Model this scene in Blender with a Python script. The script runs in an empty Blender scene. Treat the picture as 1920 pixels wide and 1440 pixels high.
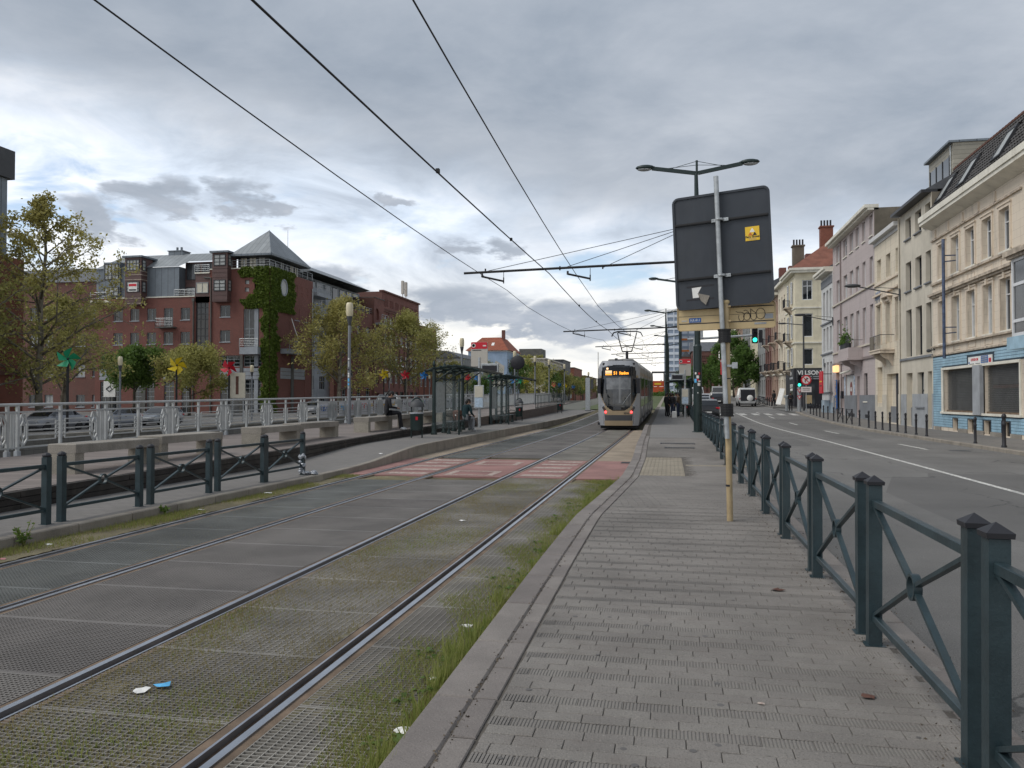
import bpy, math, random
import numpy as np
from mathutils import Vector, Matrix
random.seed(7)
S = bpy.context.scene
C = S.collection
PI = math.pi
D2R = math.radians
# ------------------------------------------------------------------ camera
cam = bpy.data.objects.new('camera', bpy.data.cameras.new('camera'))
C.objects.link(cam)
cam.location = (0, 0, 1.72)
cam.rotation_euler = (D2R(90 + 1.069), 0, D2R(11.345))
cam.data.sensor_width = 36
cam.data.lens = 28.125
cam.data.clip_start = .05
cam.data.clip_end = 9000
S.camera = cam
# ------------------------------------------------------------------ sky and sun
S.view_settings.view_transform = 'Standard'
S.view_settings.look = 'None'
S.view_settings.exposure = 0.42
S.view_settings.gamma = 1
S.view_settings.use_curve_mapping = False
world = bpy.data.worlds.new('World')
S.world = world
world.use_nodes = True
SUN_EL, SUN_AZ = 50, -118     # degrees; azimuth measured from +Y towards +X

class NT:
 """a small helper to wire shader nodes"""
 def __init__(s, nt):
  s.t = nt
  s.n = nt.nodes
  s.l = nt.links

 def new(s, typ, **kw):
  n = s.n.new(typ)
  for k, v in kw.items():
   setattr(n, k, v)
  return n

 def put(s, sock, v):
  if isinstance(v, bpy.types.NodeSocket):
   s.l.new(v, sock)
  elif v is not None:
   sock.default_value = v

 def m(s, op, a, b=None, c=None, clamp=False):
  n = s.new('ShaderNodeMath', operation=op, use_clamp=clamp)
  for i, v in enumerate((a, b, c)):
   if v is not None:
    s.put(n.inputs[i], v)
  return n.outputs[0]

 def vm(s, op, a, b=None):
  n = s.new('ShaderNodeVectorMath', operation=op)
  s.put(n.inputs[0], a)
  if b is not None:
   s.put(n.inputs[1], b)
  return n.outputs[0]

 def xyz(s, v):
  n = s.new('ShaderNodeSeparateXYZ')
  s.put(n.inputs[0], v)
  return n.outputs

 def comb(s, x, y, z=0.0):
  n = s.new('ShaderNodeCombineXYZ')
  for i, v in enumerate((x, y, z)):
   s.put(n.inputs[i], v)
  return n.outputs[0]

 def noise(s, vec, scale, detail=4, rough=.55, dist=0.0):
  n = s.new('ShaderNodeTexNoise')
  s.put(n.inputs['Vector'], vec)
  n.inputs['Scale'].default_value = scale
  n.inputs['Detail'].default_value = detail
  n.inputs['Roughness'].default_value = rough
  n.inputs['Distortion'].default_value = dist
  return n.outputs[0]

 def ss(s, v, lo, hi, a=0.0, b=1.0):
  n = s.new('ShaderNodeMapRange', interpolation_type='SMOOTHSTEP')
  s.put(n.inputs[0], v)
  for i, x in enumerate((lo, hi, a, b)):
   s.put(n.inputs[i + 1], x)
  return n.outputs[0]

 def mix(s, f, a, b, mode='MIX'):
  n = s.new('ShaderNodeMix', data_type='RGBA', blend_type=mode)
  s.put(n.inputs[0], f)
  for i, v in ((6, a), (7, b)):
   if isinstance(v, (tuple, list)):
    v = tuple(v)[:3] + (1,)
   s.put(n.inputs[i], v)
  return n.outputs[2]

 def ramp(s, f, stops):
  n = s.new('ShaderNodeValToRGB')
  e = n.color_ramp.elements
  while len(e) < len(stops):
   e.new(.5)
  for el, (p, c) in zip(e, stops):
   el.position = p
   el.color = tuple(c)[:3] + (1,)
  s.put(n.inputs[0], f)
  return n.outputs[0]

def make_sky():
 t = NT(world.node_tree)
 t.n.clear()
 out = t.new('ShaderNodeOutputWorld')
 sky = t.new('ShaderNodeTexSky', sky_type='NISHITA', sun_disc=False)
 sky.sun_elevation = D2R(SUN_EL)
 sky.sun_rotation = D2R(SUN_AZ)
 sky.air_density = 1.0
 sky.dust_density = .6
 bg1 = t.new('ShaderNodeBackground')
 t.put(bg1.inputs[0], sky.outputs[0])
 bg1.inputs[1].default_value = .12
 d = t.new('ShaderNodeTexCoord').outputs['Generated']
 x, y, z = t.xyz(d)
 zc = t.m('MAXIMUM', z, 0.0)
 el = t.m('MULTIPLY', t.m('ARCSINE', z), 57.2958)
 az = t.m('ARCTAN2', x, y)
 # cloud deck on a plane above, cloud banks near the horizon on a cylinder
 zz = t.m('ADD', zc, .10)
 pl = t.comb(t.m('DIVIDE', x, zz), t.m('DIVIDE', y, zz), 0.0)
 cyl = t.comb(t.m('MULTIPLY', t.m('SINE', az), 9.0), t.m('MULTIPLY', t.m('COSINE', az), 9.0), t.m('MULTIPLY', el, .42))
 n1 = t.noise(pl, .55, 8, .56, .4)
 n2 = t.noise(pl, 1.7, 7, .6, .3)
 n3 = t.noise(cyl, .55, 9, .58, .5)
 n4 = t.noise(t.vm('ADD', cyl, (7.3, 2.1, 5.0)), 1.15, 9, .6, .2)
 nm = t.m('ADD', t.m('MULTIPLY', n1, .68), t.m('MULTIPLY', n2, .32))
 deck = t.ramp(nm, [(.33, (.195, .235, .30)), (.45, (.29, .335, .40)), (.54, (.385, .425, .485)), (.66, (.53, .565, .615))])
 bank = t.ramp(n3, [(.30, (.46, .50, .555)), (.42, (.72, .73, .73)), (.55, (.92, .90, .85)), (.72, (1.0, .98, .93))])
 high = t.ramp(n3, [(.32, (.45, .51, .60)), (.46, (.64, .72, .83)), (.58, (.82, .87, .95)), (.70, (.93, .95, .99))])
 low = t.mix(t.ss(el, 4.0, 12.5), bank, high)
 # the grey deck comes lower towards the right of the street
 hb = t.m('SUBTRACT', 14.8, t.m('MULTIPLY', t.m('SINE', t.m('ADD', az, D2R(20))), 9.0))
 lift = t.m('ADD', t.m('SUBTRACT', el, hb), t.m('MULTIPLY', t.m('SUBTRACT', n1, .5), 22.0))
 up = t.ss(lift, -3.0, 4.5)
 col = t.mix(up, low, deck)
 # single grey cumulus clouds standing in front of the bright bank: azimuth, elevation, half sizes (degrees)
 azd = t.m('MULTIPLY', az, 57.2958)
 wob = t.m('ADD', t.m('MULTIPLY', t.m('SUBTRACT', n4, .5), 3.0), t.m('MULTIPLY', t.m('SUBTRACT', n3, .5), 2.0))
 nw = t.noise(t.vm('ADD', cyl, (1.7, 6.1, 3.3)), 1.0, 5, .55)
 azw = t.m('ADD', azd, t.m('MULTIPLY', t.m('SUBTRACT', nw, .5), 16.0))
 elw = t.m('ADD', el, t.m('ADD', t.m('MULTIPLY', t.m('SUBTRACT', n4, .5), 3.6), t.m('MULTIPLY', t.m('SUBTRACT', n3, .5), 2.4)))
 masks = None
 for (a0, e0, ra, re) in ((-14.6, 6.4, 4.2, 1.5), (-7.6, 5.6, 4.2, 1.5), (-24.6, 8.0, 5.0, 1.35), (-34.6, 13.0, 3.2, 1.4),
        (-29.7, 13.2, 2.0, 1.3), (-12.4, 10.4, 2.2, .75), (-38.5, 11.5, 3.0, 1.4), (-20.5, 13.8, 2.3, .6), (-3.0, 6.0, 3.0, .8),
        (12.0, 6.2, 6.0, 1.6), (38.0, 8.0, 7.0, 2.0), (62.0, 7.0, 8.0, 2.2), (-60.0, 9.0, 7.0, 2.2), (-85.0, 8.0, 8.0, 2.0)):
  q = t.m('ADD', t.m('POWER', t.m('ABSOLUTE', t.m('DIVIDE', t.m('SUBTRACT', azw, a0), ra)), 2.0),
    t.m('POWER', t.m('ABSOLUTE', t.m('DIVIDE', t.m('SUBTRACT', elw, e0), re)), 2.0))
  k = t.ss(t.m('ADD', q, t.m('MULTIPLY', wob, -.9)), 1.35, .45)
  masks = k if masks is None else t.m('MAXIMUM', masks, k)
 cum = t.ramp(n4, [(.32, (.30, .345, .41)), (.55, (.39, .43, .495)), (.75, (.54, .565, .61))])
 col = t.mix(t.m('MULTIPLY', masks, t.m('SUBTRACT', 1.0, t.m('MULTIPLY', up, .8))), col, cum)
 bg2 = t.new('ShaderNodeBackground')
 t.put(bg2.inputs[0], col)
 bg2.inputs[1].default_value = .92
 # blue gaps
 ng = t.noise(t.vm('ADD', cyl, (3.1, 9.2, 1.0)), .8, 6, .55, .6)
 gap = t.m('MULTIPLY', t.ss(ng, .52, .66), t.m('MULTIPLY', t.ss(el, 6.5, 9.5), t.m('SUBTRACT', 1.0, t.ss(lift, -6.0, -1.0))))
 e1 = t.m('ADD', t.m('POWER', t.m('ABSOLUTE', t.m('DIVIDE', t.m('ADD', azd, 4.6), 4.0)), 2.0), t.m('POWER', t.m('ABSOLUTE', t.m('DIVIDE', t.m('SUBTRACT', el, 9.0), 1.15)), 2.0))
 gap = t.m('MAXIMUM', gap, t.m('MULTIPLY', t.ss(t.m('ADD', e1, t.m('MULTIPLY', wob, 1.2)), 1.4, .3), .9))
 gap = t.m('MULTIPLY', gap, t.m('SUBTRACT', 1.0, masks))
 mx = t.new('ShaderNodeMixShader')
 t.put(mx.inputs[0], t.m('MULTIPLY', gap, .8))
 t.l.new(bg2.outputs[0], mx.inputs[1])
 t.l.new(bg1.outputs[0], mx.inputs[2])
 t.l.new(mx.outputs[0], out.inputs[0])

make_sky()
sun = bpy.data.objects.new('sun', bpy.data.lights.new('sun', 'SUN'))
C.objects.link(sun)
sun.data.energy = 1.5
sun.data.angle = D2R(35)
sun.data.color = (1, .96, .9)
_sd = Vector((math.sin(D2R(SUN_AZ)) * math.cos(D2R(SUN_EL)), math.cos(D2R(SUN_AZ)) * math.cos(D2R(SUN_EL)), math.sin(D2R(SUN_EL))))
sun.rotation_euler = _sd.to_track_quat('Z', 'Y').to_euler()
sun.location = _sd * 60

# ------------------------------------------------------------------ materials
def _base(name):
 m = bpy.data.materials.new(name)
 m.use_nodes = True
 t = NT(m.node_tree)
 b = m.node_tree.nodes['Principled BSDF']
 return m, t, b, t.new('ShaderNodeNewGeometry').outputs['Position']

def mat(name, col, rough=.75, metal=0.0, var=.14, vs=1.5, rnd=0.0, bump=0.0, bs=60.0, stain=0.0, spec=.4, dirt=(.10, .085, .07), speck=0.0):
 m, t, b, pos = _base(name)
 c = t.mix(t.ss(t.noise(pos, vs, 6, .6), .28, .72), [x * (1 - var) for x in col], [min(1, x * (1 + var)) for x in col])
 if speck:
  c = t.mix(t.m('MULTIPLY', t.ss(t.noise(pos, 90, 2, .7), .56, .66), speck), c, [x * .35 for x in col])
  c = t.mix(t.m('MULTIPLY', t.ss(t.noise(pos, 75, 2, .7), .60, .70), speck * .8), c, [min(1, x * 2.1) for x in col])
 if stain:
  sx = t.vm('MULTIPLY', pos, (2.6, 2.6, .35))
  k = t.m('MULTIPLY', t.ss(t.noise(sx, 1.0, 6, .65), .50, .74), stain)
  c = t.mix(k, c, dirt)
 if rnd:
  r = t.new('ShaderNodeObjectInfo').outputs['Random']
  h = t.new('ShaderNodeHueSaturation')
  t.put(h.inputs['Value'], t.m('ADD', 1 - rnd, t.m('MULTIPLY', r, 2 * rnd)))
  t.put(h.inputs['Hue'], t.m('ADD', .5 - rnd * .06, t.m('MULTIPLY', r, rnd * .12)))
  t.put(h.inputs['Color'], c)
  c = h.outputs[0]
 t.put(b.inputs['Base Color'], c)
 b.inputs['Roughness'].default_value = rough
 b.inputs['Metallic'].default_value = metal
 b.inputs['Specular IOR Level'].default_value = spec
 if bump:
  bn = t.new('ShaderNodeBump')
  bn.inputs['Strength'].default_value = bump
  bn.inputs['Distance'].default_value = .02
  t.put(bn.inputs['Height'], t.noise(pos, bs, 5, .6))
  t.put(b.inputs['Normal'], bn.outputs[0])
 return m

def brickmat(name, c1, c2, mortar, w=.22, h=.072, ms=.008, plane='wall', rough=.85, bump=.5, stain=0.0, big=.2):
 m, t, b, pos = _base(name)
 x, y, z = t.xyz(pos)
 v = t.comb(t.m('ADD', x, y), z) if plane == 'wall' else t.comb(x, y)
 br = t.new('ShaderNodeTexBrick')
 t.put(br.inputs['Vector'], v)
 for k, val in (('Color1', c1), ('Color2', c2), ('Mortar', mortar)):
  br.inputs[k].default_value = tuple(val) + (1,)
 br.inputs['Scale'].default_value = 1
 br.inputs['Brick Width'].default_value = w
 br.inputs['Row Height'].default_value = h
 br.inputs['Mortar Size'].default_value = ms
 br.inputs['Mortar Smooth'].default_value = .3
 br.inputs['Bias'].default_value = 0
 c = t.mix(t.ss(t.noise(pos, .5, 6, .6), .3, .72, 0, big * 2), br.outputs[0], [q * .55 for q in c1])
 if stain:
  sx = t.vm('MULTIPLY', pos, (2.2, 2.2, .3))
  c = t.mix(t.m('MULTIPLY', t.ss(t.noise(sx, 1.0, 6, .65), .5, .74), stain), c, (.09, .075, .06))
 t.put(b.inputs['Base Color'], c)
 b.inputs['Roughness'].default_value = rough
 bn = t.new('ShaderNodeBump')
 bn.inputs['Strength'].default_value = bump
 bn.inputs['Distance'].default_value = .012
 t.put(bn.inputs['Height'], t.m('ADD', t.m('SUBTRACT', 1.0, br.outputs[1]), t.m('MULTIPLY', t.noise(pos, 60, 4, .6), .3)))
 t.put(b.inputs['Normal'], bn.outputs[0])
 return m

def stripemat(name, col, nrm, pitch, groove=.12, rough=.6, depth=.3, metal=0.0, var=.18, stain=0.0):
 """boards or sheets laid side by side: joints every pitch metres along the direction nrm"""
 m, t, b, pos = _base(name)
 dn = t.new('ShaderNodeVectorMath', operation='DOT_PRODUCT')
 t.put(dn.inputs[0], pos)
 dn.inputs[1].default_value = nrm
 s = t.m('DIVIDE', dn.outputs['Value'], pitch)
 fr = t.m('FRACT', s)
 wn = t.new('ShaderNodeTexWhiteNoise', noise_dimensions='1D')
 t.put(wn.inputs['W'], t.m('FLOOR', s))
 j = t.m('MULTIPLY', t.ss(fr, 0, groove), t.ss(fr, 1, 1 - groove))
 c = t.mix(wn.outputs[0], [x * (1 - var) for x in col], [x * (1 + var) for x in col])
 c = t.mix(t.ss(t.noise(pos, 1.1, 6, .65), .35, .75, 0, .45), c, [x * .6 for x in col])
 if stain:
  c = t.mix(t.m('MULTIPLY', t.ss(t.noise(t.vm('MULTIPLY', pos, (2, 2, .4)), 1.0, 6, .6), .5, .72), stain), c, (.06, .055, .05))
 c = t.mix(j, [x * .3 for x in col], c)
 t.put(b.inputs['Base Color'], c)
 b.inputs['Roughness'].default_value = rough
 b.inputs['Metallic'].default_value = metal
 bn = t.new('ShaderNodeBump')
 bn.inputs['Strength'].default_value = depth
 bn.inputs['Distance'].default_value = .02
 t.put(bn.inputs['Height'], t.m('ADD', j, t.m('MULTIPLY', t.noise(pos, 40, 4, .6), .3)))
 t.put(b.inputs['Normal'], bn.outputs[0])
 return m

def leafmat(name, c1, c2, c3):
 m, t, b, pos = _base(name)
 r = t.new('ShaderNodeNewGeometry').outputs['Random Per Island']
 c = t.ramp(r, [(0, c1), (.5, c2), (1, c3)])
 c = t.mix(t.ss(t.noise(pos, .45, 3, .5), .35, .7, 0, .4), c, c1)
 t.put(b.inputs['Base Color'], c)
 b.inputs['Roughness'].default_value = .55
 b.inputs['Specular IOR Level'].default_value = .3
 tr = t.new('ShaderNodeBsdfTranslucent')
 t.put(tr.inputs[0], c)
 mx = t.new('ShaderNodeMixShader')
 mx.inputs[0].default_value = .5
 t.l.new(b.outputs[0], mx.inputs[1])
 t.l.new(tr.outputs[0], mx.inputs[2])
 t.l.new(mx.outputs[0], m.node_tree.nodes['Material Output'].inputs[0])
 return m

def glassmat(name, col, rough=.05, spec=.7, wav=.04):
 m, t, b, pos = _base(name)
 c = t.mix(t.ss(t.noise(pos, .7, 3, .5), .35, .7), [x * .6 for x in col], [x * 1.5 for x in col])
 t.put(b.inputs['Base Color'], c)
 b.inputs['Roughness'].default_value = rough
 b.inputs['Specular IOR Level'].default_value = spec
 bn = t.new('ShaderNodeBump')
 bn.inputs['Strength'].default_value = wav
 bn.inputs['Distance'].default_value = .05
 t.put(bn.inputs['Height'], t.noise(pos, 1.3, 2, .5))
 t.put(b.inputs['Normal'], bn.outputs[0])
 return m

def clearglass(name, tint=(.86, .92, .92), dirt=.12):
 m, t, b, pos = _base(name)
 tr = t.new('ShaderNodeBsdfTransparent')
 tr.inputs[0].default_value = tuple(tint) + (1,)
 b.inputs['Base Color'].default_value = (.45, .5, .5, 1)
 b.inputs['Roughness'].default_value = .08
 mx = t.new('ShaderNodeMixShader')
 t.put(mx.inputs[0], t.ss(t.noise(t.vm('MULTIPLY', pos, (3, 3, 1)), 1.4, 5, .6), .3, .8, dirt * .5, dirt * 2.4))
 t.l.new(tr.outputs[0], mx.inputs[1])
 t.l.new(b.outputs[0], mx.inputs[2])
 t.l.new(mx.outputs[0], m.node_tree.nodes['Material Output'].inputs[0])
 return m

def glow(name, col, strength):
 m, t, b, pos = _base(name)
 b.inputs['Base Color'].default_value = tuple(x * .5 for x in col) + (1,)
 b.inputs['Emission Color'].default_value = tuple(col) + (1,)
 b.inputs['Emission Strength'].default_value = strength
 return m

def worn_asphalt():
 """old asphalt: repair patches, tyre lanes, cracks and drips along the street"""
 m = mat('asphalt', (.178, .172, .163), .86, var=.17, vs=.35, bump=.9, bs=70, speck=.8)
 t = NT(m.node_tree)
 b = m.node_tree.nodes['Principled BSDF']
 pos = t.new('ShaderNodeNewGeometry').outputs['Position']
 c = b.inputs['Base Color'].links[0].from_socket
 w = t.vm('ADD', pos, t.comb(t.m('MULTIPLY', t.noise(pos, .9, 4), 1.2), t.m('MULTIPLY', t.noise(pos, 1.3, 4), 1.2)))
 v = t.new('ShaderNodeTexVoronoi', distance='CHEBYCHEV')
 t.put(v.inputs['Vector'], t.vm('MULTIPLY', pos, (.30, .085, 0)))
 v.inputs['Scale'].default_value = 1
 pv = t.xyz(v.outputs['Color'])[0]
 c = t.mix(t.ss(pv, .70, .72, 0, .30), c, (.075, .073, .072))
 c = t.mix(t.ss(pv, .22, .20, 0, .22), c, (.25, .24, .225))
 x = t.xyz(pos)[0]
 lane = t.m('ABSOLUTE', t.m('SINE', t.m('MULTIPLY', t.m('SUBTRACT', x, 1.9), 1.45)))
 c = t.mix(t.m('MULTIPLY', t.ss(lane, .3, 1), t.ss(t.noise(t.vm('MULTIPLY', pos, (1.2, .08, 1)), 1, 5), .3, .7, .05, .30)), c, (.10, .097, .093))
 e = t.new('ShaderNodeTexVoronoi', feature='DISTANCE_TO_EDGE')
 t.put(e.inputs['Vector'], t.vm('MULTIPLY', w, (.55, .28, 0)))
 e.inputs['Scale'].default_value = 1
 c = t.mix(t.m('MULTIPLY', t.ss(e.outputs['Distance'], .012, .002), t.ss(t.noise(pos, .22, 3), .48, .6, 0, .75)), c, (.03, .03, .03))
 c = t.mix(t.ss(t.noise(t.vm('MULTIPLY', pos, (1, .35, 1)), 1.1, 6, .7), .62, .72, 0, .35), c, (.055, .052, .05))
 t.put(b.inputs['Base Color'], c)
 return m

def paint(name, col, ground, wear):
 """road paint worn through to the ground"""
 m = mat(name, col, .75, var=.14, vs=3, speck=.3)
 t = NT(m.node_tree)
 b = m.node_tree.nodes['Principled BSDF']
 pos = t.new('ShaderNodeNewGeometry').outputs['Position']
 c = b.inputs['Base Color'].links[0].from_socket
 k = t.m('MAXIMUM', t.ss(t.noise(pos, 14, 5, .7), .55 - wear * .12, .62), t.ss(t.noise(t.vm('MULTIPLY', pos, (1, .3, 1)), 2.2, 5, .7), .54, .68, 0, wear))
 t.put(b.inputs['Base Color'], t.mix(k, c, ground))
 return m

# ground
m_asphalt = worn_asphalt()
m_paver = mat('concrete_paver', (.212, .195, .176), .85, var=.20, vs=.8, rnd=.06, bump=.5, bs=90, speck=.45, stain=.30, dirt=(.135, .108, .094))
m_paverb = mat('ribbed_paver', (.195, .18, .163), .85, var=.2, vs=.8, rnd=.06, bump=.3, bs=90, speck=.3)
m_joint = mat('joint_sand', (.115, .102, .087), .95, var=.3, vs=8, bump=.3)
m_kerb = mat('kerb_stone', (.205, .182, .166), .8, var=.16, vs=2.2, rnd=.12, bump=.35, bs=80, speck=.35)
m_kerbc = mat('kerb_concrete', (.27, .24, .20), .85, var=.18, vs=1.6, rnd=.1, bump=.3, bs=60, speck=.3, stain=.3)
m_pave2 = brickmat('paving_grey', (.215, .203, .19), (.195, .186, .174), (.12, .113, .104), .24, .105, .004, 'floor', .8, .25, big=.12)
m_pavel = brickmat('paving_small', (.20, .185, .17), (.17, .16, .148), (.10, .09, .082), .22, .11, .004, 'floor', .85, .25, big=.2)
m_pavef = brickmat('paving_far', (.20, .187, .172), (.175, .165, .152), (.10, .095, .088), .3, .3, .006, 'floor', .85, .25, big=.2)
m_soil = mat('soil', (.115, .098, .056), .95, var=.45, vs=1.6, bump=.8, bs=45)
m_moss = mat('moss', (.20, .172, .105), .95, var=.35, vs=1.2, bump=1, bs=90, speck=.35, stain=.5, dirt=(.085, .105, .03))
m_grit = mat('beige_grit', (.30, .245, .185), .95, var=.2, vs=1.2, bump=.5, bs=100, speck=.35)
m_redpave = mat('red_asphalt', (.285, .155, .138), .85, var=.22, vs=.9, bump=.4, bs=120, speck=.35)
m_white = paint('road_paint', (.62, .61, .57), (.17, .165, .16), .5)
m_cream = paint('crossing_paint', (.44, .37, .315), (.285, .16, .142), .9)
m_grate = mat('galvanised_grating', (.285, .265, .235), .6, .25, var=.25, vs=1.0, rnd=.08)
m_grated = mat('dark_grating', (.195, .178, .163), .6, .25, var=.2, vs=.9, rnd=.12)
m_grateb = mat('bluish_grating', (.165, .168, .158), .6, .25, var=.25, vs=.9, rnd=.14)
m_rail = mat('polished_rail', (.42, .44, .475), .32, .9, var=.12, vs=3)
m_rust = mat('rusty_edge', (.16, .115, .08), .9, var=.35, vs=4, bump=.4, bs=60)
m_groove = mat('rail_groove', (.075, .05, .034), .95, var=.4, vs=5)
m_deck = stripemat('deck_planks', (.215, .18, .16), (-.10, .995, 0), .21, .14, .8, .4)
m_sleeper = mat('dark_timber', (.036, .031, .027), .85, var=.4, vs=2.4, rnd=.2, bump=.5, bs=30, stain=.3, dirt=(.10, .085, .065))
m_brickdk = brickmat('dark_brick', (.16, .115, .09), (.12, .09, .075), (.07, .06, .05), .24, .09, .01, 'wall', .85, .5)
m_quay = brickmat('quay_stone', (.22, .205, .18), (.17, .16, .145), (.09, .085, .08), .62, .32, .012, 'wall', .9, .5, stain=.5)
m_water = glassmat('canal_water', (.035, .042, .036), .35, .25, .6)
m_far = mat('far_ground', (.13, .13, .11), .95, var=.2, vs=.05)
m_grassfar = mat('grass_track', (.085, .105, .042), .95, var=.3, vs=.6, bump=.6, bs=20)
# metal, paint
m_fence = mat('fence_paint', (.026, .045, .052), .42, .1, var=.22, vs=5, spec=.45, bump=.12, bs=25, stain=.28, dirt=(.085, .085, .075), speck=.25)
m_green = mat('dark_green_paint', (.010, .024, .023), .42, .1, var=.15, vs=4, spec=.5, stain=.08, dirt=(.08, .08, .07))
m_cap = mat('black_cap', (.022, .022, .026), .5, var=.1, vs=6)
m_galv = mat('galvanised_steel', (.40, .42, .43), .5, .55, var=.2, vs=9, stain=.15)
m_railing = mat('railing_paint', (.40, .41, .405), .55, var=.12, vs=3, rnd=.03, stain=.25, dirt=(.22, .20, .17))
m_plinth = mat('painted_plinth', (.33, .345, .36), .7, var=.14, vs=1.6, stain=.4)
m_conc = mat('bench_concrete', (.27, .245, .21), .85, var=.22, vs=1.2, rnd=.06, bump=.5, bs=60, speck=.7, stain=.6, dirt=(.14, .12, .10))
m_concd = mat('concrete_rough', (.27, .245, .205), .9, var=.22, vs=1.6, rnd=.06, bump=.6, bs=45, speck=.8, stain=.4, dirt=(.10, .085, .07))
m_black = mat('black_rubber', (.014, .014, .015), .6, var=.2, vs=5)
m_wire = mat('wire_black', (.015, .015, .016), .6)
m_dgrey = mat('dark_grey', (.06, .062, .066), .6, var=.1)
m_back = mat('sign_back', (.034, .040, .050), .5, .15, var=.10, vs=3, stain=.10, dirt=(.12, .12, .12))
m_beige = mat('beige_sign', (.56, .43, .235), .55, var=.10, vs=3, stain=.25, dirt=(.28, .20, .12))
m_beiged = mat('beige_pole', (.42, .32, .18), .55, var=.14, vs=6, stain=.35, dirt=(.2, .15, .1))
m_yellow = mat('yellow_sticker', (.78, .50, .035), .5, var=.06)
m_tblack = mat('print_black', (.02, .02, .025), .6)
m_orange = mat('print_orange', (.55, .16, .03), .6)
m_paper = mat('paper_white', (.74, .73, .70), .8, var=.08, vs=6)
m_red = mat('sign_red', (.55, .015, .03), .45, var=.06)
m_blue = mat('blue_print', (.03, .12, .36), .5, var=.1)
m_lightblue = mat('light_blue_print', (.10, .42, .72), .5, var=.1)
m_lamp = mat('lantern_glass', (.62, .55, .38), .35, var=.06)
m_foil = mat('grey_foil', (.36, .38, .41), .35, .3, var=.3, vs=14, bump=.8, bs=20)
# building skins
m_brick = brickmat('red_brick', (.225, .082, .062), (.18, .068, .054), (.115, .068, .058), .24, .085, .008, stain=.22)
m_brickd = brickmat('old_red_brick', (.185, .075, .058), (.145, .064, .052), (.12, .085, .07), .24, .085, .008, stain=.35)
m_brickl = brickmat('orange_brick', (.25, .082, .05), (.21, .07, .045), (.17, .09, .065), .24, .085, .008)
m_clad = stripemat('brown_cladding', (.115, .062, .055), (0, 0, 1), .62, .05, .6, .4)
m_zinc = stripemat('zinc_wall', (.17, .195, .22), (.7071, .7071, 0), .62, .05, .5, .5, .25, var=.12)
m_zincroof = stripemat('zinc_roof', (.27, .29, .30), (1, 0, 0), .62, .06, .5, .5, .3, var=.1)
m_zincroofr = stripemat('zinc_roof_side', (.25, .27, .285), (0, 1, 0), .62, .06, .5, .5, .3, var=.1)
m_greyfr = mat('grey_window_frame', (.27, .29, .30), .5, var=.1)
m_greyst = mat('grey_band', (.30, .32, .345), .7, var=.12, vs=.9, stain=.2)
m_pier = mat('dark_stone', (.10, .098, .09), .75, var=.2, vs=1.3)
m_whitefr = mat('white_window_frame', (.66, .67, .68), .45, var=.05)
m_darkfr = mat('dark_window_frame', (.035, .036, .04), .5)
m_glass = glassmat('window_glass', (.016, .020, .024))
m_glass2 = glassmat('window_glass_dim', (.05, .055, .06), .12, .6)
m_curtain = mat('curtain_behind_glass', (.34, .35, .34), .35, var=.15, vs=5, spec=.6)
m_blind = mat('blind_behind_glass', (.56, .52, .42), .4, var=.08, vs=3, spec=.6)
m_clear = clearglass('shelter_glass', (.93, .96, .96), .07)
m_shop = mat('shop_dark', (.03, .03, .032), .5, var=.3)
m_peach = brickmat('peach_render', (.70, .61, .495), (.685, .595, .48), (.48, .40, .32), .62, .34, .006, stain=.42, bump=.3, big=.05)
m_peachp = mat('peach_plaster', (.64, .545, .435), .85, var=.10, vs=1.5, stain=.5, dirt=(.15, .115, .085), bump=.15, bs=20)
m_corn = mat('cornice_white', (.70, .67, .58), .75, var=.1, vs=1.2, stain=.3, dirt=(.25, .21, .16))
m_stained = mat('stained_moulding', (.46, .39, .31), .9, var=.3, vs=2.0, stain=.85, dirt=(.075, .06, .05), bump=.4, bs=22)
m_taupe = mat('taupe_render', (.55, .505, .42), .85, var=.10, vs=.8, stain=.28, dirt=(.24, .2, .15), bump=.12, bs=30)
m_bluegrey = mat('grey_socle', (.19, .20, .215), .8, var=.12, vs=1.2, stain=.2)
m_pink = brickmat('pink_render', (.47, .405, .392), (.46, .397, .384), (.33, .27, .262), .8, .40, .005, stain=.14, bump=.25, big=.06)
m_pinkd = mat('pink_dark', (.245, .20, .19), .85, var=.12, vs=1.1, stain=.2)
m_cream2 = brickmat('cream_render', (.68, .605, .48), (.67, .595, .47), (.43, .36, .27), .7, .38, .006, stain=.28, bump=.25, big=.06)
m_cream3 = mat('cream_plaster', (.66, .60, .45), .85, var=.1, vs=1.2, stain=.3, dirt=(.22, .18, .12))
m_offwhite = mat('offwhite_render', (.58, .58, .57), .85, var=.07, vs=1.0, stain=.2, dirt=(.3, .28, .25))
m_paleblue = mat('pale_blue_socle', (.33, .40, .46), .85, var=.1, stain=.2)
m_lbrick = brickmat('pinkish_brick', (.42, .28, .21), (.36, .24, .18), (.22, .16, .12), .24, .085, .008, stain=.3)
m_greystone = mat('grey_facade', (.26, .265, .26), .85, var=.14, vs=.9, stain=.25)
m_cement = mat('bare_cement', (.155, .135, .105), .95, var=.3, vs=.6, stain=.5, dirt=(.07, .06, .05), bump=.3, bs=12)
m_tile = mat('blue_glazed_tile', (.30, .47, .58), .22, var=.16, vs=1.4, spec=.6, stain=.14, dirt=(.08, .14, .19))
m_grout = mat('tile_grout', (.035, .055, .075), .9)
m_roofdk = mat('dark_roof_tile', (.060, .056, .054), .7, var=.3, vs=2.5, stain=.2)
m_roofred = mat('red_roof_tile', (.20, .082, .056), .8, var=.2, vs=1.3, stain=.25)
m_ridge = mat('ridge_tile', (.115, .055, .04), .85, var=.25, vs=3)
m_slate = mat('slate_grey', (.11, .115, .125), .7, var=.2, vs=1.5)
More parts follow.
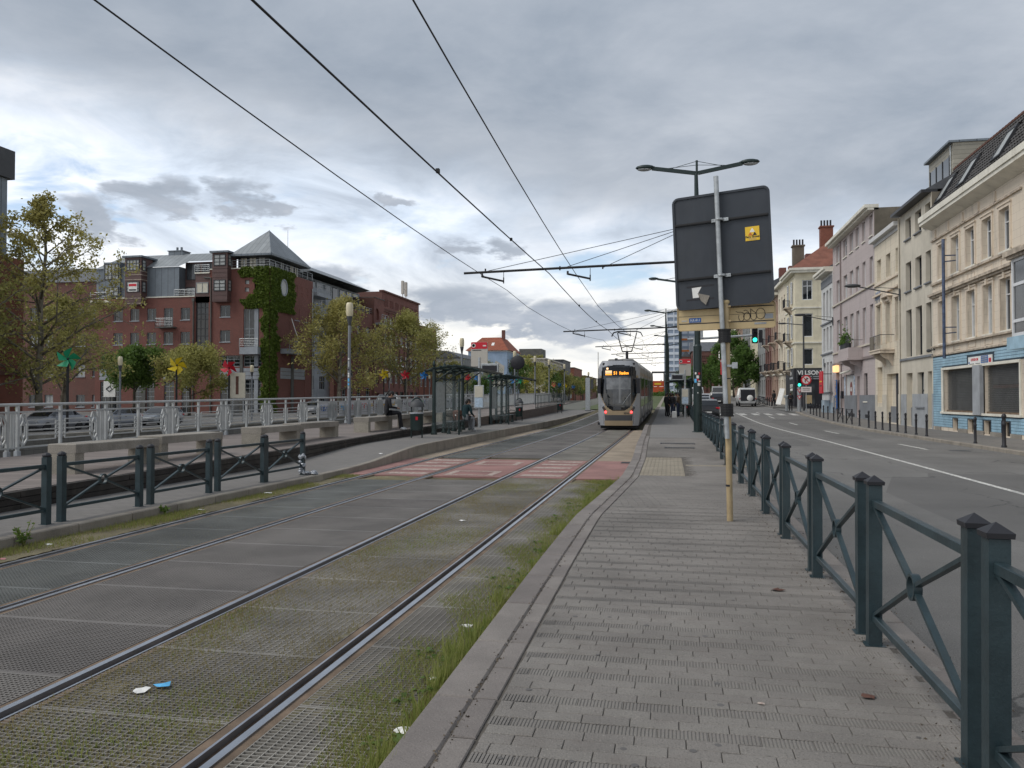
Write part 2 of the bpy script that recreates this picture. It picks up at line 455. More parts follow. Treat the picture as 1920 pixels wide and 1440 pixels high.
m_louvre = stripemat('dormer_boards', (.34, .315, .255), (0, 0, 1), .25, .06, .6, .4)
m_mesh = mat('shutter_mesh', (.17, .17, .165), .5, .4, var=.15)
m_paleb = mat('pale_blue_wall', (.31, .40, .52), .85, var=.12, vs=.5, stain=.15)
m_concl = mat('pale_concrete', (.47, .44, .39), .85, var=.08, vs=.4, stain=.15)
m_tower = mat('tower_grey', (.60, .64, .70), .6, var=.08, vs=.05)
m_towerd = mat('tower_dark', (.24, .29, .37), .5, var=.1, vs=.05)
m_bark = mat('bark', (.085, .072, .056), .9, var=.3, vs=3, bump=.6, bs=18)
m_barkp = mat('plane_bark', (.17, .15, .115), .9, var=.45, vs=2.2, bump=.5, bs=12)
m_leafsp = leafmat('spring_leaves', (.28, .25, .08), (.42, .38, .125), (.56, .51, .19))
m_leafol = leafmat('olive_leaves', (.24, .24, .07), (.37, .35, .115), (.49, .46, .165))
m_leafgr = leafmat('fresh_leaves', (.085, .145, .032), (.13, .21, .048), (.19, .27, .07))
m_leafdk = leafmat('street_tree_leaves', (.065, .125, .03), (.105, .185, .042), (.16, .25, .06))
m_ivy = leafmat('ivy_leaves', (.085, .13, .02), (.14, .20, .034), (.21, .27, .055))
m_grass = leafmat('grass_blades', (.19, .235, .055), (.29, .325, .09), (.39, .38, .14))
m_drygrass = leafmat('dry_grass', (.25, .205, .10), (.37, .31, .155), (.28, .26, .10))
m_skin = mat('skin', (.40, .24, .17), .6, var=.08, vs=8)
m_skin2 = mat('skin_dark', (.17, .095, .065), .6, var=.08, vs=8)
m_hair = mat('dark_hair', (.018, .014, .012), .6)

# ------------------------------------------------------------------ mesh helpers
class MB:
 """collects shapes; build() links them as ONE mesh object"""
 def __init__(s):
  s.v, s.f, s.mi, s.cur, s.T = [], [], [], 0, None

 def add(s, vs, fs):
  o = len(s.v)
  if s.T is not None:
   vs = [tuple(s.T @ Vector(p)) for p in vs]
  s.v += [tuple(p) for p in vs]
  s.f += [tuple(i + o for i in f) for f in fs]
  s.mi += [s.cur] * len(fs)
  return s

 def box(s, x0, x1, y0, y1, z0, z1):
  return s.add([(x0, y0, z0), (x1, y0, z0), (x1, y1, z0), (x0, y1, z0), (x0, y0, z1), (x1, y0, z1), (x1, y1, z1), (x0, y1, z1)],
        [(0, 3, 2, 1), (4, 5, 6, 7), (0, 1, 5, 4), (1, 2, 6, 5), (2, 3, 7, 6), (3, 0, 4, 7)])

 def frust(s, x0, x1, y0, y1, z0, z1, b):
  """a block whose top edge is bevelled by b"""
  zz = z1 - b
  return s.add([(x0, y0, z0), (x1, y0, z0), (x1, y1, z0), (x0, y1, z0), (x0, y0, zz), (x1, y0, zz), (x1, y1, zz), (x0, y1, zz),
        (x0 + b, y0 + b, z1), (x1 - b, y0 + b, z1), (x1 - b, y1 - b, z1), (x0 + b, y1 - b, z1)],
        [(8, 9, 10, 11)] + [(i, (i + 1) % 4, 4 + (i + 1) % 4, 4 + i) for i in range(4)] + [(4 + i, 4 + (i + 1) % 4, 8 + (i + 1) % 4, 8 + i) for i in range(4)])

 def beam(s, p0, p1, w, h=None, up=(0, 0, 1)):
  h = w if h is None else h
  p0, p1 = Vector(p0), Vector(p1)
  d = (p1 - p0).normalized()
  a = d.cross(Vector(up))
  if a.length < 1e-4:
   a = d.cross(Vector((0, 1, 0)))
  a.normalize()
  b = a.cross(d).normalized()
  a = a * w / 2
  b = b * h / 2
  vs = [p + i * a + j * b for p in (p0, p1) for i, j in ((-1, -1), (1, -1), (1, 1), (-1, 1))]
  return s.add(vs, [(0, 1, 2, 3), (7, 6, 5, 4), (0, 4, 5, 1), (1, 5, 6, 2), (2, 6, 7, 3), (3, 7, 4, 0)])

 def tube(s, pts, r, n=8, caps=True):
  pts = [Vector(p) for p in pts]
  rs = r if isinstance(r, (list, tuple)) else [r] * len(pts)
  vs, fs = [], []
  ref = None
  for i, p in enumerate(pts):
   d = (pts[min(i + 1, len(pts) - 1)] - pts[max(i - 1, 0)])
   d = d.normalized() if d.length > 1e-9 else Vector((0, 0, 1))
   if ref is None:
    ref = d.orthogonal().normalized()
   a = (ref - d * ref.dot(d))
   a = a.normalized() if a.length > 1e-6 else d.orthogonal().normalized()
   ref = a
   b = d.cross(a)
   for k in range(n):
    t = 2 * PI * k / n
    vs.append(p + (a * math.cos(t) + b * math.sin(t)) * rs[i])
  for i in range(len(pts) - 1):
   for k in range(n):
    fs.append((i * n + k, i * n + (k + 1) % n, (i + 1) * n + (k + 1) % n, (i + 1) * n + k))
  if caps:
   fs.append(tuple(range(n - 1, -1, -1)))
   fs.append(tuple(range((len(pts) - 1) * n, len(pts) * n)))
  return s.add(vs, fs)

 def lathe(s, prof, c=(0, 0, 0), n=12, sx=1.0, sy=1.0):
  vs, fs = [], []
  for r, z in prof:
   for k in range(n):
    t = 2 * PI * k / n
    vs.append((c[0] + r * sx * math.cos(t), c[1] + r * sy * math.sin(t), c[2] + z))
  for i in range(len(prof) - 1):
   for k in range(n):
    fs.append((i * n + k, i * n + (k + 1) % n, (i + 1) * n + (k + 1) % n, (i + 1) * n + k))
  fs.append(tuple(range(n - 1, -1, -1)))
  fs.append(tuple(range((len(prof) - 1) * n, len(prof) * n)))
  return s.add(vs, fs)

 def ball(s, c, rx, ry=None, rz=None, n=10, m=6):
  ry = rx if ry is None else ry
  rz = rx if rz is None else rz
  prof = [(max(.02, math.sin(PI * i / m)), -math.cos(PI * i / m)) for i in range(m + 1)]
  o = len(s.v)
  T, s.T = s.T, None
  s.lathe(prof, (0, 0, 0), n)
  s.T = T
  for i in range(o, len(s.v)):
   x, y, z = s.v[i]
   p = Vector((c[0] + x * rx, c[1] + y * ry, c[2] + z * rz))
   s.v[i] = tuple(T @ p) if T is not None else tuple(p)
  return s

 def prism(s, poly, ext):
  """extrude the 3-D polygon along the vector ext"""
  n = len(poly)
  e = Vector(ext)
  vs = [tuple(p) for p in poly] + [tuple(Vector(p) + e) for p in poly]
  fs = [tuple(range(n - 1, -1, -1)), tuple(range(n, 2 * n))] + [(i, (i + 1) % n, n + (i + 1) % n, n + i) for i in range(n)]
  return s.add(vs, fs)

 def quad(s, *p):
  return s.add(p, [tuple(range(len(p)))])

 def mesh(s, name, mats, smooth=False, ang=None):
  me = bpy.data.meshes.new(name)
  me.from_pydata(s.v, [], s.f)
  mats = mats if isinstance(mats, (list, tuple)) else [mats]
  for m in mats:
   me.materials.append(m)
  if len(mats) > 1:
   me.polygons.foreach_set('material_index', s.mi)
  if smooth:
   me.polygons.foreach_set('use_smooth', [True] * len(me.polygons))
   if ang:
    me.set_sharp_from_angle(angle=D2R(ang))
  me.update()
  return me

 def build(s, name, mats, parent=None, smooth=False, ang=None, loc=None):
  return ob(name, s.mesh(name, mats, smooth, ang), parent, loc)

def ob(name, data, parent=None, loc=None, rz=None, rot=None):
 o = bpy.data.objects.new(name, data)
 C.objects.link(o)
 if parent is not None:
  o.parent = parent
 if loc is not None:
  o.location = loc
 if rz is not None:
  o.rotation_euler = (0, 0, rz)
 if rot is not None:
  o.rotation_euler = rot
 return o

def tag(o, label=None, cat=None, group=None, kind=None):
 for k, v in (('label', label), ('category', cat), ('group', group), ('kind', kind)):
  if v:
   o[k] = v
 return o

def thing(name, label, cat, loc=(0, 0, 0), rz=0.0, group=None):
 return tag(ob(name, None, None, loc, rz), label, cat, group)

KIDS = {}

def kids(o):
 return [c for c in list(C.objects) if c.parent == o]

def copy_tree(o, parent=None, ch=None):
 """copies a thing, its parts and their sub-parts (data shared); ch: ready list of (child, its children)"""
 c = o.copy()
 C.objects.link(c)
 if parent is not None:
  c.parent = parent
 for k, sub in ch:
  copy_tree(k, c, sub)
 return c

def tree_of(o):
 """the children of o as nested lists, read once before copying"""
 al = {}
 for k in C.objects:
  if k.parent is not None:
   al.setdefault(k.parent.name, []).append(k)
 f = lambda x: [(k, f(k)) for k in al.get(x.name, [])]
 return f(o)

def struct(o):
 o['kind'] = 'structure'
 return o

def stuff(o):
 o['kind'] = 'stuff'
 return o

def text(s, size, m, parent, loc, rot, name='lettering', ext=.004, align='CENTER', sx=1.0, bold=0.0, sp=1.0):
 cu = bpy.data.curves.new(name, 'FONT')
 cu.body = s
 cu.size = size
 cu.extrude = ext
 cu.offset = bold
 cu.space_character = sp
 cu.align_x = align
 cu.align_y = 'CENTER'
 cu.resolution_u = 3
 cu.materials.append(m)
 o = ob(name, cu, parent, loc, rot=rot)
 o.scale = (sx, 1, 1)
 return o

def gz(y):
 """the street rises gently away from the camera"""
 if y < 45:
  return 0.0
 if y < 62:
  return .0006 * (y - 45) ** 2
 return .1734 + .0204 * (min(y, 165) - 62)

def sstep(x):
 x = min(1, max(0, x))
 return x * x * (3 - 2 * x)

def rp(y):      # right platform
 return .12 + .18 * sstep((y - 21) / 6) + gz(y)

def lp(y):      # left platform
 return .12 + .21 * sstep((y - 17) / 7) + gz(y) * .35

def dk(y):      # left deck
 return .28 + .011 * y

def rk(y):      # kerb line of the right platform
 return float(np.interp(y, [0, 4, 8, 11, 13.6, 16.7, 21.7, 30, 45, 80], [-1.24, -1.27, -1.32, -1.33, -1.2, -1.05, -1.07, -1.2, -1.5, -1.6]))

def lk(y):      # kerb line of the left platform
 return float(np.interp(y, [0, 8, 15, 19, 23, 29, 45, 90], [-7.52, -7.49, -7.3, -7.33, -7.5, -7.55, -7.55, -7.7]))

def wk(y):      # foot of the low wall that carries the deck
 return float(np.interp(y, [0, 10, 20, 28, 40, 60, 90], [-9.22, -9.27, -9.35, -9.6, -9.75, -10.1, -11.3]))

YS = [-6 + i * 1.0 for i in range(60)] + [54 + i * 3 for i in range(40)] + [174, 190, 220, 300, 600, 1500, 4000]

def strip(name, x0, x1, z, m, y0=-6.0, y1=4000.0, ys=None, thick=0.0):
 f = lambda q, y: q(y) if callable(q) else q
 yy = sorted(set([y0, y1] + [y for y in (ys or YS) if y0 < y < y1]))
 b = MB()
 vs, fs = [], []
 for y in yy:
  vs += [(f(x0, y), y, f(z, y)), (f(x1, y), y, f(z, y))]
 fs = [(2 * i, 2 * i + 1, 2 * i + 3, 2 * i + 2) for i in range(len(yy) - 1)]
 if thick:
  n = len(vs)
  vs += [(a, c, d - thick) for a, c, d in vs]
  fs += [(2 * i, 2 * i + 2, n + 2 * i + 2, n + 2 * i) for i in range(len(yy) - 1)]
  fs += [(2 * i + 1, n + 2 * i + 1, n + 2 * i + 3, 2 * i + 3) for i in range(len(yy) - 1)]
  e = 2 * len(yy) - 2
  fs += [(0, n, n + 1, 1), (e, e + 1, n + e + 1, n + e)]
 b.add(vs, fs)
 return struct(b.build(name, m))

# ------------------------------------------------------------------ ground, canal, roads
strip('ground', -14.95, 3000, lambda y: gz(y) - .32, m_far)
strip('ground_beyond_canal', -3000, -33.0, lambda y: gz(y) * .6 - .42, m_asphalt)
strip('canal_water', -33.2, -14.8, -3.0, m_water, -60)
ROADR = lambda y: float(np.interp(y, [-6, 27, 37, 45, 60, 70, 76, 90, 200, 4000], [10.55, 10.55, 10.45, 10.35, 10.5, 10.75, 11.2, 10.4, 9.9, 9.9]))
strip('road', 1.62, ROADR, gz, m_asphalt, -6, 400)
strip('side_street', 10.3, 70, lambda y: gz(y) + .0, m_asphalt, 76.6, 88.6)
strip('far_pavement', ROADR, 13.6, lambda y: gz(y) + .12, m_pavef, -6, 76.4, thick=.3)
strip('far_pavement', ROADR, 13.6, lambda y: gz(y) + .12, m_pavef, 88.8, 400, thick=.3)
b = MB()
for i in range(70):
 y = 14 + i * 1.0
 if 76.0 < y < 88.5:
  continue
 x = ROADR(y + .5)
 b.frust(x - .16, x - .005, y + .006, y + .994, gz(y) - .1, gz(y) + .128, .02)
struct(b.build('far_kerb', m_kerbc))
# road paint
mark = MB()
for (x, y0, y1, w) in [(6.2, 2, 22, .13), (6.2, 22, 34, .13), (6.15, 34, 46, .13), (5.95, 46, 58, .13), (5.75, 58, 75, .14)]:
 dx = {22: -.03, 34: -.05, 46: -.12, 58: -.2, 75: -.15}[y1]
 x2 = x + {22: 0.0, 34: -.05, 46: -.2, 58: -.2, 75: -.15}[y1]
 n = 6
 for i in range(n):
  ya, yb = y0 + (y1 - y0) * i / n, y0 + (y1 - y0) * (i + 1) / n
  xa, xb = x + (x2 - x) * i / n, x + (x2 - x) * (i + 1) / n
  mark.quad((xa - w / 2, ya, gz(ya) + .005), (xa + w / 2, ya, gz(ya) + .005), (xb + w / 2, yb, gz(yb) + .005), (xb - w / 2, yb, gz(yb) + .005))
struct(mark.build('edge_line', m_white))
mark = MB()
for (x, y0, y1) in [(8.6, 17.5, 20.6), (8.46, 29.4, 32.8), (8.05, 42.0, 45.6), (7.85, 54, 57.5), (7.7, 64.5, 68), (7.6, 74, 77)]:
 mark.quad((x - .07, y0, gz(y0) + .005), (x + .07, y0, gz(y0) + .005), (x + .05, y1, gz(y1) + .005), (x - .09, y1, gz(y1) + .005))
struct(mark.build('lane_dashes', m_white))
mark = MB()
for i in range(8):
 x = 2.6 + i * 1.05
 mark.quad((x, 70.5, gz(70.5) + .005), (x + .5, 70.5, gz(70.5) + .005), (x + .5, 74.0, gz(74) + .005), (x, 74.0, gz(74) + .005))
struct(mark.build('zebra_stripes', m_white))
o = MB().lathe([(.01, 0), (.34, 0), (.34, .004), (.3, .006)], (9.35, 29.0, 0), 20).build('manhole_cover', m_dgrey)
tag(o, 'round dark manhole cover set in the road asphalt', 'manhole cover')

# tram bed ---------------------------------------------------------
strip('track_bed', lambda y: lk(y) - .1, lambda y: rk(y) + .1, lambda y: gz(y) - .034, m_soil, -6, 84)
strip('grass_track', -9.5, 1.62, lambda y: gz(y) + .02, m_grassfar, 84, 400)
strip('track_path', -1.75, -1.35, lambda y: gz(y) + .03, m_kerbc, 84, 300)
XR_ = [-2.14, -3.63, -5.34, -6.81]          # polished rail heads
bed = struct(MB().box(-7.3, -1.4, -5.9, -5.8, -.09, -.07).build('tram_track', m_soil))
for i, x in enumerate(XR_):
 sgn = 1 if i in (1, 3) else -1          # groove lies towards the middle of the track
 yy = [y for y in YS if 0 <= y < 176]
 def lay(nm, xa, xb, za, zb, m, par):
  b = MB()
  vs = []
  for y in yy:
   z = gz(y)
   vs += [(xa, y, z + za), (xa, y, z + zb), (xb, y, z + zb), (xb, y, z + za)]
  fs = []
  for k in range(len(yy) - 1):
   for q in range(4):
    fs.append((4 * k + q, 4 * k + (q + 1) % 4, 4 * k + 4 + (q + 1) % 4, 4 * k + 4 + q))
  b.add(vs, fs)
  return b.build(nm, m, par)
 r = lay('rail', x - .023, x + .023, -.08, .008, m_rail, bed)
 g0, g1 = (x + sgn * .023, x + sgn * .092)
 lay('groove', min(g0, g1), max(g0, g1), -.09, -.03, m_groove, r)
 lay('guard_lip', *sorted((x + sgn * .092, x + sgn * .107)), -.08, .004, m_rail, r)
 lay('rail_edge', *sorted((x - sgn * .023, x - sgn * .075)), -.08, -.003, m_rust, r)
 lay('rail_edge', *sorted((x + sgn * .107, x + sgn * .165)), -.08, .0, m_rust, r)

def grating(name, x0, x1, ln, px, py, w, m, dark=None):
 """one lift-out panel of bar grating, its corner at the origin"""
 b = MB()
 W = x1 - x0
 n = int(ln / py)
 for k in range(n + 1):
  y = k * (ln - w) / n
  e = 2.2 if k in (0, n) else 1.0
  b.add([(0, y, 0), (W, y, 0), (W, y + w * e, 0), (0, y + w * e, 0), (0, y, -.026), (W, y, -.026)], [(0, 1, 2, 3), (4, 5, 1, 0)])
 n = int(W / px)
 for k in range(n + 1):
  x = k * (W - w) / n
  b.add([(x, 0, -.001), (x + w, 0, -.001), (x + w, ln, -.001), (x, ln, -.001), (x, ln, -.024), (x, 0, -.024), (x + w, ln, -.024), (x + w, 0, -.024)], [(0, 1, 2, 3), (0, 3, 4, 5), (1, 7, 6, 2)])
 return b.mesh(name, m)

PL = 1.1
for (xa, xb, px, py, w, m, off) in [(-2.06, -1.42, .050, .036, .0058, m_grate, .3), (-3.52, -2.315, .050, .036, .0058, m_grate, 0.0), (-5.265, -3.71, .034, .030, .0105, m_grated, .45), (-6.64, -5.51, .040, .034, .0082, m_grateb, .2)]:
 me = grating('grating_panel', xa, xb, PL - .015, px, py, w, m)
 y = .6 + off
 while y < 84 - PL:
  if not (17.1 - PL < y < 22.3):
   if xb > -1.5 and (y > 21 or rk(y + .5) - .05 < xb):
    y += PL
    continue
   ob('grating_panel', me, bed, (xa, y, gz(y + PL / 2) + .001))
  y += PL
# soil and moss filling the gratings almost to the top
for (xa, xb, base, amp) in ((-2.06, -1.30, -.016, .016), (-3.52, -2.315, -.017, .016), (-6.64, -5.51, -.017, .012), (-7.6, -6.90, -.004, .012)):
 b = MB()
 nx, ny = 22, 300
 vs = []
 for j in range(ny + 1):
  y = 1.4 + 15.75 * j / ny
  for i in range(nx + 1):
   x = xa + (xb - xa) * i / nx
   h = math.sin(x * 5.1 + 1.3 * math.sin(y * 2.3)) * .5 + math.sin(y * 3.7 + 2 * math.sin(x * 4.0)) * .3 + random.uniform(-.5, .5)
   vs.append((x, y, base + amp * h))
 b.add(vs, [(j * (nx + 1) + i, j * (nx + 1) + i + 1, (j + 1) * (nx + 1) + i + 1, (j + 1) * (nx + 1) + i) for j in range(ny) for i in range(nx)])
 stuff(b.build('moss', m_moss, None, True))
# red tram-track crossing, flush with the rails
edges = [(lambda y: lk(y) + .02, XR_[3] - .08), (XR_[3] + .17, XR_[2] - .17), (XR_[2] + .08, XR_[1] - .08), (XR_[1] + .17, XR_[0] - .17), (XR_[0] + .08, lambda y: rk(y) - .02)]
for xa, xb in edges:
 strip('crossing_paving', xa, xb, .004, m_redpave, 17.2, 22.2, thick=.07)
b = MB()
for (xa, xb) in ((-3.35, -2.42), (-6.55, -5.6)):
 for k, y in enumerate((17.5, 18.5, 19.5, 20.5, 21.4)):
  s = random.uniform(-.08, .08)
  b.quad((xa + s, y, .0085), (xb + s, y, .0085), (xb + s, y + .42, .0085), (xa + s, y + .42, .0085))
 for k in range(16):
  x = xa - .15 + k * (xb - xa + .35) / 16
  b.quad((x, 22.0, .0085), (x + .04, 22.0, .0085), (x + .04, 22.12, .0085), (x, 22.12, .0085))
for y in (17.45, 20.3):
 for (xa, xb, ya, yb) in ((-5.1, -3.95, 0, .16), (-5.1, -3.95, .95, 1.11), (-5.1, -4.94, .165, .945), (-4.11, -3.95, .165, .945)):
  b.quad((xa, y + ya, .0085), (xb, y + ya, .0085), (xb, y + yb, .0085), (xa, y + yb, .0085))
struct(b.build('crossing_marks', m_cream))
strip('grit_strip', XR_[0] + .08, lambda y: rk(y) - .02, .0, m_grit, 22.25, 45)
strip('grit_strip', lambda y: lk(y) + .02, XR_[3] - .08, .0, m_grit, 22.25, 45)
o = MB().frust(-1.36, -1.12, 21.5, 21.95, 0, .012, .004)
tag(o.build('drain_cover', m_black), 'black slotted drain cover by the platform kerb', 'drain cover')

# right platform -----------------------------------------------------
plat = strip('platform', lambda y: rk(y) + .02, 1.60, lambda y: rp(y) - .012, m_joint, -2, 84, thick=.35)
plat.name = 'platform'
kst = MB().frust(0, .215, 0, .985, -.3, 0, .012).mesh('kerb_stone', m_kerb)
kst2 = MB().frust(0, .125, 0, .485, -.1, 0, .006).mesh('kerb_stone', m_kerb)
for i in range(46):
 y = 1.2 + i * 1.0
 a = math.atan2(rk(y + 1) - rk(y), 1.0)
 sl = math.atan2(rp(y + 1) - rp(y), 1.0)
 ob('kerb_stone', kst, plat, (rk(y), y, rp(y) + .001), rot=(sl, 0, -a))
for i in range(60):
 y = 1.2 + i * .5
 a = math.atan2(rk(y + .5) - rk(y), .5)
 sl = math.atan2(rp(y + .5) - rp(y), .5)
 ob('kerb_stone', kst2, plat, (rk(y) + .226, y, rp(y) + .001), rot=(sl, 0, -a))
for i in range(80):
 y = 1.2 + i * 1.0
 ob('road_kerb', kst if i % 2 else kst, plat, (1.405, y, rp(y) if y < 21 else .12 + gz(y) + (rp(y) - .12 - gz(y)) * 1.0))
PX0 = lambda y: rk(y) + .365
pv = MB().frust(0, .2345, 0, .101, -.03, 0, .003).mesh('paver', m_paver)
rb = MB()
for k in range(13):
 rb.frust(k * .018, k * .018 + .0135, 0, .101, -.03, 0, .003)
rb.box(-.0005, .235, .0005, .1, -.03, -.004)
pvr = rb.mesh('paver', m_paverb)
pvh = MB().frust(0, .114, 0, .0985, -.03, 0, .004).mesh('paver', m_paver)
bulk, bulkr, npv, row = MB(), MB(), 0, 0
PAT = (1, 0, 0, 0, 1, 0, 0)
y = 2.72
while y < 30:
 rib = PAT[row % 7]
 x = PX0(y) + random.uniform(0, .01)
 off = (row * .097) % .238
 first = True
 while x < 1.36:
  w = .2345
  if first and off > .03:
   w = off - .0035
   first = False
  first = False
  x1 = min(x + w, 1.40)
  jz = random.uniform(-.0014, .0012)
  z = rp(y) + jz
  if .9 < y - 16.1 < 6.1 and x1 > PX0(y) + .02 and x < PX0(y) + .98:
   x = x1 + .006
   continue                     # the tactile field lies here
  if npv < 290 and w > .22 and y > 3.05:
   ob('paver', pvr if rib else pv, plat, (x, y, z), rot=(random.uniform(-.006, .006), random.uniform(-.006, .006), random.uniform(-.006, .006)))
   npv += 1
  elif y < 12 and rib:
   k = 0
   while x + k * .0178 + .0125 <= x1:
    bulkr.add([(x + k * .0178, y, z), (x + k * .0178 + .0125, y, z), (x + k * .0178 + .0125, y + .0985, z), (x + k * .0178, y + .0985, z)], [(0, 1, 2, 3)])
    k += 1
   bulkr.add([(x, y, z - .006), (x1, y, z - .006), (x1, y + .0985, z - .006), (x, y + .0985, z - .006)], [(0, 1, 2, 3)])
  else:
   (bulkr if rib else bulk).frust(x, x1, y, y + .1015, z - .02, z, .003)
  x = x1 + .0035
 y += .105
 row += 1
stuff(bulk.build('paver_field', m_paver, plat))
stuff(bulkr.build('paver_field', m_paverb, plat))
strip('platform_far', lambda y: rk(y) + .36, 1.40, lambda y: rp(y) + .001, m_pave2, 30.0, 84).parent = plat
# tactile field and guide line
b = MB()
for k in range(10):
 for j in range(26):
  x = PX0(17.0 + j * .2) + .02 + k * .094
  yy = 17.02 + j * .195
  b.frust(x, x + .055, yy, yy + .17, rp(yy) - .012, rp(yy) + .006, .004)
  b.box(x - .02, x + .074, yy - .012, yy + .183, rp(yy) - .02, rp(yy))
m_tact = mat('tactile_tile', (.27, .235, .18), .85, var=.14, vs=2, speck=.3)
o = b.build('tactile_paving', m_tact, plat)
o['kind'] = 'stuff'
tl = MB().frust(0, .29, 0, .29, -.02, .005, .004).mesh('tactile_tile', m_tact)
for k in range(5):
 ob('tactile_tile', tl, plat, (PX0(19.6) + 1.0 + k * .30, 19.6, rp(19.6)))
for (x, y, w, l) in ((-.35, 26.0, 1.0, .5), (-.2, 24.6, .8, .35)):
 b = MB()
 for k in range(int(w / .05)):
  b.box(x + k * .05, x + k * .05 + .03, y, y + l, rp(y) - .01, rp(y + l) + .006)
 b.box(x - .04, x, y - .03, y + l + .03, rp(y) - .01, rp(y + l) + .008)
 b.box(x + w, x + w + .04, y - .03, y + l + .03, rp(y) - .01, rp(y + l) + .008)
 tag(b.build('floor_grille', m_dgrey), 'larger dark floor grille across the platform' if w > .9 else 'smaller dark floor grille nearer the camera on the platform', 'grille')

# left platform, low wall, deck --------------------------------------
lpf = strip('left_platform', lambda y: wk(y) - .2, lambda y: lk(y) - .02, lp, m_pavel, -6, 84, thick=.3)
kl = MB().frust(-.15, 0, 0, .985, -.34, .004, .014).mesh('kerb_stone', m_kerbc)
for i in range(66):
 y = -1 + i * 1.0
 a = math.atan2(lk(y + 1) - lk(y), 1.0)
 ob('kerb_stone', kl, lpf, (lk(y), y, lp(y)), rot=(math.atan2(lp(y + 1) - lp(y), 1.0), 0, -a))
deck = strip('deck', -14.32, lambda y: wk(y) - .10, dk, m_deck, -6, 92, thick=.06)
lw = tag(ob('low_wall', None, None, (0, 0, 0)), 'low dark timber wall carrying the plank deck along the left platform', 'wall')
for i in range(17):
 y0 = -2 + i * 2.4
 for c in range(3):
  n = 3
  zb, zt = lp(y0), dk(y0 + 1.2) - .012
  h = (zt - zb) / n
  b = MB()
  L = 2.38
  xo = .012 * random.random()
  ya = y0 + (.6 if c == 1 else 0)
  x0, x1 = wk(ya), wk(ya + L)
  vs = []
  for (x, y) in ((x0, ya), (x1, ya + L)):
   za, zc = lp(y) - .02, dk(y) - .005
   hh = (zc - za) / n
   vs += [(x - .14, y, za + c * hh), (x + xo, y, za + c * hh + .006), (x + xo, y, za + (c + 1) * hh - .004), (x - .14, y, za + (c + 1) * hh)]
  b.add(vs, [(0, 1, 2, 3), (7, 6, 5, 4), (0, 4, 5, 1), (1, 5, 6, 2), (2, 6, 7, 3), (3, 7, 4, 0)])
  b.build('beam', m_sleeper, lw)
b = MB()
yy = [39.4 + i * 2.2 for i in range(20)]
vs = []
for y in yy:
 for x, z in ((wk(y) - .14, lp(y) - .1), (wk(y), lp(y) - .1), (wk(y), dk(y) + .05), (wk(y) - .14, dk(y) + .05)):
  vs.append((x, y, z))
b.add(vs, [(4 * k + q, 4 * k + (q + 1) % 4, 4 * k + 4 + (q + 1) % 4, 4 * k + 4 + q) for k in range(len(yy) - 1) for q in range(4)] + [(3, 2, 1, 0)])
tag(b.build('brick_wall', m_brickdk), 'dark brick stretch of the low wall at the far end of the deck', 'wall')
# canal banks
b = MB().box(-14.95, -14.32, -40, 94, -3.2, .12)
struct(b.build('near_quay', m_quay))
strip('far_quay', -33.7, -33.0, lambda y: gz(y) * .6 - .42, m_quay, -60, 400, thick=4)
strip('far_quay_coping', -33.8, -32.95, lambda y: gz(y) * .6 - .2, m_concd, -60, 400, thick=.22)
strip('far_quay_promenade', -38.0, -33.75, lambda y: gz(y) * .6 - .30, m_pavef, -60, 400)

# ------------------------------------------------------------------ buildings
def cells(W, H, ops):
 xs = sorted(set([0, W] + [v for o in ops for v in o[:2]]))
 ts = sorted(set([0, H] + [v for o in ops for v in o[2:4]]))
 for xa, xb in zip(xs, xs[1:]):
  for ta, tb in zip(ts, ts[1:]):
   cx, ct = (xa + xb) / 2, (ta + tb) / 2
   if not any(o[0] < cx < o[1] and o[2] < ct < o[3] for o in ops):
    yield xa, xb, ta, tb

def wall_mb(W, H, D, ops, r, blind=()):
 b = MB()
 for xa, xb, ta, tb in cells(W, H, ops):
  b.quad((xa, 0, ta), (xb, 0, ta), (xb, 0, tb), (xa, 0, tb))
 for o in ops:
  s0, s1, t0, t1 = o[:4]
  b.quad((s0, 0, t0), (s0, 0, t1), (s0, r, t1), (s0, r, t0))
  b.quad((s1, 0, t1), (s1, 0, t0), (s1, r, t0), (s1, r, t1))
  b.quad((s0, 0, t0), (s0, r, t0), (s1, r, t0), (s1, 0, t0))
  b.quad((s0, 0, t1), (s1, 0, t1), (s1, r, t1), (s0, r, t1))
  if o[4] == 'blind':
   b.quad((s0, r, t0), (s1, r, t0), (s1, r, t1), (s0, r, t1))
  if len(o) > 5 and o[5]:          # arched head
   R = (s1 - s0) / 2
   cx, cz = (s0 + s1) / 2, t1 - R
   for sg_ in (-1, 1):
    pts = [(cx + sg_ * R * math.cos(D2R(15 * k)), 0, cz + R * math.sin(D2R(15 * k))) for k in range(7)]
    b.prism([(cx + sg_ * R, 0, t1)] + pts, (0, r, 0))
 b.cur = 1
 b.quad((0, 0, 0), (0, 0, H), (0, D, H), (0, D, 0))
 b.quad((W, 0, H), (W, 0, 0), (W, D, 0), (W, D, H))
 b.quad((0, D, 0), (0, D, H), (W, D, H), (W, D, 0))
 b.quad((0, 0, H), (W, 0, H), (W, D, H), (0, D, H))
 return b

WC = {}

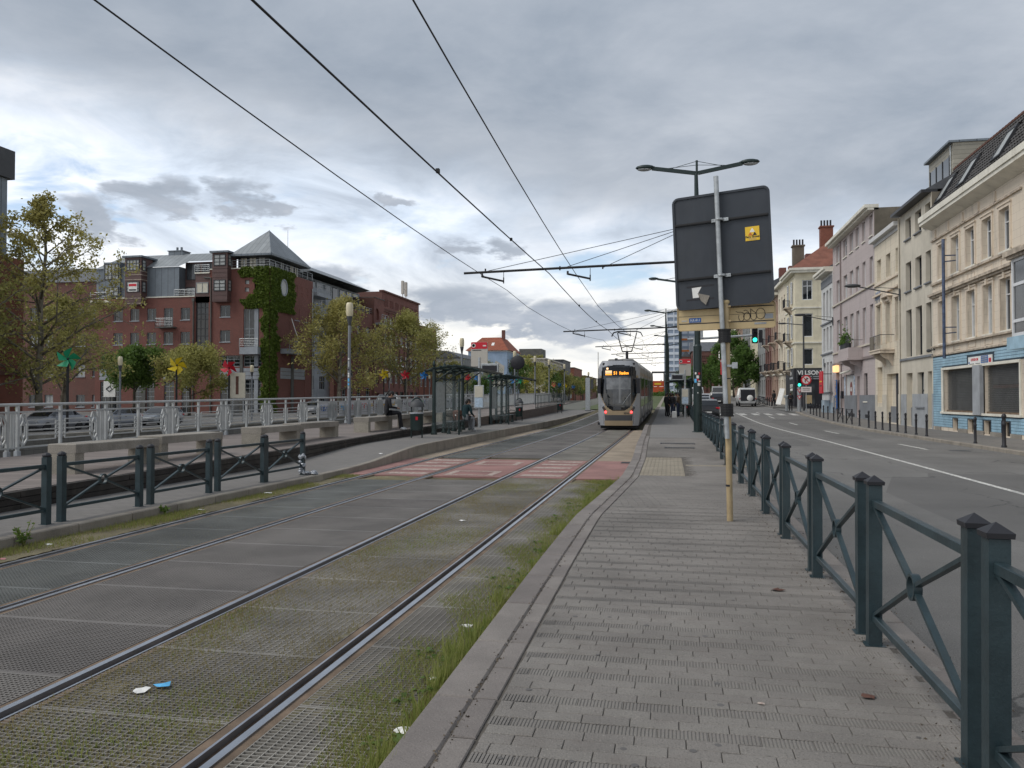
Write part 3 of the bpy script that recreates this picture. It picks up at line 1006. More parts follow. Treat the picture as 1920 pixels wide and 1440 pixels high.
def window(root, s0, s1, t0, t1, r, st, name='window'):
 """st = (frame material, vertical bars, heights of cross bars, pane materials, sill material, frame width)"""
 fm, nv, tr, panes, sill, fw = st
 w, h = round(s1 - s0, 2), round(t1 - t0, 2)
 pm = random.choice(panes)
 key = (w, h, fm.name, nv, tr, fw)
 if key not in WC:
  b = MB()
  d0, d1 = -.07, .0
  b.box(0, fw, d0, d1, 0, h)
  b.box(w - fw, w, d0, d1, 0, h)
  b.box(fw, w - fw, d0, d1, 0, fw)
  b.box(fw, w - fw, d0, d1, h - fw, h)
  for k in range(nv):
   x = w * (k + 1) / (nv + 1)
   b.box(x - fw * .4, x + fw * .4, d0 + .01, d1, fw, h - fw)
  for f in tr:
   b.box(fw, w - fw, d0 + .006, d1, h * f - fw * .4, h * f + fw * .4)
  WC[key] = b.mesh('window', fm)
 kp = (w, h, pm.name)
 if kp not in WC:
  WC[kp] = MB().quad((.01, -.02, .01), (w - .01, -.02, .01), (w - .01, -.02, h - .01), (.01, -.02, h - .01)).mesh('pane', pm)
 o = ob(name, WC[key], root, (s0, r, t0))
 ob('pane', WC[kp], o)
 if sill is not None:
  ks = (w, sill.name)
  if ks not in WC:
   WC[ks] = MB().frust(-.06, w + .06, -r - .07, -r + .10, -.09, .0, .01).mesh('sill', sill) if r > 0 else None
  ob('sill', WC[ks], o, (0, 0, -.002))
 return o

def house(name, lab, org, rz, W, H, D, wm, sm, ops, r=.22, cat='house', group=None):
 t = thing(name, lab, cat, org, rz, group)
 wall_mb(W, H, D, ops, r).build('wall', [wm, sm], t)
 for o in ops:
  if isinstance(o[4], tuple):
   window(t, o[0], o[1], o[2], o[3], r, o[4])
 return t

G = [m_glass, m_glass, m_glass2]
W_WH = (m_whitefr, 0, (.70,), [m_glass, m_glass2, m_curtain], m_corn, .055)
W_WH2 = (m_whitefr, 0, (.72,), [m_glass, m_curtain, m_glass2], None, .05)
W_DK = (m_darkfr, 0, (.62,), [m_glass, m_glass2], None, .05)
W_GR = (m_greyfr, 1, (), [m_glass, m_glass, m_curtain], m_greyst, .07)

def R_(Yfar, ya, yb, za, zb, st, z0=0.0, arch=False):
 """opening given in street distance and height for houses on the right"""
 return (round(Yfar - ya, 3), round(Yfar - yb, 3), za - z0, zb - z0, st, arch)

RB = -PI / 2
# --- corner shop with the blue tiles
YF, YN = 45.75, 21.0
ops = []
for c in [44.2, 42.2, 40.2, 38.2, 36.3]:
 ops.append(R_(YF, c + .53, c - .53, 7.86, 9.62, W_WH))
 ops.append(R_(YF, c + .53 - .03, c - .53 - .03, 4.56, 6.72, W_WH))
for c in [27.5, 25.5, 23.5]:
 ops.append(R_(YF, c + .53, c - .53, 7.86, 9.62, W_WH))
 ops.append(R_(YF, c + .53, c - .53, 4.56, 6.72, W_WH))
shopst = (m_corn, 0, (), [m_shop], None, .10)
ops += [R_(YF, 44.12, 39.70, 1.08, 3.18, 'none'), R_(YF, 38.82, 35.0, 1.08, 3.18, 'none')]
for c in (42.43, 40.4, 38.42, 36.43):
 ops.append(R_(YF, c + .38, c - .38, .16, .76, 'blind'))
t = house('shop_house', 'peach town house with a blue tiled shop front and mesh shutters at ground level', (13.5, YF, 0), RB, YF - YN, 10.85, 11, m_peach, m_cement, ops, .26)
big = t
sv = lambda y: YF - y
for c in (42.43, 40.4, 38.42, 36.43):
 b = MB()
 for k in range(5):
  b.box(sv(c) - .3 + k * .14, sv(c) - .275 + k * .14, .16, .18, .17, .75)
 b.box(sv(c) - .36, sv(c) + .36, .22, .25, .17, .75)
 b.build('cellar_grille', m_black, t)
# blue tiles
b = MB()
tw, th = .205, .128
nt = 0
bb = MB()
for xa, xb, ta, tb in cells(sv(34.45), .98, [(sv(c + .38), sv(c - .38), 0, .77) for c in (42.43, 40.4, 38.42, 36.43)]):
 bb.box(xa, xb, -.012, -.002, max(ta, .3), tb) if tb > .3 else None
bb.box(.02, sv(44.3), -.012, -.002, 1.02, 3.92)
bb.box(sv(44.3), sv(34.45), -.012, -.002, 3.30, 3.92)
bb.build('tile_backing', m_grout, t)
z = .30
while z < 3.85:
 s = .03
 while s < sv(34.5):
  y = YF - s - tw / 2
  zc = z + th / 2
  free = (zc < .95 or zc > 3.36 or y > 44.36)
  if any(abs(y - c) < .47 and zc < .80 for c in (42.43, 40.4, 38.42, 36.43)):
   free = False
  if free and not (37.6 < y < 40.7 and 3.2 < zc < 3.70):
   b.add([(s, -.012, z), (s + tw - .014, -.012, z), (s + tw - .014, -.012, z + th - .012), (s, -.012, z + th - .012),
        (s + .012, -.026, z + .012), (s + tw - .026, -.026, z + .012), (s + tw - .026, -.026, z + th - .024), (s + .012, -.026, z + th - .024)],
        [(4, 5, 6, 7)] + [(i, (i + 1) % 4, 4 + (i + 1) % 4, 4 + i) for i in range(4)])
  s += tw
 z += th
stuff(b.build('tile_field', m_tile, t))
for c, w in ((45.0, .9), (43.95, .0), (41.4, 1.2), (39.4, 1.2), (37.4, 1.2), (35.4, 1.0)):
 if w:
  MB().frust(sv(c) - w / 2, sv(c) + w / 2, -.05, .02, 0, .29, .012).build('base_stone', m_conc, t)
# shop windows: frames, sill, mesh shutters
for (ya, yb) in ((44.12, 39.70), (38.82, 35.0)):
 sa, sb = sv(ya), sv(yb)
 MB().quad((sa, .24, 1.1), (sb, .24, 1.1), (sb, .24, 3.17), (sa, .24, 3.17)).build('shop_pane', m_glass2, t)
 b = MB()
 px = .085
 W_, H_ = sb - sa - .1, 1.98
 n = int((W_ + H_ * .55) / px)
 for k in range(n):
  x0 = k * px - H_ * .55
  for sg_ in (1, -1):
   xa, za, xb, zb = x0, 0, x0 + H_ * .55, H_
   if xa < 0:
    za = -xa / .55
    xa = 0
   if xb > W_:
    zb = (W_ - x0) / .55
    xb = W_
   if zb - za < .05:
    continue
   if sg_ < 0:
    xa, xb = W_ - xa, W_ - xb
   b.beam((sa + .05 + xa, .17, 1.14 + za), (sa + .05 + xb, .17, 1.14 + zb), .013, .006, (0, 1, 0))
 stuff(b.build('mesh_shutter', m_mesh, t))
 MB().box(sa, sb, .12, .24, 1.08, 1.16).build('shutter_sill', m_rust, t)
MB().box(sv(44.12) + .6, sv(44.12) + 1.1, .20, .225, 1.2, 3.1).build('hanging_board', m_black, t)
b = MB().box(sv(38.3), sv(35.4), .20, .225, 2.35, 3.05)
b.build('hanging_board', m_dgrey, t)
MB().box(sv(38.3), sv(35.4), .19, .215, 2.18, 2.32).build('hanging_board', m_ridge, t)
b = MB()
b.box(sv(44.36), sv(34.9), -.06, .02, 3.18, 3.30)
b.box(sv(44.36), sv(44.12), -.05, .02, 1.08, 3.18)
b.box(sv(35.0), sv(34.86), -.05, .02, 1.08, 3.18)
b.box(sv(44.40), sv(34.8), -.10, .02, .98, 1.08)
b.build('shop_surround', m_stained if False else m_corn, t)
MB().frust(sv(39.70), sv(38.82), -.16, .05, 1.0, 3.24, .01).build('shop_pillar', m_plinth, t)
# shop sign
so = MB().box(sv(40.52), sv(37.70), -.05, -.02, 3.22, 3.64).build('shop_sign', m_paper, t)
MB().box(sv(38.95), sv(38.12), -.055, -.05, 3.23, 3.63).build('sign_field', m_blue, so)
text('ICTE EKO-CAR', .155, m_red, so, (sv(39.72), -.054, 3.50), (PI / 2, 0, 0), bold=.004, sx=.85)
MB().box(sv(40.35), sv(39.78), -.054, -.05, 3.27, 3.33).build('sign_lines', m_tblack, so)
MB().box(sv(39.6), sv(39.05), -.054, -.05, 3.27, 3.33).build('sign_lines', m_tblack, so)
for k in range(4):
 MB().box(sv(38.88), sv(38.2), -.058, -.055, 3.27 + k * .09, 3.32 + k * .09).build('sign_lines', m_plinth, so)
MB().box(sv(38.05), sv(37.78), -.055, -.05, 3.32, 3.50).build('sign_badge', m_red, so)
MB().ball((sv(40.4), -.05, 3.38), .09, .01, .05, 8, 5).build('sign_badge', m_blue, so)
# mouldings
b = MB()
for (z0, z1, d) in ((10.85, 11.02, .62), (11.02, 11.30, .68)):
 b.box(-.02, YF - YN, -d, .2, z0, z1)
b.quad((-.02, -.60, 10.85), (YF - YN, -.60, 10.85), (YF - YN, -.01, 10.62), (-.02, -.01, 10.62))
b.build('cornice', m_corn, t)
b = MB()
for (z0, z1, d) in ((7.66, 7.76, .11), (7.08, 7.20, .26), (6.98, 7.08, .16), (4.40, 4.48, .14), (3.94, 4.02, .08), (9.98, 10.06, .09)):
 b.box(-.01, sv(34.6), -d, .0, z0, z1)
 b.box(sv(30.5), YF - YN, -d, .0, z0, z1)
b.build('string_course', m_stained, t)
b = MB()
for c in [44.2, 42.2, 40.2, 38.2, 36.3]:
 for (z0, z1, y) in ((7.86, 9.62, c), (4.56, 6.72, c - .03)):
  s0, s1 = sv(y + .53), sv(y - .53)
  b.box(s0 - .13, s0, -.05, 0, z0, z1 + .13)
  b.box(s1, s1 + .13, -.05, 0, z0, z1 + .13)
  b.box(s0, s1, -.05, 0, z1, z1 + .13)
  b.box(s0 - .17, s1 + .17, -.09, 0, z1 + .13, z1 + .20)
 s = sv(c - .03)
 b.frust(s - .09, s + .09, -.12, .0, 6.70, 7.0, .01)
 for dz in (7.26, 4.10):
  b.box(s - .45, s + .45, -.018, 0, dz, dz + .02)
  b.box(s - .45, s + .45, -.018, 0, dz + .26, dz + .28)
  b.box(s - .45, s - .43, -.018, 0, dz + .02, dz + .26)
  b.box(s + .43, s + .45, -.018, 0, dz + .02, dz + .26)
 for sx_ in (s - 1.0,):
  b.frust(sx_ - .10, sx_ + .10, -.05, 0, 10.12, 10.55, .01)
  b.box(sx_ - .035, sx_ + .035, -.06, -.05, 10.2, 10.45)
b.build('window_moulding', m_peachp, t)
# bay at the edge of the picture
bay = ob('bay_window', None, t, (sv(33.75), -.75, 0))
MB().box(-.5, 3.6, 0, .75, 3.62, 4.10).build('bay_base', m_tile, bay)
b = MB()
for x in (0, 1.2, 2.4, 3.5):
 b.box(x, x + .12, 0, .10, 4.1, 7.05)
b.box(0, .1, .1, .75, 4.1, 4.6)
for zz in (4.1, 4.62, 6.0, 6.93):
 b.box(.12, 3.5, .01, .09, zz, zz + .12)
 b.box(.01, .09, .1, .75, zz, zz + .12)
b.build('bay_frame', m_whitefr, bay)
MB().box(.05, 3.55, .05, .70, 4.2, 6.95).build('bay_panes', m_glass2, bay)
b = MB()
b.box(-.15, 3.75, -.12, .75, 7.05, 7.16)
b.box(-.25, 3.85, -.22, .75, 7.16, 7.34)
b.build('bay_cornice', m_stained, bay)
# mansard roof with laid tiles
rf = ob('roof', None, t, (0, 0, 0))
x0r, z0r, x1r, z1r = -.30, 11.30, 1.12, 13.75
LS = math.hypot(x1r - x0r, z1r - z0r)
dy, dz = (x1r - x0r) / LS, (z1r - z0r) / LS
MB().quad((0, x0r + .05, z0r), (YF - YN, x0r + .05, z0r), (YF - YN, x1r + .05, z1r), (0, x1r + .05, z1r)).build('roof_slope', m_black, rf)
sky_s = [sv(44.55), sv(41.35), sv(37.1), sv(33.4)]
b = MB()
nr = 11
for k in range(nr):
 a0, a1 = k * LS / nr, (k + 1) * LS / nr + .05
 s = (k % 2) * .13
 while s < YF - YN - .2:
  if not any(abs(s + .13 - q) < .62 and .55 < a0 < 2.2 for q in sky_s):
   j = random.uniform(-.008, .008)
   p = lambda ss, aa, n: (ss, x0r + aa * dy - n * dz, z0r + aa * dz + n * dy)
   h0, h1 = .055 + j, .012
   b.add([p(s + .01, a0, h0), p(s + .13, a0, h0 + .035), p(s + .25, a0, h0), p(s + .25, a1, h1), p(s + .13, a1, h1 + .03), p(s + .01, a1, h1), p(s + .01, a0, 0), p(s + .25, a0, 0)],
        [(0, 1, 4, 5), (1, 2, 3, 4), (6, 7, 2, 1, 0)])
  s += .26
stuff(b.build('tile_field', m_roofdk, rf))
b = MB()
s = 0
while s < YF - YN:
 b.tube([(s, x1r + .02, z1r + .05), (s + .36, x1r + .02, z1r + .065)], [.10, .115], 7)
 s += .34
stuff(b.build('ridge_tiles', m_ridge, rf))
MB().quad((0, x1r, z1r), (YF - YN, x1r, z1r), (YF - YN, 9.0, 13.2), (0, 9.0, 13.2)).build('flat_roof', m_slate, rf)
MB().prism([(-.03, x0r + .2, 11.0), (-.03, x0r - .02, z0r), (-.03, x1r, z1r), (-.03, 9, 13.2), (-.03, 9, 11)], (.03, 0, 0)).build('gable_side', m_darkfr, rf)
for q in sky_s:
 w = .52
 p = lambda ss, aa, n: (q + ss, x0r + aa * dy - n * dz, z0r + aa * dz + n * dy)
 so = MB()
 for (sa, sb, aa, ab) in ((-w, -w + .09, .62, 2.12), (w - .09, w, .62, 2.12), (-w + .09, w - .09, .62, .72), (-w + .09, w - .09, 2.02, 2.12)):
  so.add([p(sa, aa, .02), p(sb, aa, .02), p(sb, ab, .02), p(sa, ab, .02), p(sa, aa, .15), p(sb, aa, .15), p(sb, ab, .15), p(sa, ab, .15)], [(4, 5, 6, 7), (0, 1, 5, 4), (1, 2, 6, 5), (2, 3, 7, 6), (3, 0, 4, 7)])
 so = so.build('skylight', m_darkfr, t)
 MB().quad(p(-w + .09, .72, .12), p(w - .09, .72, .12), p(w - .09, 2.02, .12), p(-w + .09, 2.02, .12)).build('pane', m_curtain, so)
ch = MB().box(sv(33.2), sv(31.8), 1.0, 2.0, 13, 15.4)
ch.build('chimney', m_brick, t)
b = MB()
b.tube([(sv(42.2), -.55, 3.7), (sv(42.2), -.55, 9.5)], .075, 8)
for zz in (8.4, 4.9):
 b.beam((sv(42.2), -.5, zz), (sv(42.2), 0, zz + .05), .05)
 b.beam((sv(42.2), -.5, zz + .3), (sv(42.2), 0, zz + .3), .05)
b.build('flag_pole', mat('faded_blue_pole', (.06, .085, .15), .6, var=.4, vs=5, stain=.3, dirt=(.4, .4, .42)), t)
b = MB()
b.ball((sv(45.45), -.3, 4.25), .10, .12, .09)
b.tube([(sv(45.45), 0, 4.3), (sv(45.45), -.4, 4.28)], .03)
b.build('wall_lantern', m_dgrey, t)

# --- taupe house
YF = 51.9
ops = []
for (ya, yb) in ((50.66, 49.56), (48.76, 47.6), (46.88, 45.98)):
 ops += [R_(YF, ya, yb, 11.05, 12.25, W_DK), R_(YF, ya, yb, 8.0, 9.68, W_DK), R_(YF, ya, yb, 4.17, 6.9, W_DK)]
ops += [R_(YF, 50.7, 49.5, .14, 3.22, 'blind'), R_(YF, 48.55, 47.35, 1.3, 3.2, (m_darkfr, 0, (.48,), [m_curtain], None, .07)), R_(YF, 46.7, 45.98, .14, 3.2, 'blind')]
t = house('town_house', 'plain taupe rendered house between the cream house and the tiled shop', (13.5, YF, 0), RB, 6.15, 12.7, 11, m_taupe, m_cement, ops, .30)
b = MB()
b.box(-.05, 6.12, -.5, .3, 12.7, 12.86)
b.build('gutter', m_darkfr, t)
MB().box(-.02, 6.12, -.08, 0, 3.98, 4.10).build('string_course', m_bluegrey, t)
b = MB()
for xa, xb, ta, tb in cells(6.15, 1.22, [(YF - 50.7, YF - 49.5, 0, 2), (YF - 46.7, YF - 45.98, 0, 2)]):
 b.box(xa, xb, -.025, -.003, ta, tb)
b.build('socle', m_plinth, t)
b = MB()
for (ya, yb) in ((50.7, 49.5), (46.7, 45.98)):
 b.box(YF - ya + .004, YF - yb - .004, .24, .29, .14, 1.22)
b.build('socle_recess', m_bluegrey, t)
b = MB()
for (ya, yb) in ((50.66, 49.56), (48.76, 47.6), (46.88, 45.98)):
 for zz in (11.05, 8.0):
  b.frust(YF - ya - .08, YF - yb + .08, -.10, .06, zz - .09, zz - .004, .01)
b.box(YF - 48.7, YF - 47.2, -.1, .06, 1.2, 1.29)
b.build('window_sills', m_bluegrey, t)
MB().prism([(-.02, -.3, 12.86), (-.02, 4, 15.3), (-.02, 8, 12.86)], (6.12, 0, 0)).build('roof', m_slate, t)
dm = ob('dormer', None, t, (.6, 1.5, 12.9))
MB().box(0, 4.2, 0, 4.5, 0, 2.75).build('dormer_box', m_louvre, dm)
MB().box(-.12, 4.32, -.25, 4.6, 2.75, 2.86).build('dormer_roof', m_zinc, dm)
MB().box(.35, 3.7, -.03, .0, .15, 2.15).build('dormer_glass', m_glass, dm)
b = MB()
for x in (.3, 1.4, 2.5, 3.65):
 b.box(x, x + .08, -.06, -.031, .1, 2.2)
b.build('dormer_frame', m_darkfr, dm)
MB().tube([(3.9, -.04, 0), (3.9, -.04, 2.7)], .04, 6).build('downpipe', m_galv, dm)
MB().tube([(.05, -.07, .3), (.05, -.07, 12.6)], .05, 6).build('downpipe', m_taupe, t)

# --- cream narrow house
YF = 58.05
ops = []
for (ya, yb) in ((57.4, 56.35), (55.06, 54.02), (52.82, 51.98 - .02 + .1)):
 ops += [R_(YF, ya, yb, 9.53, 10.97, (m_cream2, 0, (), [m_curtain, m_glass2], None, .03)), R_(YF, ya, yb, 5.3, 7.88, W_WH2)]
ops += [R_(YF, 57.5, 56.2, 1.45, 3.82, 'blind'), R_(YF, 55.1, 52.4, .22, 3.3, 'blind')]
t = house('town_house', 'narrow cream house with a small stone balcony and white cornice', (13.5, YF, 0), RB, 6.1, 12.0, 10.5, m_cream2, m_cement, ops, .30)
b = MB()
b.box(-.1, 6.14, -.35, .3, 12.24, 12.5)
b.box(-.05, 6.12, -.06, .2, 12.0, 12.24)
b.build('cornice', m_offwhite, t)
b = MB()
b.box(-.02, 6.1, -.10, 0, 9.25, 9.36)
b.box(-.02, 6.1, -.16, 0, 8.55, 8.66)
b.build('string_course', m_peachp, t)
b = MB()
for (ya, yb) in ((57.4, 56.35), (55.06, 54.02), (52.82, 52.06)):
 s0, s1 = YF - ya, YF - yb
 b.box(s0 - .12, s1 + .12, -.12, 0, 7.95, 8.08)
 b.box(s0 - .10, s0, -.05, 0, 5.3, 7.95)
 b.box(s1, s1 + .10, -.05, 0, 5.3, 7.95)
s = YF - 54.54
b.prism([(s - .95, -.30, 8.20), (s + .95, -.30, 8.20), (s + .6, -.30, 8.42), (s, -.30, 8.52), (s - .6, -.30, 8.42)], (0, .30, 0))
for q in (-.65, .65):
 b.prism([(s + q - .1, 0, 7.7), (s + q - .1, 0, 8.2), (s + q - .1, -.28, 8.2), (s + q - .1, -.10, 7.85)], (.2, 0, 0))
b.build('window_moulding', m_peachp, t)
bc = ob('balcony', None, t, (YF - 55.9, 0, 0))
b = MB()
b.frust(0, 2.7, -.85, 0, 4.58, 4.76, .02)
b.box(-.05, 2.75, -.9, 0, 4.76, 4.84)
for q in (.35, 2.1):
 b.prism([(q, 0, 3.75), (q, 0, 4.58), (q, -.75, 4.58), (q, -.6, 4.35), (q, -.25, 4.15)], (.24, 0, 0))
b.build('balcony_slab', m_peachp, bc)
MB().box(.02, 1.05, -.84, -.80, 4.86, 5.72).build('balcony_screen', m_cement, bc)
b = MB()
for k in range(9):
 b.tube([(1.1 + k * .19, -.82, 4.84), (1.1 + k * .19, -.82, 5.72)], .012, 5)
b.tube([(0, -.82, 5.72), (2.66, -.82, 5.72), (2.66, 0, 5.72)], .022, 6)
b.build('balcony_rail', m_dgrey, bc)
b = MB()
for xa, xb, ta, tb in cells(6.1, 1.25, [(YF - 57.5, YF - 56.2, 1.2, 2), (YF - 55.1, YF - 52.4, 0, 2)]):
 MB().box(xa, xb, -.03, -.003, ta, tb).build('socle', m_taupe, t)
MB().box(YF - 55.09, YF - 53.7, .22, .29, .22, 1.25).build('socle_recess', m_bluegrey, t)
b = MB()
b.box(YF - 53.75, YF - 52.42, .20, .285, .24, 3.28)
b.build('door', m_tblack, t)
MB().box(YF - 53.25, YF - 52.95, .19, .2, .3, 2.6).build('door_glass', m_glass2, t)
tg = MB()
for k in range(3):
 s = YF - 57.7 + k * .42
 tg.tube([(s, -.02, 8.35), (s + .1, -.02, 8.9), (s + .35, -.02, 8.75), (s + .2, -.02, 8.4), (s + .05, -.02, 8.1)], .03, 5)
tg.build('graffiti', mat('graffiti_blue', (.22, .26, .36), .7), t)

# --- pink house
YF = 72.35
cols = [(70.9, 69.65), (68.1, 66.75), (65.75, 64.6), (63.68, 62.65), (61.6, 60.65), (59.4, 58.5)]
ops = []
for (ya, yb) in cols:
 ops += [R_(YF, ya, yb, 13.0, 14.42, W_WH), R_(YF, ya, yb, 9.72, 11.55, W_WH2), R_(YF, ya, yb, 5.68, 8.25, W_WH2)]
ops += [R_(YF, 71.3, 69.9, .4, 3.9, 'blind'), R_(YF, 67.6, 64.6, .95, 3.6, 'blind'), R_(YF, 68.9, 67.9, .9, 3.5, 'blind'), R_(YF, 63.6, 62.7, .5, 3.4, 'blind'), R_(YF, 61.4, 60.3, 1.55, 3.55, (m_darkfr, 0, (.5,), [m_glass], m_corn, .06))]
t = house('town_house', 'tall mauve pink house with six window columns and plants on its balcony', (13.5, YF, 0), RB, 14.3, 14.75, 10, m_pink, m_cement, ops, .24)
pink = t
b = MB()
b.box(-.1, 14.32, -.62, .3, 14.78, 15.0)
b.box(-.1, 14.30, -.40, .3, 14.62, 14.78)
b.build('cornice', m_corn, t)
for zz in (9.5, 5.48):
 MB().box(-.02, 14.3, -.11, 0, zz, zz + .11).build('string_course', m_taupe, t)
MB().box(-.02, 14.3, -.10, 0, 4.55, 4.72).build('string_course', m_pinkd, t)
MB().tube([(YF - 68.95, -.07, .4), (YF - 68.95, -.07, 14.5)], .055, 6).build('downpipe', m_pinkd, t)
b = MB()
for xa, xb, ta, tb in cells(14.3, 1.05, [(YF - o[0], YF - o[1], 0, 2) for o in ((71.3, 69.9), (68.9, 67.9), (63.6, 62.7))]):
 b.box(xa, xb, -.035, -.003, ta, tb)
b.build('socle', m_bluegrey, t)
bc = ob('balcony', None, t, (YF - 65.2, 0, 0))
b = MB()
b.box(0, 3.6, -1.0, 0, 4.7, 5.45)
b.box(-.08, 3.68, -1.08, 0, 4.55, 4.70)
for q in (.45, 2.8):
 b.prism([(q, 0, 3.75), (q, 0, 4.55), (q, -.85, 4.55), (q, -.7, 4.3), (q, -.3, 4.15)], (.3, 0, 0))
b.build('balcony_box', m_pink, bc)
MB().box(.5, 2.4, -.95, -.55, 5.45, 5.85).build('planter', m_tblack, bc)
lv = MB()
for k in range(420):
 c = Vector((random.gauss(1.3, .5), random.gauss(-.75, .15), 5.85 + abs(random.gauss(0, .42)) * (1 if k % 3 else .4)))
 a = Vector((random.uniform(-1, 1), random.uniform(-1, 1), random.uniform(-1, 1))).normalized() * .12
 n = a.orthogonal().normalized() * .06
 lv.quad(c - a, c - n, c + a, c + n)
stuff(lv.build('balcony_plant', m_leafdk, bc))
b = MB()
for k in range(5):
 b.tube([(2.5 + k * .25, -.95, 5.45), (2.5 + k * .25, -.95, 6.3)], .015, 5)
b.tube([(2.5, -.95, 6.0), (3.55, -.95, 6.0), (3.55, 0, 6.0)], .02, 5)
b.build('balcony_rail', m_dgrey, bc)
MB().box(YF - 71.28, YF - 70.55, .16, .235, .42, 3.3).build('door', m_tblack, t)
MB().box(YF - 71.28, YF - 70.75, -.10, -.02, .9, 3.3).build('banner_sign', m_blue, t)
b = MB()
for k, ch_ in enumerate('OPEN'):
 text(ch_, .34, m_yellow, t, (YF - 71.02, -.105, 3.1 - k * .32), (PI / 2, 0, 0), bold=.01)
for k, ch_ in enumerate('BAR'):
 text(ch_, .34, m_yellow, t, (YF - 71.02, -.105, 1.65 - k * .30), (PI / 2, 0, 0), bold=.01)
lb = MB().frust(YF - 71.2, YF - 70.0, -.30, -.02, 3.95, 4.5, .03)
lb.build('lit_sign', glow('lit_sign', (1, .62, .28), .9), t)
sh = MB()
for k in range(24):
 z = .98 + k * .108
 sh.frust(YF - 67.55, YF - 64.65, .10, .16, z, z + .10, .012)
sh.build('roller_shutter', m_offwhite, t)
o = MB()
o.T = Matrix.Translation((YF - 66.0, .095, 2.45)) @ Matrix.Rotation(PI / 2, 4, 'X')
o.lathe([(.46, 0), (.46, .008)], (0, 0, 0), 20, .95, 1.35)
so = o.build('round_sign', mat('sign_brown', (.22, .07, .06), .6), t)
text('AB', .42, m_paper, so, (YF - 66.0, .08, 2.45), (PI / 2, 0, 0), bold=.012)
m_strip = mat('window_strip', (.42, .50, .60), .5, var=.5, vs=7)
for (ya, yb) in ((67.95, 67.62), (64.58, 64.25)):
 MB().box(YF - ya, YF - yb, -.03, -.004, 1.0, 3.45).build('poster_strip', m_strip, t)
b = MB()
b.tube([(YF - 68.2, -.25, 3.75), (YF - 64.3, -.35, 3.85)], .09, 8)
b.build('awning_roll', m_corn, t)
MB().box(YF - 68.6, YF - 68.2, -.2, -.02, 1.75, 2.35).build('letter_box', m_tblack, t)
b = MB()
for c in ((66.5, 65.5), (60.9, 60.0), (65.1, 64.3)):
 b.box(YF - c[0], YF - c[1], -.045, -.036, .38, .62)
b.build('cellar_vent', m_tblack, t)

# --- white house
z0 = .36
YF = 77.5
ops = []
for (ya, yb) in ((76.75, 75.75), (75.2, 74.25), (73.7, 72.8)):
 ops += [R_(YF, ya, yb, 8.7, 11.3, (m_offwhite, 0, (.7,), [m_glass, m_glass2], None, .05), z0), R_(YF, ya, yb, 5.95, 8.05, (m_offwhite, 0, (), [m_glass, m_glass2], None, .05), z0), R_(YF, ya, yb, 2.35, 4.95, (m_offwhite, 0, (.7,), [m_glass], None, .05), z0)]
t = house('town_house', 'narrow white house with a pale blue base at the side street corner', (13.45, YF, z0), RB, 5.15, 12.3, 10, m_offwhite, m_offwhite, ops, .26)
b = MB()
b.box(-.15, 5.15, -.6, .3, 12.3, 12.5)
b.box(-.25, 5.15, -.72, .3, 12.5, 12.72)
b.build('cornice', m_corn, t)
MB().box(0, 5.14, -.05, 0, 11.35, 12.0).build('frieze', m_bluegrey, t)
b = MB()
for zz in (8.0, 5.3, 1.86):
 b.box(-.02, 5.14, -.12, 0, zz, zz + .12)
b.build('string_course', m_bluegrey, t)
MB().box(-.01, 5.14, -.03, -.003, 0, 1.05).build('socle', m_paleblue, t)
MB().box(.7, 1.25, -.02, -.004, 4.35, 5.0).build('street_plate', m_bluegrey, t)
b = MB()
b.box(2.5, 3.9, -.5, -.06, -.2, 1.25)
b.build('utility_box', m_paleblue, t)
MB().prism([(0, -.3, 12.72), (0, 4.5, 15.4), (0, 9, 12.72)], (5.15, 0, 0)).build('roof', m_slate, t)
sgb = tag(MB().box(-.05, .05, -.75, .75, -.95, .95).build('hanging_sign', m_red, None), 'red projecting bar sign on the white house above the pavement', 'sign')
sgb.location = (12.6, 73.0, 3.15)
MB().box(-.06, .06, -.55, .55, .02, .12).build('sign_line', m_yellow, sgb)
MB().box(-.06, .06, -.5, .5, -.35, -.25).build('sign_line', m_ridge, sgb)
MB().box(.05, 1.0, -.04, .04, .7, .76).build('bracket', m_tblack, sgb)

# --- corner building across the side street, with the dark shop
z0 = .72
ops = [(.72, 1.78, 11.6, 13.75, (m_whitefr, 1, (.7,), [m_glass, m_glass2], None, .09)), (.72, 1.78, 7.65, 10.15, (m_whitefr, 0, (), [m_glass], None, .09)), (.72, 1.78, 4.65, 6.4, (m_whitefr, 0, (), [m_glass], None, .09))]
for k in range(3):
 ops += [(4.5 + k * 2.8, 5.6 + k * 2.8, o[2], o[3], o[4]) for o in ops[:3]]
t = house('corner_building', 'cream corner building with a black shop front and red tiled roof', (12.95, 90.0, z0), 0, 14, 14.5, 7.6, m_cream3, m_cream3, ops, .18, 'building')
b = MB()
for k in range(2):
 for (za, zb) in ((11.4, 13.8), (7.6, 10.2), (4.6, 6.6)):
  o_ = window(t, 0, .95, za, zb, .0, (m_whitefr, 0, (.7,), [m_glass, m_glass2], None, .08))
  o_.location = (-.06, 2.6 + k * 2.8, za)
  o_.rotation_euler = (0, 0, RB)
b = MB()
for (zz, d) in ((14.5, .5), (14.75, .65)):
 b.box(-d, 14, -d, 7.6, zz, zz + .25)
for (zz, d) in ((6.95, .12), (10.7, .08)):
 b.box(-d, 14, -d, 7.6, zz, zz + .16)
b.build('cornice', m_corn, t)
b = MB()
b.add([(-.5, -.5, 15), (14.5, -.5, 15), (14.5, 7.8, 15), (-.5, 7.8, 15), (4.0, 3.6, 18.4), (10.5, 3.6, 18.4)], [(0, 1, 5, 4), (1, 2, 5), (2, 3, 4, 5), (3, 0, 4)])
b.build('roof', m_roofred, t)
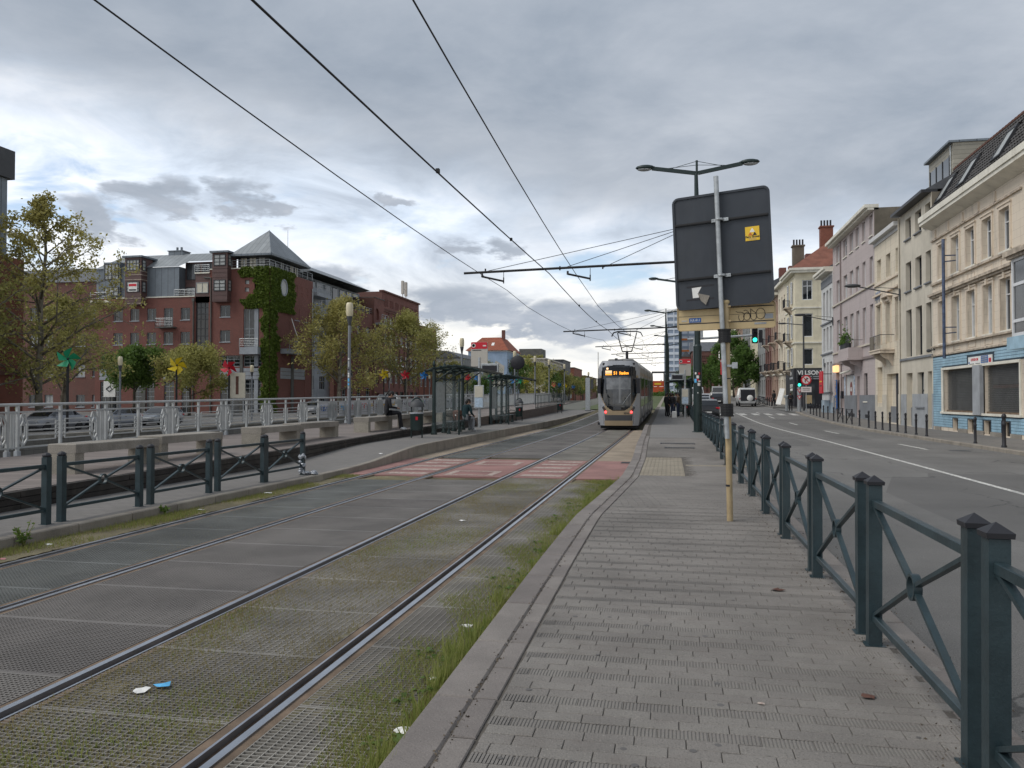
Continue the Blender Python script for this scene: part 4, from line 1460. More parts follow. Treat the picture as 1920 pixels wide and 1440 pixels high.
for (x, y, w, h, m) in ((3.2, 3.2, 1.3, 20.0, m_brickl), (.6, 5.5, 1.2, 18.4, m_cement)):
 c_ = MB().box(x, x + w, y, y + 1.0, 15.5, h).box(x - .1, x + w + .1, y - .1, y + 1.1, h, h + .15).build('chimney', m, t)
 b = MB()
 for k in range(4):
  b.tube([(x + .15 + k * .32, y + .5, h + .15), (x + .15 + k * .32, y + .5, h + .85)], .10, 6)
 b.build('chimney_pots', m_tblack, c_)
b = MB()
b.box(-.16, 3.4, -.16, 6.5, -.3, 4.3)
b.build('shop_front', m_tblack, t)
so = MB().box(.0, 3.0, -.22, -.17, 3.05, 4.2).build('shop_fascia', m_dgrey, t)
text('VELSON', .62, m_paper, so, (1.35, -.24, 3.78), (PI / 2, 0, 0), bold=.02, sx=1.05)
for k, z in enumerate((3.35, 3.12)):
 b = MB()
 for q in range(3):
  b.box(.25 + q * .75, .85 + q * .75, -.24, -.22, z, z + .08)
 b.build('fascia_line', m_plinth, so)
so = MB().box(-.22, -.165, .2, 3.2, 3.0, 4.1).build('shop_fascia', m_dgrey, t)
text('SN', .5, m_paper, so, (-.235, 1.8, 3.72), (PI / 2, 0, RB), bold=.02)
MB().box(-.24, -.22, .5, 2.9, 3.15, 3.35).build('fascia_line', m_plinth, so)
MB().box(.85, 1.9, -.19, -.165, .3, 2.6).build('shop_door', m_glass2, t)
MB().box(.95, 1.6, -.22, -.19, .5, 1.4).build('door_poster', m_beiged, t)
MB().box(-.19, -.165, .8, 3.0, .9, 2.6).build('shop_window', m_glass2, t)
MB().box(-.21, -.19, 1.0, 2.6, 1.9, 2.1).build('window_sticker', m_paper, t)

def balcony(par, x, y, z, w, rz=0.0):
 bc = ob('balcony', None, par, (x, y, z), rz)
 b = MB()
 b.frust(0, w, -.8, 0, 0, .16, .02)
 for q in (.2, w - .4):
  b.prism([(q, 0, -.75), (q, 0, 0), (q, -.65, 0), (q, -.45, -.2), (q, -.2, -.4)], (.22, 0, 0))
 b.build('balcony_slab', m_stained, bc)
 b = MB()
 n = int(w / .12)
 for k in range(n + 1):
  b.box(k * w / n - .01, k * w / n + .01, -.77, -.75, .16, 1.05)
 for k in range(7):
  b.box(-.01, .01, -.75 + k * .12, -.73 + k * .12, .16, 1.05)
 b.box(-.02, w + .02, -.79, -.73, 1.05, 1.10)
 b.box(-.02, .02, -.73, 0, 1.05, 1.10)
 b.build('balcony_rail', m_tblack, bc)

cb = [q for q in C.objects if q.name == 'corner_building'][0]
for zz in (3.95, 7.2, 10.95):
 balcony(cb, 0, 4.1, zz, 1.9, RB)
# --- the row further down the street
row = [(97.6, 104.5, 14.4, m_cream2, 'cream stone house left of the corner building with iron balconies', 3, True),
       (104.5, 111.5, 13.6, m_lbrick, 'pinkish brick house with dark iron balconies behind the hanging traffic light', 3, True),
       (111.5, 119.0, 15.0, m_brickd, 'dark red brick house with a bay, beyond the pinkish one', 3, True),
       (119.0, 129.0, 16.2, m_greystone, 'tall grey stone house seen above the street trees', 4, False),
       (129.0, 141.0, 14.8, m_cream3, 'pale yellow house partly hidden by the street trees', 4, True),
       (141.0, 156.0, 15.4, m_greystone, 'far grey house behind the street trees', 5, False),
       (156.0, 176.0, 13.5, m_lbrick, 'far brick house at the end of the right row', 6, False),
       (176.0, 205.0, 15.0, m_cream3, 'farthest cream house of the right row', 8, False)]
for (ya, yb, H, m, lab, n, bal) in row:
 z0 = gz(ya) + .12
 W_ = yb - ya
 ops = []
 p = W_ / n
 for k in range(n):
  for (za, zb) in ((.9, 3.0), (4.3, 6.9), (7.9, 10.3), (11.2, min(13.0, H - .6))):
   ops.append((p * k + p * .28, p * k + p * .72, za, zb, (m_whitefr if m is not m_greystone else m_darkfr, 0, (.7,), [m_glass, m_glass2, m_curtain], None, .07)))
 t = house('town_house', lab, (13.0, yb, z0), RB, W_, H, 10, m, m_cement, ops, .2)
 b = MB()
 b.box(-.02, W_ + .02, -.45, .2, H, H + .3)
 b.box(0, W_, -.14, 0, 3.6, 3.75)
 b.build('cornice', m_corn if m is not m_greystone else m_slate, t)
 MB().prism([(0, -.2, H + .3), (0, 4.5, H + 2.6), (0, 9.5, H + .3)], (W_, 0, 0)).build('roof', m_slate, t)
 if bal:
  for k in (0, n - 1):
   balcony(t, p * k + p * .12, 0, 4.05, p * .76)
  balcony(t, W_ / 2 - p * .38, 0, 7.65, p * .76)
 MB().box(1, 2.2, 3, 4, H, H + 4).build('chimney', m_brick, t)
# street end: brown brick church and its tower, high-rises
t = house('church', 'dark brown brick church with a slate roof at the end of the street', (5.4, 232, 2.6), 0, 7.4, 12.6, 24, m_brickd, m_brickd,
        [(.6 + k * 1.1, 1.3 + k * 1.1, 6.5, 9.3, 'blind', True) for k in range(6)] + [(.6 + k * 1.1, 1.2 + k * 1.1, 1.0, 4.4, 'blind', True) for k in range(6)], .4, 'church')
b = MB()
for k in range(15):
 b.box(.1 + k * .5, .38 + k * .5, -.15, 0, 10.6, 11.3)
b.box(0, 7.4, -.25, 0, 11.3, 11.6)
b.box(0, 7.4, -.2, 0, 9.9, 10.1)
b.build('corbel_table', m_brickd, t)
MB().prism([(-.3, -.2, 12.6), (-.3, 6, 15.6), (-.3, 18, 15.6), (-.3, 24, 12.6)], (8, 0, 0)).build('roof', m_slate, t)
t = house('brick_tower', 'tall plain dark brown brick tower right of the church', (12.3, 215, 2.4), 0, 2.6, 20, 4, m_brickd, m_brickd, [(.9, 1.6, 15, 17.5, 'blind', True)], .4, 'tower')
MB().box(-.15, 2.75, -.15, 4.1, 20, 20.6).build('tower_cap', m_brickd, t)
t = house('brick_gable_house', 'red brick house with pale bands left of the church', (2.6, 240, 2.6), 0, 2.7, 11.5, 10, m_brick, m_brick, [(.3, 1.1, 7, 9.5, W_WH2), (1.5, 2.3, 7, 9.5, W_WH2), (.3, 1.1, 3, 5.5, W_WH2), (1.5, 2.3, 3, 5.5, W_WH2)], .2)
MB().prism([(0, -.1, 11.5), (2.7, -.1, 11.5), (1.35, -.1, 13.2)], (0, 9, 0)).build('roof', m_slate, t)
MB().box(0, 2.7, -.12, 0, 6.0, 6.3).build('stone_band', m_corn, t)

def tower(x, y, w, d, h, lab, m, mp, steps):
 t = thing('high_rise', lab, 'tower', (x, y, 2), 0)
 nf = int(h / 3.1)
 MB().box(.25, w - .25, .25, d, 0, h).build('core', mp, t)
 b = MB()
 for k in range(nf):
  z = k * h / nf
  hh = [s for s in steps if z < s[1]]
  x0 = hh[0][0] if hh else 0
  b.box(x0, w, 0, d, z, z + 1.35)
 b.build('floor_bands', m, t)
 b = MB()
 n = max(1, int(w / 2.6))
 for k in range(n + 1):
  xx = k * (w - .5) / n
  top = max([s[1] for s in steps if s[0] <= xx + .01] or [h])
  b.box(xx, xx + .5, -.12, d, 0, top)
 b.build('fins', m, t)
 return t

tower(-2.8, 420, 7.2, 12, 45, 'pale grey stepped high-rise tower at the end of the tracks', m_tower, m_towerd, [(0, 45)])
tower(-4.3, 424, 1.5, 10, 33, 'lower grey wing stepping down left of the pale tower', m_tower, m_towerd, [(0, 33)])
t = tower(4.6, 430, 7.2, 12, 36, 'dark blue grey high-rise right of the pale tower', m_towerd, m_tower, [(0, 36)])
for k in range(2):
 MB().box(-.1 if not k else .1, 7.3, -.3, -.13, 30.5 - k * 6, 31.5 - k * 6).build('red_band', m_orange, t)

# ------------------------------------------------------------------ left bank: brick block with the ivy corner
ZB = -.35
LX, LY = -47.25, 88.0
blk = thing('apartment_block', 'red brick apartment block with zinc roofs and an ivy covered corner', 'apartment block', (-71.0, LY, 0), 0)
fx = lambda x: x + 71.0
GW = (m_greyfr, 1, (), [m_glass, m_glass, m_glass, m_curtain], m_greyst, .09)
GB = (m_greyfr, 2, (.33, .66), [m_glass, m_glass2], None, .08)
GD = (m_darkfr, 1, (.33, .66), [m_curtain, m_glass2], None, .09)
rows2 = [(-68.4, -67.1), (-66.06, -64.8), (-63.72, -62.45), (-61.4, -60.12), (-59.08, -57.82)]
ops = []
for (a, c) in rows2:
 ops += [(fx(a), fx(c), 8.45 - ZB, 9.92 - ZB, GW), (fx(a), fx(c), (11.4 if a != -61.4 else 10.6) - ZB, 12.88 - ZB, GW)]
for (a, c) in ((-53.78, -52.42),):
 ops += [(fx(a), fx(c), 8.62 - ZB, 10.02 - ZB, GW), (fx(a), fx(c), 11.65 - ZB, 13.05 - ZB, GW)]
for (a, c) in ((-70.2, -68.9), (-68.4, -67.3), (-65.6, -64.35), (-63.75, -62.6), (-61.3, -59.9), (-58.9, -57.7)):
 ops.append((fx(a), fx(c), .05, 3.88 - ZB, (m_greyfr, 1, (.55, .7, .85), [m_glass, m_glass2, m_blue if False else m_glass], None, .08)))
 ops.append((fx(a), fx(c), 5.42 - ZB, 6.95 - ZB, GB))
for (a, c) in ((-53.7, -51.1), (-50.65, -48.25)):
 ops.append((fx(a), fx(c), .05, 4.05 - ZB, (m_greyfr, 2, (.62, .76, .88), [m_glass, m_glass2], None, .08)))
 ops.append((fx(a), fx(c), 5.62 - ZB, 6.98 - ZB, GB))
ops.append((fx(-50.65), fx(-48.6), 7.95 - ZB, 12.55 - ZB, (m_greyfr, 2, (.32, .48), [m_glass, m_glass2], None, .09)))
for (a, z) in ((-50.5, 15.55), (-50.5, 14.65), (-48.85, 15.55), (-48.85, 14.65)):
 ops.append((fx(a), fx(a + .55), z - ZB, z + .5 - ZB, (m_greyfr, 0, (), [m_curtain], None, .05)))
# the tall strip of glass and grey panels
ops.append((fx(-57.05), fx(-55.3), 7.1 - ZB, 13.5 - ZB, (m_darkfr, 2, (.10, .23, .36, .5, .68, .78, .9), [m_glass], None, .10)))
wall1 = wall_mb(fx(-55.2) - 0, 14.2 - ZB, 12, [o for o in ops if o[1] < fx(-55.2)], .22)
w_ = wall1.build('wall', [m_brick, m_brick], blk, loc=(0, 0, ZB))
o2 = [(o[0] - fx(-55.2),) + (o[1] - fx(-55.2),) + o[2:] for o in ops if o[0] > fx(-55.2)]
wall_mb(LX + 55.2, 17.42 - ZB, 11.7, o2, .22).build('wall', [m_brick, m_brick], blk, loc=(fx(-55.2), 0, ZB))
for o in ops:
 window(blk, o[0], o[1], o[2] + ZB, o[3] + ZB, .22, o[4])
# grey bands over the ground floor
b = MB()
for (a, c) in ((-70.3, -67.2), (-65.7, -62.5), (-61.4, -57.6), (-53.72, -51.08), (-50.66, -48.24)):
 for k in range(3):
  b.frust(fx(a), fx(c), -.04, .02, 4.08 + k * .46, 4.50 + k * .46, .015)
b.box(fx(-50.66), fx(-48.3), -.9, .02, 7.05, 7.9)
b.build('grey_band', m_greyst, blk)
MB().box(fx(-51.06), fx(-50.68), -.12, .2, ZB, 7.0).build('pier', m_pier, blk)
for a in (-68.85, -64.3):
 MB().box(fx(a), fx(a) + .5, -.12, .2, ZB, 3.9).build('pier', m_pier, blk)
b = MB()
b.box(fx(-68), fx(-57.15), -.10, .3, 14.2, 14.34)
b.box(fx(-55.2), fx(LX) + .1, -.1, .3, 17.42, 17.55)
b.build('parapet_cap', m_corn, blk)
b = MB()
b.tube([(fx(-57.3), -.10, ZB), (fx(-57.3), -.10, 13.6)], .085, 8)
b.box(fx(-57.45), fx(-57.15), -.22, -.02, 13.6, 14.0)
b.tube([(fx(-54.95), -.10, ZB), (fx(-54.95), -.10, 16.4)], .085, 8)
b.tube([(fx(-54.95), -.10, 16.4), (fx(-55.9), -.10, 16.5)], .085, 8)
b.build('downpipe', m_pier, blk)
# zinc mansard on the lower part
b = MB()
b.box(fx(-71), fx(-59.45), .15, 6, 14.34, 18.0)
b.build('zinc_wall', m_zinc, blk)
b = MB()
ex0, ex1 = fx(-71.2), fx(-55.2)
b.add([(ex0, -.05, 18.0), (fx(-59.4), -.05, 18.0), (fx(-58.6), 1.0, 18.75), (ex1 + 3.4, 1.0, 18.75), (ex1 + 3.4, 3.2, 20.1), (ex0 + 1.8, 3.2, 20.1), (ex0, 10, 18.0)], [(0, 1, 2, 3, 4, 5), (0, 5, 6)])
b.build('zinc_roof', m_zincroof, blk)
b = MB()
b.box(fx(-59.4), fx(-55.2), 1.4, 6, 14.3, 18.7)
b.build('recess_wall', m_clad, blk)
for (a, c, z0_, z1_) in ((-59.2, -57.4, 16.5, 18.5), (-57.1, -55.4, 17.2, 18.5), (-59.2, -57.4, 14.4, 15.6)):
 window(blk, fx(a), fx(c), z0_, z1_, 1.39, (m_darkfr, 2, (), [m_glass2, m_glass, m_curtain], None, .09))
MB().box(fx(-57.1), fx(-55.2), .0, 1.4, 13.5, 17.0).build('wall', [m_clad], blk)
window(blk, fx(-56.98), fx(-55.35), 14.62, 15.92, -.01, (m_greyfr, 1, (), [m_blind], None, .08))
b = MB()
b.box(fx(-57.15), fx(-55.15), -.15, 1.4, 17.0, 17.15)
b.build('terrace_slab', m_corn, blk)

def rail_run(par, p0, p1, z, h=.95, n=4, m=m_galv, name='terrace_rail', posts=None):
 b = MB()
 p0, p1 = Vector((p0[0], p0[1], z)), Vector((p1[0], p1[1], z))
 L = (p1 - p0).length
 for k in range(n):
  q = Vector((0, 0, h * (k + 1) / n))
  b.tube([p0 + q, p1 + q], .035 if k == n - 1 else .02, 5)
 k = posts or max(1, int(L / 1.3))
 for i in range(k + 1):
  q = p0 + (p1 - p0) * i / k
  b.box(q.x - .025, q.x + .025, q.y - .025, q.y + .025, z, z + h)
 b.build(name, m, par)

rail_run(blk, (fx(-57.15), -.1), (fx(-55.2), -.1), 17.15, .9)
rail_run(blk, (fx(-60.0), .0), (fx(-57.2), .0), 14.34, .8)
# projecting bays
for (xa, xb, za, zb, rowsz, pr) in ((-66.1, -63.85, 13.3, 19.1, ((17.5, 18.85), (14.85, 16.15)), 1.0), (-54.3, -52.3, 13.4, 19.3, ((17.75, 19.1), (14.7, 16.05)), .9)):
 by = ob('bay', None, blk, (fx(xa), -pr, 0))
 w = xb - xa
 MB().box(0, w, 0, pr + 1.2, za, zb).build('bay_cladding', m_clad, by)
 b = MB()
 b.box(-.25, w + .25, -.25, pr + 2.0, zb, zb + .22)
 b.build('bay_roof', m_zinc, by)
 b = MB()
 for zz in (za + .12, za + .75, 16.35, 16.95, 17.4):
  MB().box(-.03, w + .03, -.03, pr + .5, zz, zz + .06).build('bay_ledge', m_stained if pr == 1.0 else m_clad, by)
 for (z0_, z1_) in rowsz:
  window(by, .22, w - .22, z0_, z1_, -.005, (m_darkfr, 3 if pr == 1.0 else 1, (.33, .66), [m_curtain], None, .09))
  o_ = window(by, 0, .7, z0_, z1_, .0, (m_darkfr, 0, (.33, .66), [m_curtain], None, .08))
  o_.location = (w + .004, pr * .15, z0_)
  o_.rotation_euler = (0, 0, PI / 2)
 if pr == 1.0:
  sgn_ = MB().box(.55, 1.75, -.09, -.07, 14.9, 16.0).build('window_notice', m_paper, by)
  MB().box(.62, 1.68, -.10, -.09, 15.55, 15.85).build('notice_print', m_pr_ if False else m_red, sgn_)
  MB().box(.65, 1.65, -.10, -.09, 15.0, 15.2).build('notice_print', m_dgrey, sgn_)
dz_ = ob('dormer', None, blk, (fx(-69.65), -.1, 14.5))
MB().box(-.15, 2.15, 0, 2.5, 0, 4.3).build('dormer_box', m_zinc, dz_)
window(dz_, 0, 2.0, 2.1, 4.1, -.005, (m_darkfr, 3, (.3,), [m_curtain, m_glass2], None, .09))
window(dz_, 0, 2.0, .05, 1.2, -.005, (m_darkfr, 2, (), [m_curtain, m_glass2], None, .09))
b = MB()
b.box(fx(-62.9), fx(-60.9), 3.0, 4.6, 19.7, 20.5)
b.box(fx(-63.0), fx(-60.8), 2.9, 4.7, 20.5, 20.6)
for q in (-61.9, -61.3):
 b.tube([(fx(q), 3.4, 20.6), (fx(q), 3.4, 21.05)], .14, 8)
b.build('chimney', m_zinc, blk)
# small balcony
bc = ob('balcony', None, blk, (fx(-61.9), 0, 10.55))
MB().box(0, 2.3, -1.0, 0, -.15, 0).build('balcony_slab', m_pier, bc)
rail_run(bc, (0, -.95), (2.3, -.95), 0, 1.0, 5, name='balcony_rail')
rail_run(bc, (0, -.95), (0, 0), 0, 1.0, 5, name='balcony_rail')
bc = ob('balcony', None, blk, (fx(-50.65), -.9, 7.9))
rail_run(bc, (0, 0), (2.4, 0), 0, 1.0, 5, name='balcony_rail')
bc = ob('balcony', None, blk, (fx(-70.8), 0, 13.9))
MB().box(0, 2.6, -1.2, 0, -.25, 0).build('balcony_slab', m_corn, bc)
rail_run(bc, (0, -1.15), (2.6, -1.15), 0, 1.0, 4, name='balcony_rail')
# corner pavilion with the pyramid roof
b = MB()
b.box(fx(-52.0), fx(LX) - .9, 1.0, 9.8, 17.42, 19.0)
b.build('pavilion_wall', m_dgrey, blk)
for k in range(3):
 window(blk, fx(-51.7 + k * 1.2), fx(-50.7 + k * 1.2), 17.6, 18.95, .99, (m_darkfr, 1, (.4,), [m_glass2, m_curtain, m_blind], None, .08))
for k in range(6):
 o_ = window(blk, 0, 1.1, 17.6, 18.95, 0, (m_darkfr, 1, (), [m_glass2, m_curtain, m_blind], None, .08))
 o_.location = (fx(LX) - .89, 1.6 + k * 1.3, 17.6)
 o_.rotation_euler = (0, 0, PI / 2)
b = MB()
A = [(fx(-52.3), -.35), (fx(LX) + .35, -.35), (fx(LX) + .35, 10.2), (fx(-52.3), 10.2)]
apex = (fx(-49.6), 4.2, 22.9)
b.add([(x, y, 19.15) for x, y in A] + [apex], [(0, 1, 4)])
b.build('pyramid_roof', m_zincroof, blk)
MB().add([(x, y, 19.15) for x, y in A] + [apex], [(1, 2, 4), (2, 3, 4), (3, 0, 4)]).build('pyramid_roof', m_zincroofr, blk)
b = MB()
for i in range(4):
 p, q = A[i], A[(i + 1) % 4]
 b.beam((p[0], p[1], 19.05), (q[0], q[1], 19.05), .12, .24)
b.quad(*[(x, y, 19.0) for x, y in A])
b.tube([(A[1][0], A[1][1], 19.2), apex], .05, 5)
b.build('eave', m_zinc, blk)
rail_run(blk, (fx(-52.2), -.05), (fx(LX) - .02, -.05), 17.55, .9, 3)
rail_run(blk, (fx(LX) - .0, -.05), (fx(LX) - .0, 11.5), 17.55, .9, 3)
MB().tube([(fx(-48), 6, 20), (fx(-48), 6, 23.2)], .03, 5).build('aerial', m_galv, blk)
# right-hand facade along the canal
rt = thing('canal_wing', 'brick wing of the apartment block facing the canal behind the round tree', 'apartment block', (LX + .03, LY, 0), PI / 2)
gy = lambda y: y - LY
GN = (m_greyfr, 1, (), [m_glass, m_curtain, m_glass2], m_greyst, .08)
ops = []
for (a, c) in ((94.45, 95.75), (97.05, 98.25)):
 ops += [(gy(a), gy(c), 8.95 - ZB, 10.35 - ZB, GN), (gy(a), gy(c), 11.8 - ZB, 13.3 - ZB, GN)]
ops += [(gy(94.45), gy(95.2), 14.95 - ZB, 16.3 - ZB, 'blind')]
for (y, z) in ((95.9, 15.75), (95.9, 14.95), (97.6, 15.8), (97.6, 15.0)):
 ops.append((gy(y), gy(y + .6), z - ZB, z + .5 - ZB, 'blind'))
ops += [(gy(90.7), gy(93.2), 8.3 - ZB, 12.3 - ZB, (m_greyfr, 2, (.3, .5), [m_glass, m_glass2], None, .09)), (gy(90.75), gy(93.4), 5.62 - ZB, 7.1 - ZB, GB), (gy(94.1), gy(97.3), 5.8 - ZB, 7.15 - ZB, GB),
  (gy(90.7), gy(93.4), .05, 4.2 - ZB, (m_greyfr, 2, (.6, .8), [m_glass, m_glass2], None, .08)), (gy(94.1), gy(97.3), .05, 4.2 - ZB, (m_greyfr, 2, (.6, .8), [m_glass, m_glass2], None, .08))]
w_ = wall_mb(11.6, 17.42 - ZB, .5, ops, .22)
w_.build('wall', [m_brick, m_brick], rt, loc=(0, 0, ZB))
for o in ops:
 if isinstance(o[4], tuple):
  window(rt, o[0], o[1], o[2] + ZB, o[3] + ZB, .22, o[4])
b = MB()
for (a, c) in ((90.7, 93.4), (94.1, 97.3)):
 for k in range(3):
  b.frust(gy(a), gy(c), -.04, .02, 4.22 + k * .46, 4.64 + k * .46, .015)
b.build('grey_band', m_greyst, rt)
MB().box(gy(93.42), gy(94.05), -.12, .2, ZB, 7.1).build('pier', m_pier, rt)
b = MB()
b.T = Matrix.Translation((gy(91.4), 0, 15.5)) @ Matrix.Rotation(PI / 2, 4, 'X')
b.lathe([(1.02, -.02), (1.02, .12), (.82, .14), (.80, .04)], (0, 0, 0), 24, .92, 1.05)
b.build('round_window_frame', m_greyst, rt)
b = MB()
b.T = Matrix.Translation((gy(91.4), 0, 15.5)) @ Matrix.Rotation(PI / 2, 4, 'X')
b.lathe([(.80, .03), (.80, .05)], (0, 0, 0), 24, .92, 1.05)
b.build('round_window_pane', m_curtain, rt)
bc = ob('balcony', None, rt, (gy(90.7), -1.2, 7.9))
MB().box(0, 3.4, 0, 1.2, -.6, 0).build('balcony_slab', m_greyst, bc)
rail_run(bc, (0, 0), (3.4, 0), 0, 1.0, 4, name='balcony_rail')
MB().tube([(gy(99.4), -.08, ZB), (gy(99.4), -.08, 16.4)], .08, 6).build('downpipe', m_galv, rt)
MB().tube([(gy(93.0), -.3, 11.8), (gy(92.6), -1.6, 8.6)], .05, 6).build('flag_pole', m_paper, rt)
# recessed grey middle and the long brick part
ops = []
for (a, c) in ((101.2, 103.2), (105.0, 107.0)):
 for z in (.4, 3.4, 6.6, 9.4, 12.2, 15.0):
  ops.append((gy(a), gy(c), z, z + 1.9, (m_greyfr, 2, (.6,), [m_glass, m_glass2], None, .09)))
wall_mb(gy(108.5), 17.6, .5, [o for o in ops], .2).build('middle_wall', [m_greyst, m_greyst], rt, loc=(0, 1.5, ZB))
for o in ops:
 window(rt, o[0], o[1], o[2] + ZB, o[3] + ZB, 1.7, o[4])
for (z, a, c) in ((13.4, 99.8, 104.5), (16.2, 100.6, 105.2)):
 bc = ob('balcony', None, rt, (gy(a), -.2, z))
 MB().box(0, c - a, 0, 1.8, -.5, 0).build('balcony_slab', m_greyst, bc)
 rail_run(bc, (0, 0), (c - a, 0), 0, 1.25, 4, name='balcony_rail')
ops = []
for (a, c) in ((109.2, 110.6), (112.0, 113.4), (114.8, 116.4), (118.4, 120.1)):
 for z in (8.4, 11.7):
  ops.append((gy(a) - gy(107.5), gy(c) - gy(107.5), z - ZB, z + 1.3 - ZB, GN))
 ops.append((gy(a) - gy(107.5), gy(c) - gy(107.5), 5.0 - ZB, 6.5 - ZB, GN))
 ops.append((gy(a) - gy(107.5), gy(c) - gy(107.5), .3, 3.4 - ZB, (m_greyfr, 1, (.7,), [m_glass, m_glass2], None, .08)))
w_ = wall_mb(14, 15.2 - ZB, .5, ops, .22)
w_.build('wall', [m_brick, m_brick], rt, loc=(gy(107.5), -.1, ZB))
for o in ops:
 window(rt, o[0] + gy(107.5), o[1] + gy(107.5), o[2] + ZB, o[3] + ZB, .12, o[4])
b = MB()
b.box(gy(99.7), gy(121.3), 2.2, 9, 13, 18.6)
b.build('zinc_wall', m_zinc, rt)
b = MB()
for k in range(8):
 y0 = gy(100.5 + k * 2.6)
 b.box(y0, y0 + 1.7, 2.15, 2.19, 15.6, 18.3)
b.build('attic_glass', m_glass, rt)
b = MB()
b.add([(gy(99.3), .0, 18.85), (gy(120.6), .0, 18.95), (gy(117.2), 3.6, 20.6), (gy(99.3), 3.6, 20.6), (gy(99.3), 9, 18), (gy(120.6), 9, 18)], [(0, 1, 2, 3), (3, 2, 5, 4), (0, 3, 4), (1, 5, 2)])
b.build('zinc_roof', m_zincroofr, rt)
b = MB()
b.add([(gy(98), 1, 18.6), (gy(103.0), 1, 19.4), (gy(100), 4, 20.6), (gy(97), 4, 20.4)], [(0, 1, 2, 3)])
rail_run(rt, (gy(107.6), -.05), (gy(121.3), -.05), 15.2, .9, 3)
ops = [(.5, 2.2, 8.4 - ZB, 10 - ZB, GN), (.5, 2.2, 11.6 - ZB, 13.2 - ZB, GN), (.5, 2.2, 14.5 - ZB, 16.4 - ZB, 'blind', True), (.5, 2.2, 4.2 - ZB, 6.4 - ZB, GN), (.4, 2.4, .05, 3.0, 'blind')]
wall_mb(4.6, 18.0 - ZB, 6, ops, .3).build('stair_tower_wall', [m_brick, m_brickd], rt, loc=(gy(121.2), -.35, ZB))
for o in ops:
 if isinstance(o[4], tuple):
  window(rt, o[0] + gy(121.2), o[1] + gy(121.2), o[2] + ZB, o[3] + ZB, -.06, o[4])
bc = ob('balcony', None, rt, (gy(121.7), -1.5, 14.0))
MB().box(0, 3.0, 0, 1.2, -.3, 0).build('balcony_slab', m_greyst, bc)
rail_run(bc, (0, 0), (3.0, 0), 0, 1.3, 4, name='balcony_rail')
MB().box(gy(121.2), gy(125.8), -.45, 6, 18.0, 18.12).build('parapet_cap', m_pier, rt)
# old warehouse with arched windows
wh = thing('warehouse', 'old red brick warehouse with arched windows and slit parapet', 'warehouse', (LX, 125.8, 0), PI / 2)
ops = []
p = 2.68
for k in range(7):
 c = 1.9 + k * p
 ops += [(c - .78, c + .78, 13.95 - ZB, 15.7 - ZB, (m_whitefr, 2, (.33, .66), [m_glass2, m_curtain], None, .09), True), (c - .7, c + .7, 11.1 - ZB, 12.7 - ZB, (m_whitefr, 2, (.5,), [m_glass2, m_curtain], None, .08)),
   (c - .7, c + .7, 7.6 - ZB, 9.3 - ZB, (m_whitefr, 2, (.5,), [m_glass2, m_curtain], None, .08)), (c - .7, c + .7, 4.4 - ZB, 6.0 - ZB, (m_whitefr, 2, (.5,), [m_glass2], None, .08)), (c - .9, c + .9, .1, 3.3, (m_darkfr, 1, (.55,), [m_glass, m_glass2], None, .1))]
 for q in range(4):
  s = c - .80 + q * .48
  ops.append((s, s + .22, 17.2 - ZB, 18.5 - ZB, 'blind', True))
wall_mb(19.6, 19.6 - ZB, 12, ops, .22).build('wall', [m_brick, m_brickd], wh, loc=(0, 0, ZB))
for o in ops:
 if isinstance(o[4], tuple):
  window(wh, o[0], o[1], o[2] + ZB, o[3] + ZB, .22, o[4])
b = MB()
b.box(-.1, 19.7, -.3, .5, 19.6, 19.85)
b.box(0, 19.6, -.12, 0, 16.7, 16.85)
b.box(0, 19.6, -.2, 0, 16.35, 16.5)
for k in range(8):
 b.box(.35 + k * p, .7 + k * p, -.12, 0, 3.6, 16.3)
b.build('brick_moulding', m_brickd, wh)
b = MB()
for k in range(7):
 c = 1.9 + k * p
 for z in (13.62, 10.9, 7.4, 6.4):
  b.frust(c - .85, c + .85, -.1, 0, z, z + .22, .02)
b.build('stone_sills', m_paper, wh)
for k, s in ((0, 'GPO'), (1, 'CAF')):
 c = 1.9 + k * p
 text(s, 1.45, m_paper, wh, (c, .12, 2.25), (PI / 2, 0, 0), bold=.03, sx=.8)
b = MB()
for q in (13.2, 15.0):
 b.tube([(q, 1, 19.6), (q, 1, 23.0)], .07, 6)
 b.frust(q - .3, q + .3, .8, 1.2, 20.9 - (q - 13) * .1, 23.3, .05)
b.beam((13.2, 1, 21.8), (15, 1, 21.8), .08)
b.build('phone_antenna', m_concl, wh)
ops = []
for k in range(4):
 for z in (1, 4.4, 7.6, 11.0):
  ops.append((1.0 + k * 2.7, 2.3 + k * 2.7, z, z + 1.7, (m_whitefr, 1, (), [m_glass2, m_glass], None, .08)))
t = house('brick_annex', 'lower orange brick annex at the right end of the warehouse', (LX, 145.6, ZB), PI / 2, 11.3, 16.0, 12, m_brickl, m_brickd, ops, .2, 'building')
MB().box(0, 11.3, -.1, .4, 16.0, 16.15).build('parapet_cap', m_pier, t)
rail_run(t, (5, .3), (11, .3), 16.15, .8, 2)
